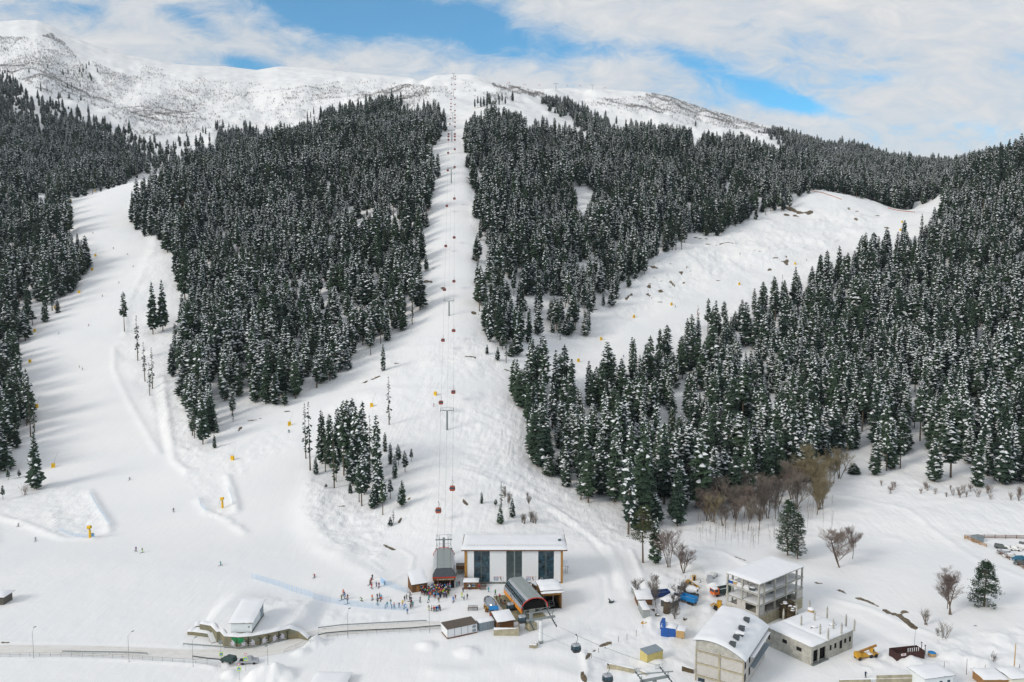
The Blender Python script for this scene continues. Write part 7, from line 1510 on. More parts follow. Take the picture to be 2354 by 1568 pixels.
# chairlift on the far skyline
for i, (x, b_, t_, lb) in enumerate([(65, 182, 160, 'left chairlift tower on the far skyline'), (478, 228, 172, 'middle chairlift tower on the far skyline'), (790, 226, 184, 'right chairlift tower on the far skyline')]):
    Vs = View(2000, 250, 2.14); px, py = Vs(x, b_)
    p = G(px, py + 3); h = depth_of(p) * (Vs(0, b_)[1] - Vs(0, t_)[1]) / FPX; q = thing('chairlift_tower', lb, 'lift tower', p); mb = MB(); mb.tube((0, 0, -3), (0, 0, h), .5, n=6); mb.build('mast', M['steel'], q); mb = MB(); mb.box(-6, -.3, h - .3, 6, .3, h + .5); mb.box(-6, -2, h - .9, -5, 2, h - .31); mb.box(5, -2, h - .9, 6, 2, h - .31); mb.build('crossarm', M['steel'], q)
for i, (x, y) in enumerate([(215, 190), (342, 193), (580, 197), (692, 199), (902, 217), (80, 175)]):
    px, py = Vs(x, y); g_ = G(px, 208); q = Vector((g_.y * ray_dir(px, py)[0] / ray_dir(px, py)[1], g_.y, ZAT(px, py, g_.y))); mb = MB(); mb.box(-1.2, -.6, -1.2, 1.2, .6, .4); mb.tube((0, 0, .4), (0, 0, 3), .15, n=4); mb.box(-5, 2, -.8, -3.4, 3, .8); o_ = mb.build('lift_chair', M['gondred']); o_.location = q; tag(o_, 'far red lift chair hanging above the skyline', 'lift chair', 'far chairs above the skyline')

# ------------------------------------------------------------------ vehicles
def vehicle(name, label, cat, loc, rz, L=4.4, W_=1.8, H=1.5, paint='carw', kind='car', snow=0.0, group=None):
    """front points along local +x"""
    t = thing(name, label, cat, loc, rz, group); h = W_ / 2; mb = MB()
    if kind == 'suv': pr = [(-L / 2, .45), (-L / 2, 1.0), (-L / 2 + .15, H), (L * .12, H), (L * .24, 1.08), (L / 2 - .1, .95), (L / 2, .5)]
    elif kind == 'van': pr = [(-L / 2, .4), (-L / 2, H), (L * .28, H), (L * .42, 1.1), (L / 2, .9), (L / 2, .4)]
    elif kind == 'pickup': pr = [(-L / 2, .5), (-L / 2, 1.02), (-L * .12, 1.02), (-L * .1, H), (L * .12, H), (L * .23, 1.08), (L / 2 - .1, .98), (L / 2, .5)]
    else: pr = [(-L / 2, .35), (-L / 2, .85), (-L * .36, .95), (-L * .24, H), (L * .08, H), (L * .24, .92), (L / 2 - .15, .78), (L / 2, .4)]
    n = len(pr); f = lambda z: h * (.84 if z > 1.15 else 1.0)
    mb.hull([(x, -f(z), z) for x, z in pr] + [(x, f(z), z) for x, z in pr], [tuple(range(n)), tuple(range(n, 2 * n))[::-1]] + [(i, n + i, n + (i + 1) % n, (i + 1) % n) for i in range(n)]); mb.build('body', M[paint], t)
    top = {'suv': (-L * .45, L * .1, L * .22), 'van': (-L * .46, L * .26, L * .40), 'pickup': (-L * .08, L * .1, L * .21), 'car': (-L * .25, L * .07, L * .22)}[kind]
    mb = MB(); z0 = 1.0 if kind != 'car' else .93; z1 = H - .1
    for s in (-1, 1): a = h * .93; b = h * .86; mb.hull([(top[0], s * (a + .02), z0), (top[2] - .12, s * (a + .02), z0), (top[1], s * (b), z1), (top[0] + .12, s * (b), z1)], [(0, 1, 2, 3)])
    mb.hull([(top[2] + .03, -h * .8, z0 + .06), (top[2] + .03, h * .8, z0 + .06), (top[1] + .05, h * .72, z1 + .05), (top[1] + .05, -h * .72, z1 + .05)], [(0, 1, 2, 3)])
    xr = pr[2][0] if kind != 'van' else -L / 2; mb.box(xr - .03, -h * .7, H - .5, xr + .01, h * .7, H - .15); mb.build('window', M['glass'], t)
    if kind == 'pickup': part('cargo_bed', 'black', t, (-L / 2 + .1, -h + .12, 1.0, -L * .13, h - .12, 1.035))
    for x in (-L * .3, L * .3):
        for s in (-1, 1): mb = MB(); mb.tube((x, s * (h - .2), .34), (x, s * (h + .02), .34), .34, n=12); mb.build('wheel', M['black'], t)
    for s in (-1, 1): part('headlight', 'white', t, (L / 2 - .06, s * h * .75 - .15, .62, L / 2 + .02, s * h * .75 + .15, .78)); part('tail_light', 'red', t, (-L / 2 - .02, s * h * .82 - .1, .7, -L / 2 + .02, s * h * .82 + .1, .9))
    if snow: roof_snow(t, top[0] - .1, -h * .8, top[1] + .1, h * .8, H, H, snow)
    return t
vehicle('suv_car', 'dark green off-road car parked by the painted wall', 'car', G(*V4(1722, 752)), math.radians(160), 4.1, 1.9, 1.8, 'green', 'suv')
vehicle('pickup_truck', 'silver pickup truck with an open bed on the left road', 'pickup', G(*V4(1876, 760)), math.radians(6), 4.9, 1.85, 1.8, 'silver', 'pickup')
vehicle('parked_car', 'white car at the top of the yard road', 'car', P(*V2(968, 340)), math.radians(55), 4.5, 1.85, 1.6, 'carw', 'suv')
vehicle('parked_van', 'grey van right behind the white car on the yard road', 'van', P(*V2(940, 388)), math.radians(-98), 4.3, 1.8, 1.9, 'silver', 'van')
V17 = View(3840, 2130, 9.195)
CG = 'snowy cars of the car park'
for (x, y, a, c, k_, sn, lb) in [(1500, 600, -35, 'carg', 'suv', 0, 'dark grey car, leftmost of the back row in the car park'), (1760, 630, -40, 'carw', 'car', .2, 'white car second in the back row of the car park'), (2030, 650, -42, 'carw', 'car', .2, 'white saloon third in the back row of the car park'), (2300, 620, -42, 'carw', 'suv', .15, 'white car fourth in the back row at the right edge'), (2420, 500, -40, 'carg', 'suv', .1, 'dark car behind the fourth white car at the right edge'),
                                 (1600, 800, 165, 'silver', 'suv', .25, 'long silver snow covered car by the plank fence'), (1820, 915, 175, 'carw', 'car', .3, 'white car buried in snow beside the teal one'), (2140, 1040, 185, 'teal', 'suv', 0, 'teal blue minivan in the car park'), (2190, 1180, 195, 'carg', 'car', 0, 'nearly black car half behind the teal minivan')]:
    vehicle('parked_car', lb, 'car', G(*V17(x, y)), math.radians(a), 4.4, 1.8, 1.65 if k_ == 'suv' else 1.45, c, k_, sn, CG)
t, W, D = hut('guard_booth', 'blue grey guard booth in the corner of the car park fence', 'booth', V17, (600, 400), (870, 375), (860, 250), 2.3, 2.3, 'greyp', 'steel', 0, .1, None, depth=2.6)
def truck(name, label, loc, rz, paint, bed, cabp, L=7.5, Wt=2.5, kind='tipper', snow=True, cat='truck'):
    t = thing(name, label, cat, loc, rz); h = Wt / 2
    part('chassis', 'steeld', t, (-L / 2, -.5, .55, L / 2 - .3, .5, .85))
    c0 = L / 2 - 2.0; mb = MB(); mb.prism([(c0, -h * .94), (L / 2, -h * .94), (L / 2, h * .94), (c0, h * .94)], .75, [2.75, 2.65, 2.65, 2.75]); cb_ = mb.build('cab', M[cabp], t)
    part('windscreen', 'glass', cb_, (L / 2 + .003, -h * .8, 1.65, L / 2 + .04, h * .8, 2.45)); part('side_window', 'glass', cb_, (c0 + .5, -h * .97, 1.7, L / 2 - .3, -h * .945, 2.4), (c0 + .5, h * .945, 1.7, L / 2 - .3, h * .97, 2.4))
    for s in (-1, 1): part('headlight', 'white', cb_, (L / 2 + .003, s * h * .75 - .15, .85, L / 2 + .05, s * h * .75 + .15, 1.05))
    if kind == 'tipper':
        mb = MB(); x0, x1 = -L / 2, c0 - .25; a, b = 1.0, 2.35
        for (p0, p1) in (((x0, -h), (x1, -h + .1)), ((x0, h - .1), (x1, h)), ((x0, -h + .103), (x0 + .1, h - .103)), ((x1 - .1, -h + .103), (x1, h - .103))): mb.box(p0[0], p0[1], a, p1[0], p1[1], b)
        bd_ = mb.build('tipper_bed', M[bed], t); mb = MB(); n_ = 9
        for i in range(n_): x = x0 + .3 + (x1 - x0 - .6) * i / (n_ - 1); mb.box(x - .05, -h - .06, a + .05, x + .05, -h - .003, b - .05); mb.box(x - .05, h + .003, a + .05, x + .05, h + .06, b - .05)
        mb.build('rib', M[bed], bd_); part('bed_floor', 'rust', t, (x0 + .1, -h + .1, a - .1, x1 - .1, h - .1, a + .35))
        if snow: roof_snow(t, x0 + .15, -h + .15, x1 - .15, h - .15, 1.36, 1.36, .35)
    elif kind == 'mixer':
        mb = MB(); prf = [(0, .35), (.5, 1.0), (1.8, 1.25), (3.2, 1.0), (4.2, .5)]; vs = []
        for z, r0 in prf:
            for i in range(12): a_ = 2 * math.pi * i / 12; vs.append((c0 - .5 - z, r0 * math.cos(a_), 2.0 + z * .12 + r0 * math.sin(a_)))
        mb.hull(vs, [(j * 12 + i, j * 12 + (i + 1) % 12, (j + 1) * 12 + (i + 1) % 12, (j + 1) * 12 + i) for j in range(4) for i in range(12)]); mb.build('drum', M[bed], t, True); roof_snow(t, -L / 2 + .3, -.9, c0 - .6, .9, 3.0, 2.7, .3)
    if snow: roof_snow(t, c0 - .05, -h, L / 2 + .05, h, 2.76, 2.66, .35)
    for x in (-L * .36, -L * .2, L * .33):
        for s in (-1, 1): mb = MB(); mb.tube((x, s * (h - .35), .5), (x, s * h * .98, .5), .5, n=12); mb.build('wheel', M['black'], t)
    return t
truck('dump_truck', 'dark blue dump truck with a snow loaded bed behind the yard shed', P(*V2(485, 522)), math.radians(192), 'blue', 'blued', 'blued', 8.2)
truck('dump_truck', 'bright blue tipper truck with an empty brown bed, ribbed sides', P(*V2(735, 555)), math.radians(140), 'bluel', 'bluel', 'blued', 7.2, 2.5)
truck('mixer_truck', 'snow covered concrete mixer right behind the bright blue tipper', P(*V2(760, 495)), math.radians(135), 'white', 'white', 'steeld', 7.0, kind='mixer')
truck('dump_truck', 'orange cabbed truck with a dark green bed beside the frame building', P(*V2(1040, 490)), math.radians(204), 'orangep', 'green', 'orangep', 7.6)
def loader(label, loc, rz, boom=False, name='wheel_loader', cat='machine'):
    t = thing(name, label, cat, loc, rz); part('body', 'yellow', t, (-2.4, -.9, .8, .2, .9, 1.7)); c_ = part('cab', 'yellow', t, (-.9 + (3.2 if boom else 0), -.75, 1.703, .5 + (2.6 if boom else 0), .75, 2.9)); part('cab_window', 'glass', c_, (-.6 + (3.0 if boom else 0), -.78, 2.0, .3 + (2.6 if boom else 0), -.753, 2.7), (.503 + (2.6 if boom else 0), -.6, 2.0, .53 + (2.6 if boom else 0), .6, 2.7))
    if boom:
        part('deck', 'yellow', t, (.203, -1.0, .8, 4.6, 1.0, 1.3)); mb = MB(); mb.obox((.8, .5, 2.6), (8.2, .55, .6), 0, 0, -.18); mb.build('crane_boom', M['ochre'], t); part('cab', 'yellow', t, (-3.6, -1.1, .7, -2.4, 1.1, 2.3)); roof_snow(t, .3, -.9, 2.6, .9, 1.3, 1.3, .4); xs_ = (-2.9, 1.6, 3.6)
    else:
        mb = MB(); mb.path([(.2, .5, 1.4), (1.6, .5, 1.8), (2.6, .5, .7)], .14, 5); mb.path([(.2, -.5, 1.4), (1.6, -.5, 1.8), (2.6, -.5, .7)], .14, 5); mb.build('lift_arm', M['yellow'], t)
        mb = MB(); mb.hull([(2.5, -1.3, .2), (3.4, -1.3, .2), (2.6, -1.3, 1.2), (2.5, 1.3, .2), (3.4, 1.3, .2), (2.6, 1.3, 1.2)], [(0, 1, 2), (5, 4, 3), (0, 3, 4, 1), (0, 2, 5, 3)]); mb.build('bucket', M['yellow'], t); xs_ = (-1.7, .9); roof_snow(t, -2.3, -.85, -.95, .85, 1.7, 1.7, .3)
    for x in xs_:
        for s in (-1, 1): mb = MB(); mb.tube((x, s * .75, .65), (x, s * 1.1, .65), .65, n=12); mb.build('wheel', M['black'], t)
    return t
loader('yellow machine with a black cab above the snowed mixer truck', P(*V2(762, 442)), math.radians(20)); loader('yellow wheel loader with snowy back left of the frame building', P(*V2(1015, 622)), math.radians(160))
loader('yellow mobile crane with a long lowered boom, right of the low concrete building', P(*V3(600, 1345)), math.radians(198) + math.pi, True, 'mobile_crane', 'crane').scale = (.82, .82, .82)

# ------------------------------------------------------------------ snow guns and pads
def pad(V, x, y, lb, s=1.0):
    p = G(*V(x, y)); q = thing('padded_post', lb, 'padded post', p, (x * .37) % 1.0 - .5); k_ = s; part('pad', 'gunyel', q, (-.8 * k_, -.45 * k_, -.2, .8 * k_, .45 * k_, 2.1 * k_)); part('mark', 'yellow', q, (-.25, -.45 * k_ - .03, .9 * k_, .25, -.45 * k_ - .003, 1.4 * k_)); mb = MB(); mb.tube((.2, 0, 2.1 * k_), (2.2, .6, 7.5), .06, .04, 5); mb.build('lance', M['steel'], q)
PG = 'on the left piste edge'
for i, (V, x, y, lb) in enumerate([(V8, 1097, 35, 'far padded lance post on the crest of the left piste, rightmost'), (V8, 812, 142, 'padded lance post on the left piste crest, second from the right'), (V8, 607, 228, 'padded lance post on the left piste crest, third from the right'), (V8, 432, 305, 'small padded lance post between the firs left of the crest'), (V8, 817, 698, 'yellow padded post beside the firs at the left piste bend'), (V8, 790, 818, 'yellow padded post second below the left piste bend'), (V8, 677, 1012, 'yellow padded post third below the left piste bend'),
          (V8, 472, 1143, 'yellow padded post fourth below the left piste bend'), (V8, 297, 1343, 'yellow padded post at the foot of the middle left firs'), (V6, 217, 92, 'yellow padded post on the snow at the upper left of the wide piste'), (V6, 266, 418, 'yellow padded post right beside the tall bare-stemmed firs'), (V6, 386, 852, 'yellow padded post right of the big bushy fir'), (V6, 1684, 798, 'yellow padded post at the fork of the two lower pistes'), (V6, 2097, 548, 'yellow padded post above the skier by the grove'),
          (V7, 758, 643, 'yellow padded post left of the lone half-bare fir'), (V7, 1257, 552, 'yellow padded post left of the lift tower'), (V7, 1882, 410, 'yellow padded post at the corner of the big right wood'), (V9, 2210, 222, 'upper yellow post at the right end of the right piste'), (V9, 2199, 272, 'second yellow post at the right end of the right piste'), (V9, 1538, 484, 'yellow pad by the last rock ledge of the right piste'), (V9, 1188, 612, 'yellow pad above the highest firs below the right piste'), (V9, 762, 740, 'yellow padded post under the lower rock ledges'), (V9, 527, 818, 'yellow padded post mid way on the lower right piste'), (V9, 321, 958, 'yellow padded post where the right piste meets the wood'), (V9, 178, 1095, 'yellow pad peeping over the tops of the big right wood')]):
    pad(V, x, y, lb, 1.0)
def snow_gun(V, x, y, lb):
    p = G(*V(x, y)); q = thing('snow_cannon', lb, 'snow cannon', p, .3); mb = MB(); mb.tube((0, 0, -.2), (0, 0, 2.9), .5, .42, 8); mb.build('padded_base', M['gunyel'], q); mb = MB(); mb.tube((-.7, 0, 3.9), (.6, -.2, 4.2), .75, .62, 14, False); mb.build('fan_barrel', M['gunyel'], q); mb = MB(); mb.tube((-.5, 0, 3.95), (-.3, -.03, 4.0), .6, n=12); mb.build('fan', M['steeld'], q); mb = MB(); mb.path([(0, 0, 2.9), (0, 0, 3.4)], .2, 6); mb.build('mount', M['steeld'], q)
snow_gun(V6, 652, 1358, 'yellow snow cannon in the left pit of the lower piste'); snow_gun(V6, 1612, 1145, 'yellow snow cannon in the right pit between the two lower pistes')
p = G(*V6(672, 1352)); q = thing('control_box', 'small blue box right of the left snow cannon', 'box', p); part('box', 'bluel', q, (-.4, -.3, 0, .4, .3, 1.2)); part('lid', 'steel', q, (-.45, -.35, 1.203, .45, .35, 1.28))

# ------------------------------------------------------------------ people
PAL = {'black': (.02, .02, .025), 'navy': (.015, .03, .10), 'blue': (.01, .14, .50), 'light blue': (.10, .42, .70), 'teal': (.01, .28, .32), 'green': (.06, .40, .05), 'lime': (.42, .75, .05), 'yellow': (.75, .62, .03), 'orange': (.75, .20, .03), 'red': (.50, .02, .02), 'dark red': (.18, .02, .03), 'pink': (.70, .04, .28), 'purple': (.25, .04, .28), 'white': (.72, .72, .74), 'grey': (.20, .21, .22), 'olive': (.13, .13, .05), 'brown': (.13, .07, .04)}
PM = {k_: mat('cloth_' + k_.replace(' ', '_'), v, .8, .2, 0, .08) for k_, v in PAL.items()}
M_SKIN, _b, _N = new_mat('skin', .6, (.52, .32, .22), .3)
M_BOOT = M['black']
def body_proto(pose):
    """one continuous figure grown from a skeleton; returns mesh, slots: jacket, trousers, boots, skin, helmet"""
    lean, crouch, stride, arms = pose
    hz = .92 - crouch * .28; hip = Vector((0, crouch * .14, hz)); sh = Vector((0, hip.y - lean * .30, hz + .52 - lean * .10)); nk = sh + Vector((0, -.02 - lean * .03, .10)); hd = nk + Vector((0, -.03 - lean * .04, .12)); tp = hd + Vector((0, 0, .14))
    V_ = [hip, hip.lerp(sh, .5), sh, nk, hd, tp]; E = [(0, 1), (1, 2), (2, 3), (3, 4), (4, 5)]; R_ = [.15, .145, .155, .07, .105, .07]; T = [1, 0, 0, 3, 3, 4]
    for s in (-1, 1):
        k_ = len(V_); st = stride * s; V_ += [hip + Vector((s * .11, 0, -.06)), Vector((s * .14, hip.y - .08 - crouch * .30 + st * .12, hz * .52)), Vector((s * .15, crouch * .05 + st * .28, .12)), Vector((s * .16, -.17 + st * .28, .06))]
        E += [(0, k_), (k_, k_ + 1), (k_ + 1, k_ + 2), (k_ + 2, k_ + 3)]; R_ += [.12, .085, .07, .055]; T += [1, 1, 2, 2]
        k_ = len(V_); a = arms; V_ += [sh + Vector((s * .21, 0, -.03)), sh + Vector((s * (.27 + .16 * a), -.06 - .10 * a, -.28 + .10 * a)), sh + Vector((s * (.26 + .20 * a), -.20 - .16 * a, -.46 + .22 * a)), sh + Vector((s * (.25 + .21 * a), -.28 - .17 * a, -.50 + .23 * a))]
        E += [(2, k_), (k_, k_ + 1), (k_ + 1, k_ + 2), (k_ + 2, k_ + 3)]; R_ += [.075, .055, .045, .045]; T += [0, 0, 0, 2]
    me = bpy.data.meshes.new('figure'); me.from_pydata([tuple(v) for v in V_], E, []); o_ = bpy.data.objects.new('figure', me); COL.objects.link(o_)
    md = o_.modifiers.new('s', 'SKIN'); lay = me.skin_vertices[0] if me.skin_vertices else None
    if lay is None:
        bpy.context.view_layer.objects.active = o_; me.attributes.new; 
    if not me.skin_vertices: bpy.context.view_layer.objects.active = o_; o_.select_set(True); bpy.ops.mesh.customdata_skin_add()
    for i, sv in enumerate(me.skin_vertices[0].data): sv.radius = (R_[i], R_[i] * .85); sv.use_root = (i == 0)
    o_.modifiers.new('d', 'SUBSURF').levels = 1; md.use_smooth_shade = True
    dg = bpy.context.evaluated_depsgraph_get(); out = bpy.data.meshes.new_from_object(o_.evaluated_get(dg)); bpy.data.objects.remove(o_)
    for _ in range(5): out.materials.append(M_SKIN)
    mi = []
    for p in out.polygons:
        c = Vector(p.center); best = min(((c - (V_[a] + (V_[b] - V_[a]) * f)).length, T[b] if f > .35 else T[a]) for a, b in E for f in (.1, .5, .9)); t_ = best[1]
        if t_ == 3 and c.z > hd.z + .045: t_ = 4
        if t_ == 3 and c.y > hd.y + .03 and c.z > nk.z + .03: t_ = 4
        mi.append(t_)
    out.polygons.foreach_set('material_index', mi); out.polygons.foreach_set('use_smooth', [True] * len(mi)); out.update(); return out
POSES = {'stand': body_proto((.05, .05, 0, .1)), 'walk': body_proto((.15, .1, 1.0, .3)), 'ski': body_proto((.9, .9, .15, .9)), 'glide': body_proto((.4, .45, .1, .7)), 'bend': body_proto((1.6, .6, .2, .6))}
ski_mb = MB(); ski_mb.box(-.05, -.95, 0, .05, .75, .025); ski_mb.hull([(-.05, -.95, 0), (.05, -.95, 0), (.05, -1.1, .09), (-.05, -1.1, .09), (-.05, -.95, .025), (.05, -.95, .025), (.05, -1.1, .11), (-.05, -1.1, .11)], [(0, 1, 2, 3), (4, 7, 6, 5), (0, 3, 7, 4), (1, 5, 6, 2), (2, 6, 7, 3)]); SKI_ME = ski_mb.mesh('ski', M['steeld'])
brd = MB(); brd.box(-.14, -.75, 0, .14, .75, .03); BRD_ME = brd.mesh('snowboard', M['fascia'])
pole_mb = MB(); pole_mb.tube((0, 0, 0), (0, .25, 1.1), .012, n=4); POLE_ME = pole_mb.mesh('ski_pole', M['steeld'])
WORDS = {'stand': 'standing', 'walk': 'walking', 'ski': 'skiing in a crouch', 'glide': 'gliding', 'bend': 'bending forward'}
PN = [0]; pmesh = {}; used_lb = {}
def person(loc, rz, pose, jk, tr, hat, where, skis=False, board=False, s=1.08, group=None):
    key = (pose, jk, tr, hat)
    if key not in pmesh:
        m_ = POSES[pose].copy()
        for i, mm in enumerate((PM[jk], PM[tr], M_BOOT, M_SKIN, PM[hat])): m_.materials[i] = mm
        pmesh[key] = m_
    root = bpy.data.objects.new('person', pmesh[key]); COL.objects.link(root); root.location = loc; root.rotation_euler = (0, 0, rz); root.scale = (s, s, s)
    who = 'skier' if skis else ('snowboarder' if board else 'person'); lb = '%s in %s jacket and %s trousers, %s' % (who, jk, tr, where)
    if len(lb.split()) > 15: lb = '%s in %s jacket, %s' % (who, jk, where)
    root['label'] = lb; root['category'] = 'person'
    if group: root['group'] = group
    if skis:
        for sx in (-1, 1):
            c = bpy.data.objects.new('ski', SKI_ME); COL.objects.link(c); c.parent = root; c.location = (sx * .15, 0, 0)
            c = bpy.data.objects.new('ski_pole', POLE_ME); COL.objects.link(c); c.parent = root; c.location = (sx * .5, .1, 0)
    if board: c = bpy.data.objects.new('snowboard', BRD_ME); COL.objects.link(c); c.parent = root; c.rotation_euler = (0, 0, 1.3)
    return root
def at(V, x, y):
    p = G(*V(x, y)); return Vector((p.x, p.y, HZ(p.x, p.y) + .02))
rp_ = random.Random(12)
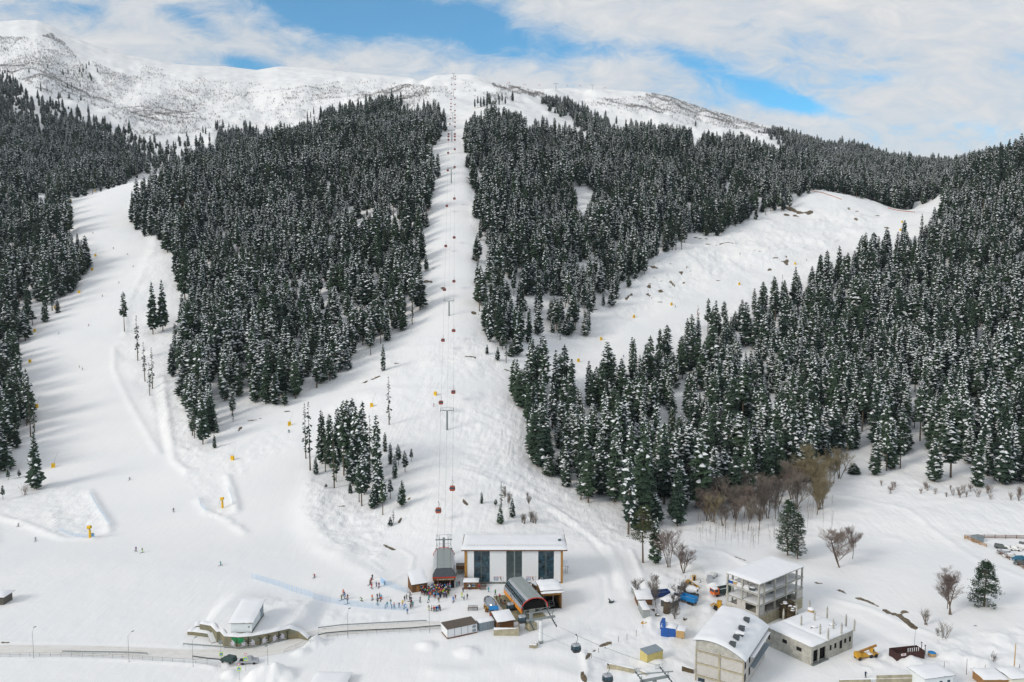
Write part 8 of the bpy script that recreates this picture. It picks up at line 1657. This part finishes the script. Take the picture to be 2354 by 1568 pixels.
# skiers on the pistes (x, y, jacket, trousers, hat, pose, skis/board, where)
for V, x, y, jk, tr, ht, ps, eq, wh in [
  (V8, 795, 502, 'black', 'grey', 'black', 'glide', 's', 'highest on the left piste'), (V8, 970, 633, 'black', 'black', 'black', 'ski', 's', 'below the first bend of the left piste'), (V8, 1092, 685, 'grey', 'black', 'black', 'glide', 's', 'near the right side of the upper left piste'), (V8, 1141, 790, 'dark red', 'black', 'black', 'glide', 's', 'on the right edge of the upper left piste'), (V8, 1018, 928, 'black', 'green', 'black', 'ski', 's', 'in the middle of the upper left piste'), (V8, 877, 1043, 'brown', 'black', 'black', 'glide', 's', 'alone mid way down the left piste'),
  (V8, 760, 1293, 'red', 'black', 'black', 'glide', 's', 'with arms spread on the left piste'), (V8, 498, 1363, 'light blue', 'white', 'white', 'bend', 'b', 'sitting low on the left piste'), (V6, 574, 128, 'lime', 'black', 'black', 'stand', 'b', 'standing left of a pair on the wide piste'), (V6, 598, 146, 'grey', 'black', 'black', 'stand', 's', 'right of the pair on the wide piste'), (V6, 941, 942, 'black', 'black', 'grey', 'ski', 's', 'carving across the wide lower piste'), (V6, 1257, 1172, 'brown', 'black', 'black', 'glide', 's', 'left of the right snow cannon'),
  (V6, 133, 1280, 'black', 'brown', 'black', 'ski', 's', 'near the left edge below the cannon pit'), (V6, 259, 1385, 'grey', 'grey', 'grey', 'glide', 's', 'below the left cannon pit'), (V6, 986, 1460, 'purple', 'black', 'black', 'stand', 's', 'left of the pair above the road slope'), (V6, 1032, 1468, 'black', 'lime', 'black', 'stand', 's', 'right of the pair above the road slope'), (V6, 1600, 1562, 'teal', 'teal', 'teal', 'glide', 's', 'alone above the long safety net'), (V6, 2093, 597, 'navy', 'black', 'black', 'ski', 's', 'beside the grove on the cross piste'),
  (V7, 110, 842, 'navy', 'teal', 'black', 'ski', 's', 'just left of the grove'), (V7, 1245, 640, 'grey', 'pink', 'black', 'stand', 's', 'left of the nearest lift tower'), (V10, 897, 270, 'red', 'pink', 'white', 'stand', 's', 'far down on the right piste'), (V10, 1057, 276, 'blue', 'navy', 'blue', 'glide', 's', 'beside the wood on the right piste'), (V9, 787, 752, 'grey', 'black', 'black', 'ski', 's', 'below the rock ledges on the right piste'), (V9, 1193, 422, 'red', 'black', 'black', 'stand', 's', 'among the ledges of the right piste'), (V9, 1610, 460, 'red', 'grey', 'black', 'stand', 's', 'high on the right piste'),
  (V5, 172, 178, 'red', 'black', 'orange', 'ski', 's', 'arriving at the run-out from the left'), (V5, 852, 198, 'black', 'black', 'black', 'glide', 's', 'at the top of the group left of the snow loop'), (V5, 826, 262, 'olive', 'black', 'black', 'stand', 's', 'second in the group left of the snow loop'), (V5, 840, 240, 'dark red', 'red', 'black', 'stand', 's', 'in dark red beside the olive one'), (V5, 843, 305, 'red', 'red', 'black', 'stand', 's', 'lowest of the group left of the snow loop'),
  (V5, 898, 292, 'navy', 'black', 'black', 'stand', '', 'left of the pair below the snow loop'), (V5, 930, 295, 'dark red', 'purple', 'black', 'stand', 's', 'right of the pair below the snow loop'), (V5, 1001, 268, 'black', 'black', 'black', 'bend', '', 'behind the upper blue net'),
  (V5, 509, 382, 'orange', 'red', 'black', 'stand', 's', 'topmost of the cluster by the long net'), (V5, 491, 445, 'olive', 'olive', 'black', 'stand', 's', 'left of the cluster by the long net'), (V5, 520, 405, 'navy', 'grey', 'black', 'walk', '', 'in the middle of the cluster by the long net'), (V5, 530, 430, 'blue', 'grey', 'grey', 'stand', 's', 'right of the olive one by the long net'), (V5, 560, 440, 'brown', 'dark red', 'black', 'walk', '', 'at the right of the cluster by the long net'), (V5, 561, 487, 'navy', 'black', 'black', 'stand', 's', 'lowest of the cluster by the long net'),
  (V5, 728, 455, 'olive', 'green', 'grey', 'bend', 'b', 'strapping in alone by the long net'), (V5, 850, 445, 'orange', 'grey', 'brown', 'stand', 's', 'in orange near the middle of the long net'), (V5, 910, 435, 'navy', 'navy', 'black', 'stand', 's', 'left of the tight group by the net'), (V5, 937, 425, 'grey', 'black', 'black', 'stand', 's', 'behind the tight group by the net'), (V5, 957, 440, 'light blue', 'orange', 'orange', 'stand', 's', 'upper right of the tight group by the net'), (V5, 915, 500, 'black', 'teal', 'black', 'stand', 's', 'lowest of the tight group by the net'), (V5, 952, 468, 'red', 'grey', 'black', 'stand', '', 'right of the lowest of the tight group'),
  (V5, 1026, 528, 'teal', 'teal', 'grey', 'walk', '', 'left of the snowboards at the net'), (V5, 1069, 498, 'olive', 'light blue', 'black', 'stand', '', 'above the snowboards at the net'), (V5, 1105, 538, 'orange', 'grey', 'brown', 'walk', '', 'beside the blue snowboard at the net'), (V5, 1167, 540, 'navy', 'black', 'black', 'stand', '', 'right of the snowboards'), (V5, 1208, 510, 'yellow', 'red', 'black', 'stand', '', 'in yellow at the net end'), (V5, 1228, 545, 'blue', 'blue', 'blue', 'bend', 's', 'kneeling at the net end'), (V5, 1232, 460, 'black', 'black', 'black', 'stand', '', 'left of two walking to the crowd'), (V5, 1256, 438, 'grey', 'black', 'black', 'stand', '', 'right of two walking to the crowd'),
  (V5, 1293, 465, 'black', 'black', 'black', 'walk', 'b', 'with a board left of the crowd'), (V5, 1309, 470, 'black', 'grey', 'black', 'stand', '', 'behind the boarder left of the crowd'), (V5, 1308, 500, 'dark red', 'black', 'black', 'stand', '', 'above the grey pair left of the lamp'), (V5, 1330, 525, 'teal', 'grey', 'teal', 'stand', '', 'in teal left of the lamp'), (V5, 1300, 548, 'grey', 'black', 'black', 'stand', '', 'of the grey pair left of the lamp'), (V5, 1315, 540, 'grey', 'grey', 'black', 'stand', '', 'right one of the grey pair left of the lamp'), (V5, 1264, 608, 'blue', 'grey', 'blue', 'walk', '', 'alone below the net end'),
  (V5, 1297, 388, 'grey', 'brown', 'black', 'bend', 's', 'left of the brown ticket hut steps'), (V5, 1415, 468, 'grey', 'grey', 'grey', 'stand', 's', 'in grey before the crowd'), (V5, 1514, 465, 'teal', 'black', 'teal', 'walk', '', 'in teal before the middle of the crowd'), (V5, 1633, 472, 'brown', 'olive', 'teal', 'stand', '', 'with a brown backpack before the crowd'), (V5, 1804, 470, 'blue', 'blue', 'navy', 'stand', 's', 'in blue at the right of the crowd'), (V5, 1829, 445, 'brown', 'dark red', 'orange', 'walk', '', 'walking right of the crowd'), (V5, 1906, 418, 'yellow', 'lime', 'yellow', 'stand', '', 'in yellow right of the crowd'), (V5, 1930, 445, 'white', 'black', 'white', 'walk', '', 'in white right of the crowd'), (V5, 1969, 436, 'black', 'black', 'black', 'stand', '', 'in black furthest right of the crowd'),
  (V5, 1920, 355, 'navy', 'black', 'black', 'stand', '', 'left of the small kiosk'), (V5, 1996, 325, 'white', 'navy', 'white', 'stand', '', 'at the kiosk counter'), (V5, 2110, 315, 'red', 'red', 'red', 'stand', '', 'right behind the kiosk'), (V5, 2219, 353, 'teal', 'teal', 'teal', 'stand', '', 'in front of the white hall'), (V5, 2300, 385, 'green', 'black', 'black', 'stand', '', 'in front of the diagonal station'), (V5, 1849, 290, 'teal', 'teal', 'black', 'stand', '', 'between station and kiosk'), (V5, 1873, 283, 'dark red', 'dark red', 'black', 'stand', '', 'right of the teal one between station and kiosk'),
  (V5, 1517, 568, 'grey', 'yellow', 'grey', 'stand', '', 'by the lamp post above the ski rack'), (V5, 1578, 582, 'red', 'black', 'red', 'stand', '', 'in red at the ski rack'), (V5, 1603, 582, 'navy', 'black', 'navy', 'stand', '', 'in navy at the ski rack'), (V5, 1620, 580, 'blue', 'light blue', 'blue', 'stand', '', 'in blue at the ski rack'), (V5, 1640, 560, 'brown', 'dark red', 'brown', 'stand', '', 'in brown behind the ski rack'),
  (V1, 1072, 1125, 'red', 'black', 'black', 'stand', '', 'left of the blue awning'), (V1, 1135, 1105, 'pink', 'dark red', 'black', 'stand', '', 'right of the blue awning'), (V1, 1090, 1150, 'navy', 'black', 'black', 'walk', '', 'below the blue awning'), (V1, 1025, 1040, 'white', 'black', 'green', 'stand', '', 'left of the metal capsule'), (V1, 1120, 945, 'olive', 'black', 'black', 'stand', '', 'leftmost on the platform of the diagonal station'), (V1, 1158, 930, 'red', 'grey', 'red', 'stand', '', 'in red on the platform of the diagonal station'), (V1, 1172, 985, 'black', 'black', 'black', 'stand', '', 'left of three on the platform'), (V1, 1196, 995, 'grey', 'red', 'black', 'stand', '', 'middle of three on the platform'), (V1, 1218, 990, 'black', 'grey', 'black', 'stand', '', 'right of three on the platform'),
  (V3, 604, 1530, 'navy', 'black', 'black', 'stand', '', 'on the long concrete wall at the lower right'), (V10, 1570, 655, 'black', 'black', 'black', 'stand', 's', 'tiny in the forest clearing of the big wood')]:
    loc = at(V, x, y)
    if V is V1 and 900 < y < 1000 and x > 1110: loc.z = .16
    person(loc, rp_.uniform(-.9, .9) + (0 if rp_.random() < .6 else 3.1), ps, jk, tr, ht, wh, eq == 's', eq == 'b')
# the crowd in front of the lift entrance
V18 = View(1620, 2300, 8.407)
cr = []; k = 0
CRP = [(545, 620), (600, 560), (700, 540), (860, 470), (1050, 400), (1450, 400), (1650, 430), (1500, 560), (1480, 700), (1400, 800), (1130, 810), (950, 810), (800, 760), (640, 740), (560, 700)]
cols = [('lime', 3), ('yellow', 3), ('red', 4), ('pink', 2), ('white', 3), ('blue', 4), ('navy', 11), ('black', 22), ('teal', 4), ('green', 3), ('orange', 4), ('purple', 3), ('grey', 5), ('dark red', 4), ('light blue', 3)]
bag = [c for c, n in cols for _ in range(n)]
tries = 0
while k < 96 and tries < 6000:
    tries += 1; x = rp_.uniform(540, 1660); y = rp_.uniform(400, 820)
    if not bool(in_poly(np.array([x]), np.array([y]), CRP)[0]): continue
    p = at(V18, x, y)
    if any((p - q).length < .62 for q in cr): continue
    cr.append(p); k += 1; jk = rp_.choice(bag); tr = rp_.choice(['black', 'black', 'navy', 'grey', 'white', 'red', 'lime', 'brown']); ht = rp_.choice(['white', 'black', 'grey', 'black', 'red', 'navy', 'black', 'grey', 'brown'])
    where = '%s of the waiting crowd, %s helmet' % (('left', 'middle', 'right')[min(2, int((x - 540) / 375))] + (' front' if y > 640 else ' back'), ht)
    person(p, rp_.uniform(-.7, .7) + 3.14, 'stand' if rp_.random() < .75 else 'walk', jk, tr, ht, where, group='people waiting in the crowd')
# ski racks, picnic tables, boards standing at the net
def rack(V, x, y, lb, n_):
    q = thing('ski_rack', lb, 'ski rack', at(V, x, y), .1); mb = MB(); mb.box(-1.6, -.05, .9, 1.6, .05, 1.0); mb.box(-1.6, .5, .55, 1.6, .6, .65)
    for s in (-1.5, 1.5): mb.tube((s, 0, 0), (s, 0, 1), .05, n=5); mb.tube((s, .55, 0), (s, .55, .6), .05, n=5)
    mb.build('frame', M['wood'], q)
    for i in range(n_): z = thing('pair_of_skis', 'pair of skis leaning on the %s' % lb.split(' with')[0], 'skis', at(V, x, y) + Vector((-1.3 + 2.6 * i / max(1, n_ - 1), .1, 0)), 0, 'skis on the ' + lb.split(' with')[0]); mb = MB(); mb.tube((-.05, -.15, 0), (-.05, .1, 1.7), .045, n=4); mb.build('ski', M['steeld'], z); mb = MB(); mb.tube((.06, -.15, 0), (.06, .1, 1.7), .045, n=4); mb.build('ski', M['steeld'], z)
rack(V5, 1600, 572, 'left ski rack with people behind the lamp', 5); rack(V5, 2035, 568, 'right ski rack with skis standing near the capsule', 8)
for (V, x, y, m_, lb) in [(V5, 1003, 548, 'green', 'green snowboard stuck upright left of the net group'), (V5, 1079, 548, 'blued', 'dark blue snowboard stuck upright in the net group'), (V5, 1113, 550, 'teal', 'teal snowboard stuck upright right of the dark blue one')]:
    p = at(V, x, y); mb = MB(); mb.ball((0, 0, .75), .15, .03, .8, 10, 6); o_ = mb.build('snowboard', M[m_]); o_.location = p; tag(o_, lb, 'snowboard')
for (V, x, y, lb) in [(V5, 2150, 318, 'picnic table with a teal item right of the kiosk'), (V5, 2160, 280, 'empty bench table behind the picnic table')]:
    q = thing('picnic_table', lb, 'table', at(V, x, y), .05); part('table_top', 'wood', q, (-1.1, -.35, .7, 1.1, .35, .78)); part('bench', 'wood', q, (-1.1, -.85, .4, 1.1, -.6, .46)); part('bench', 'wood', q, (-1.1, .6, .4, 1.1, .85, .46)); part('leg', 'wood', q, (-.8, -.6, 0, -.72, .6, .398)); part('leg', 'wood', q, (.72, -.6, 0, .8, .6, .398))
q = thing('snow_groomer_part', 'dark snow covered machine part lying right of the garage', 'machine', P(*V2(98, 560)), .6); mb = MB(); mb.obox((0, 0, .4), (1.8, .8, .5), .2); mb.obox((-.6, .3, 1.0), (.3, 1.4, .3), -.4); mb.build('body', M['green'], q); mb = MB(); mb.ball((.3, 0, .65), .8, .4, .3, 8, 3, math.pi / 2, 0); mb.build('snow_cap', M['snow'], q, True)

finish_ground()
# thin mountain air
mb = MB(); mb.box(-4300, -60, -30, 4300, 4420, 1250); air = mb.mesh('haze', [])
hz_ = bpy.data.objects.new('haze', air); COL.objects.link(hz_); hm = bpy.data.materials.new('haze'); hm.use_nodes = True; ht_ = hm.node_tree; ht_.nodes.clear()
pv = ht_.nodes.new('ShaderNodeVolumePrincipled'); pv.inputs['Color'].default_value = (.78, .88, 1, 1); pv.inputs['Density'].default_value = .00003; pv.inputs['Anisotropy'].default_value = .2
oo = ht_.nodes.new('ShaderNodeOutputMaterial'); ht_.links.new(pv.outputs[0], oo.inputs['Volume']); air.materials.append(hm); hz_['kind'] = 'stuff'; hz_['label'] = 'thin bluish mountain haze'
S.cycles.volume_bounces = 0
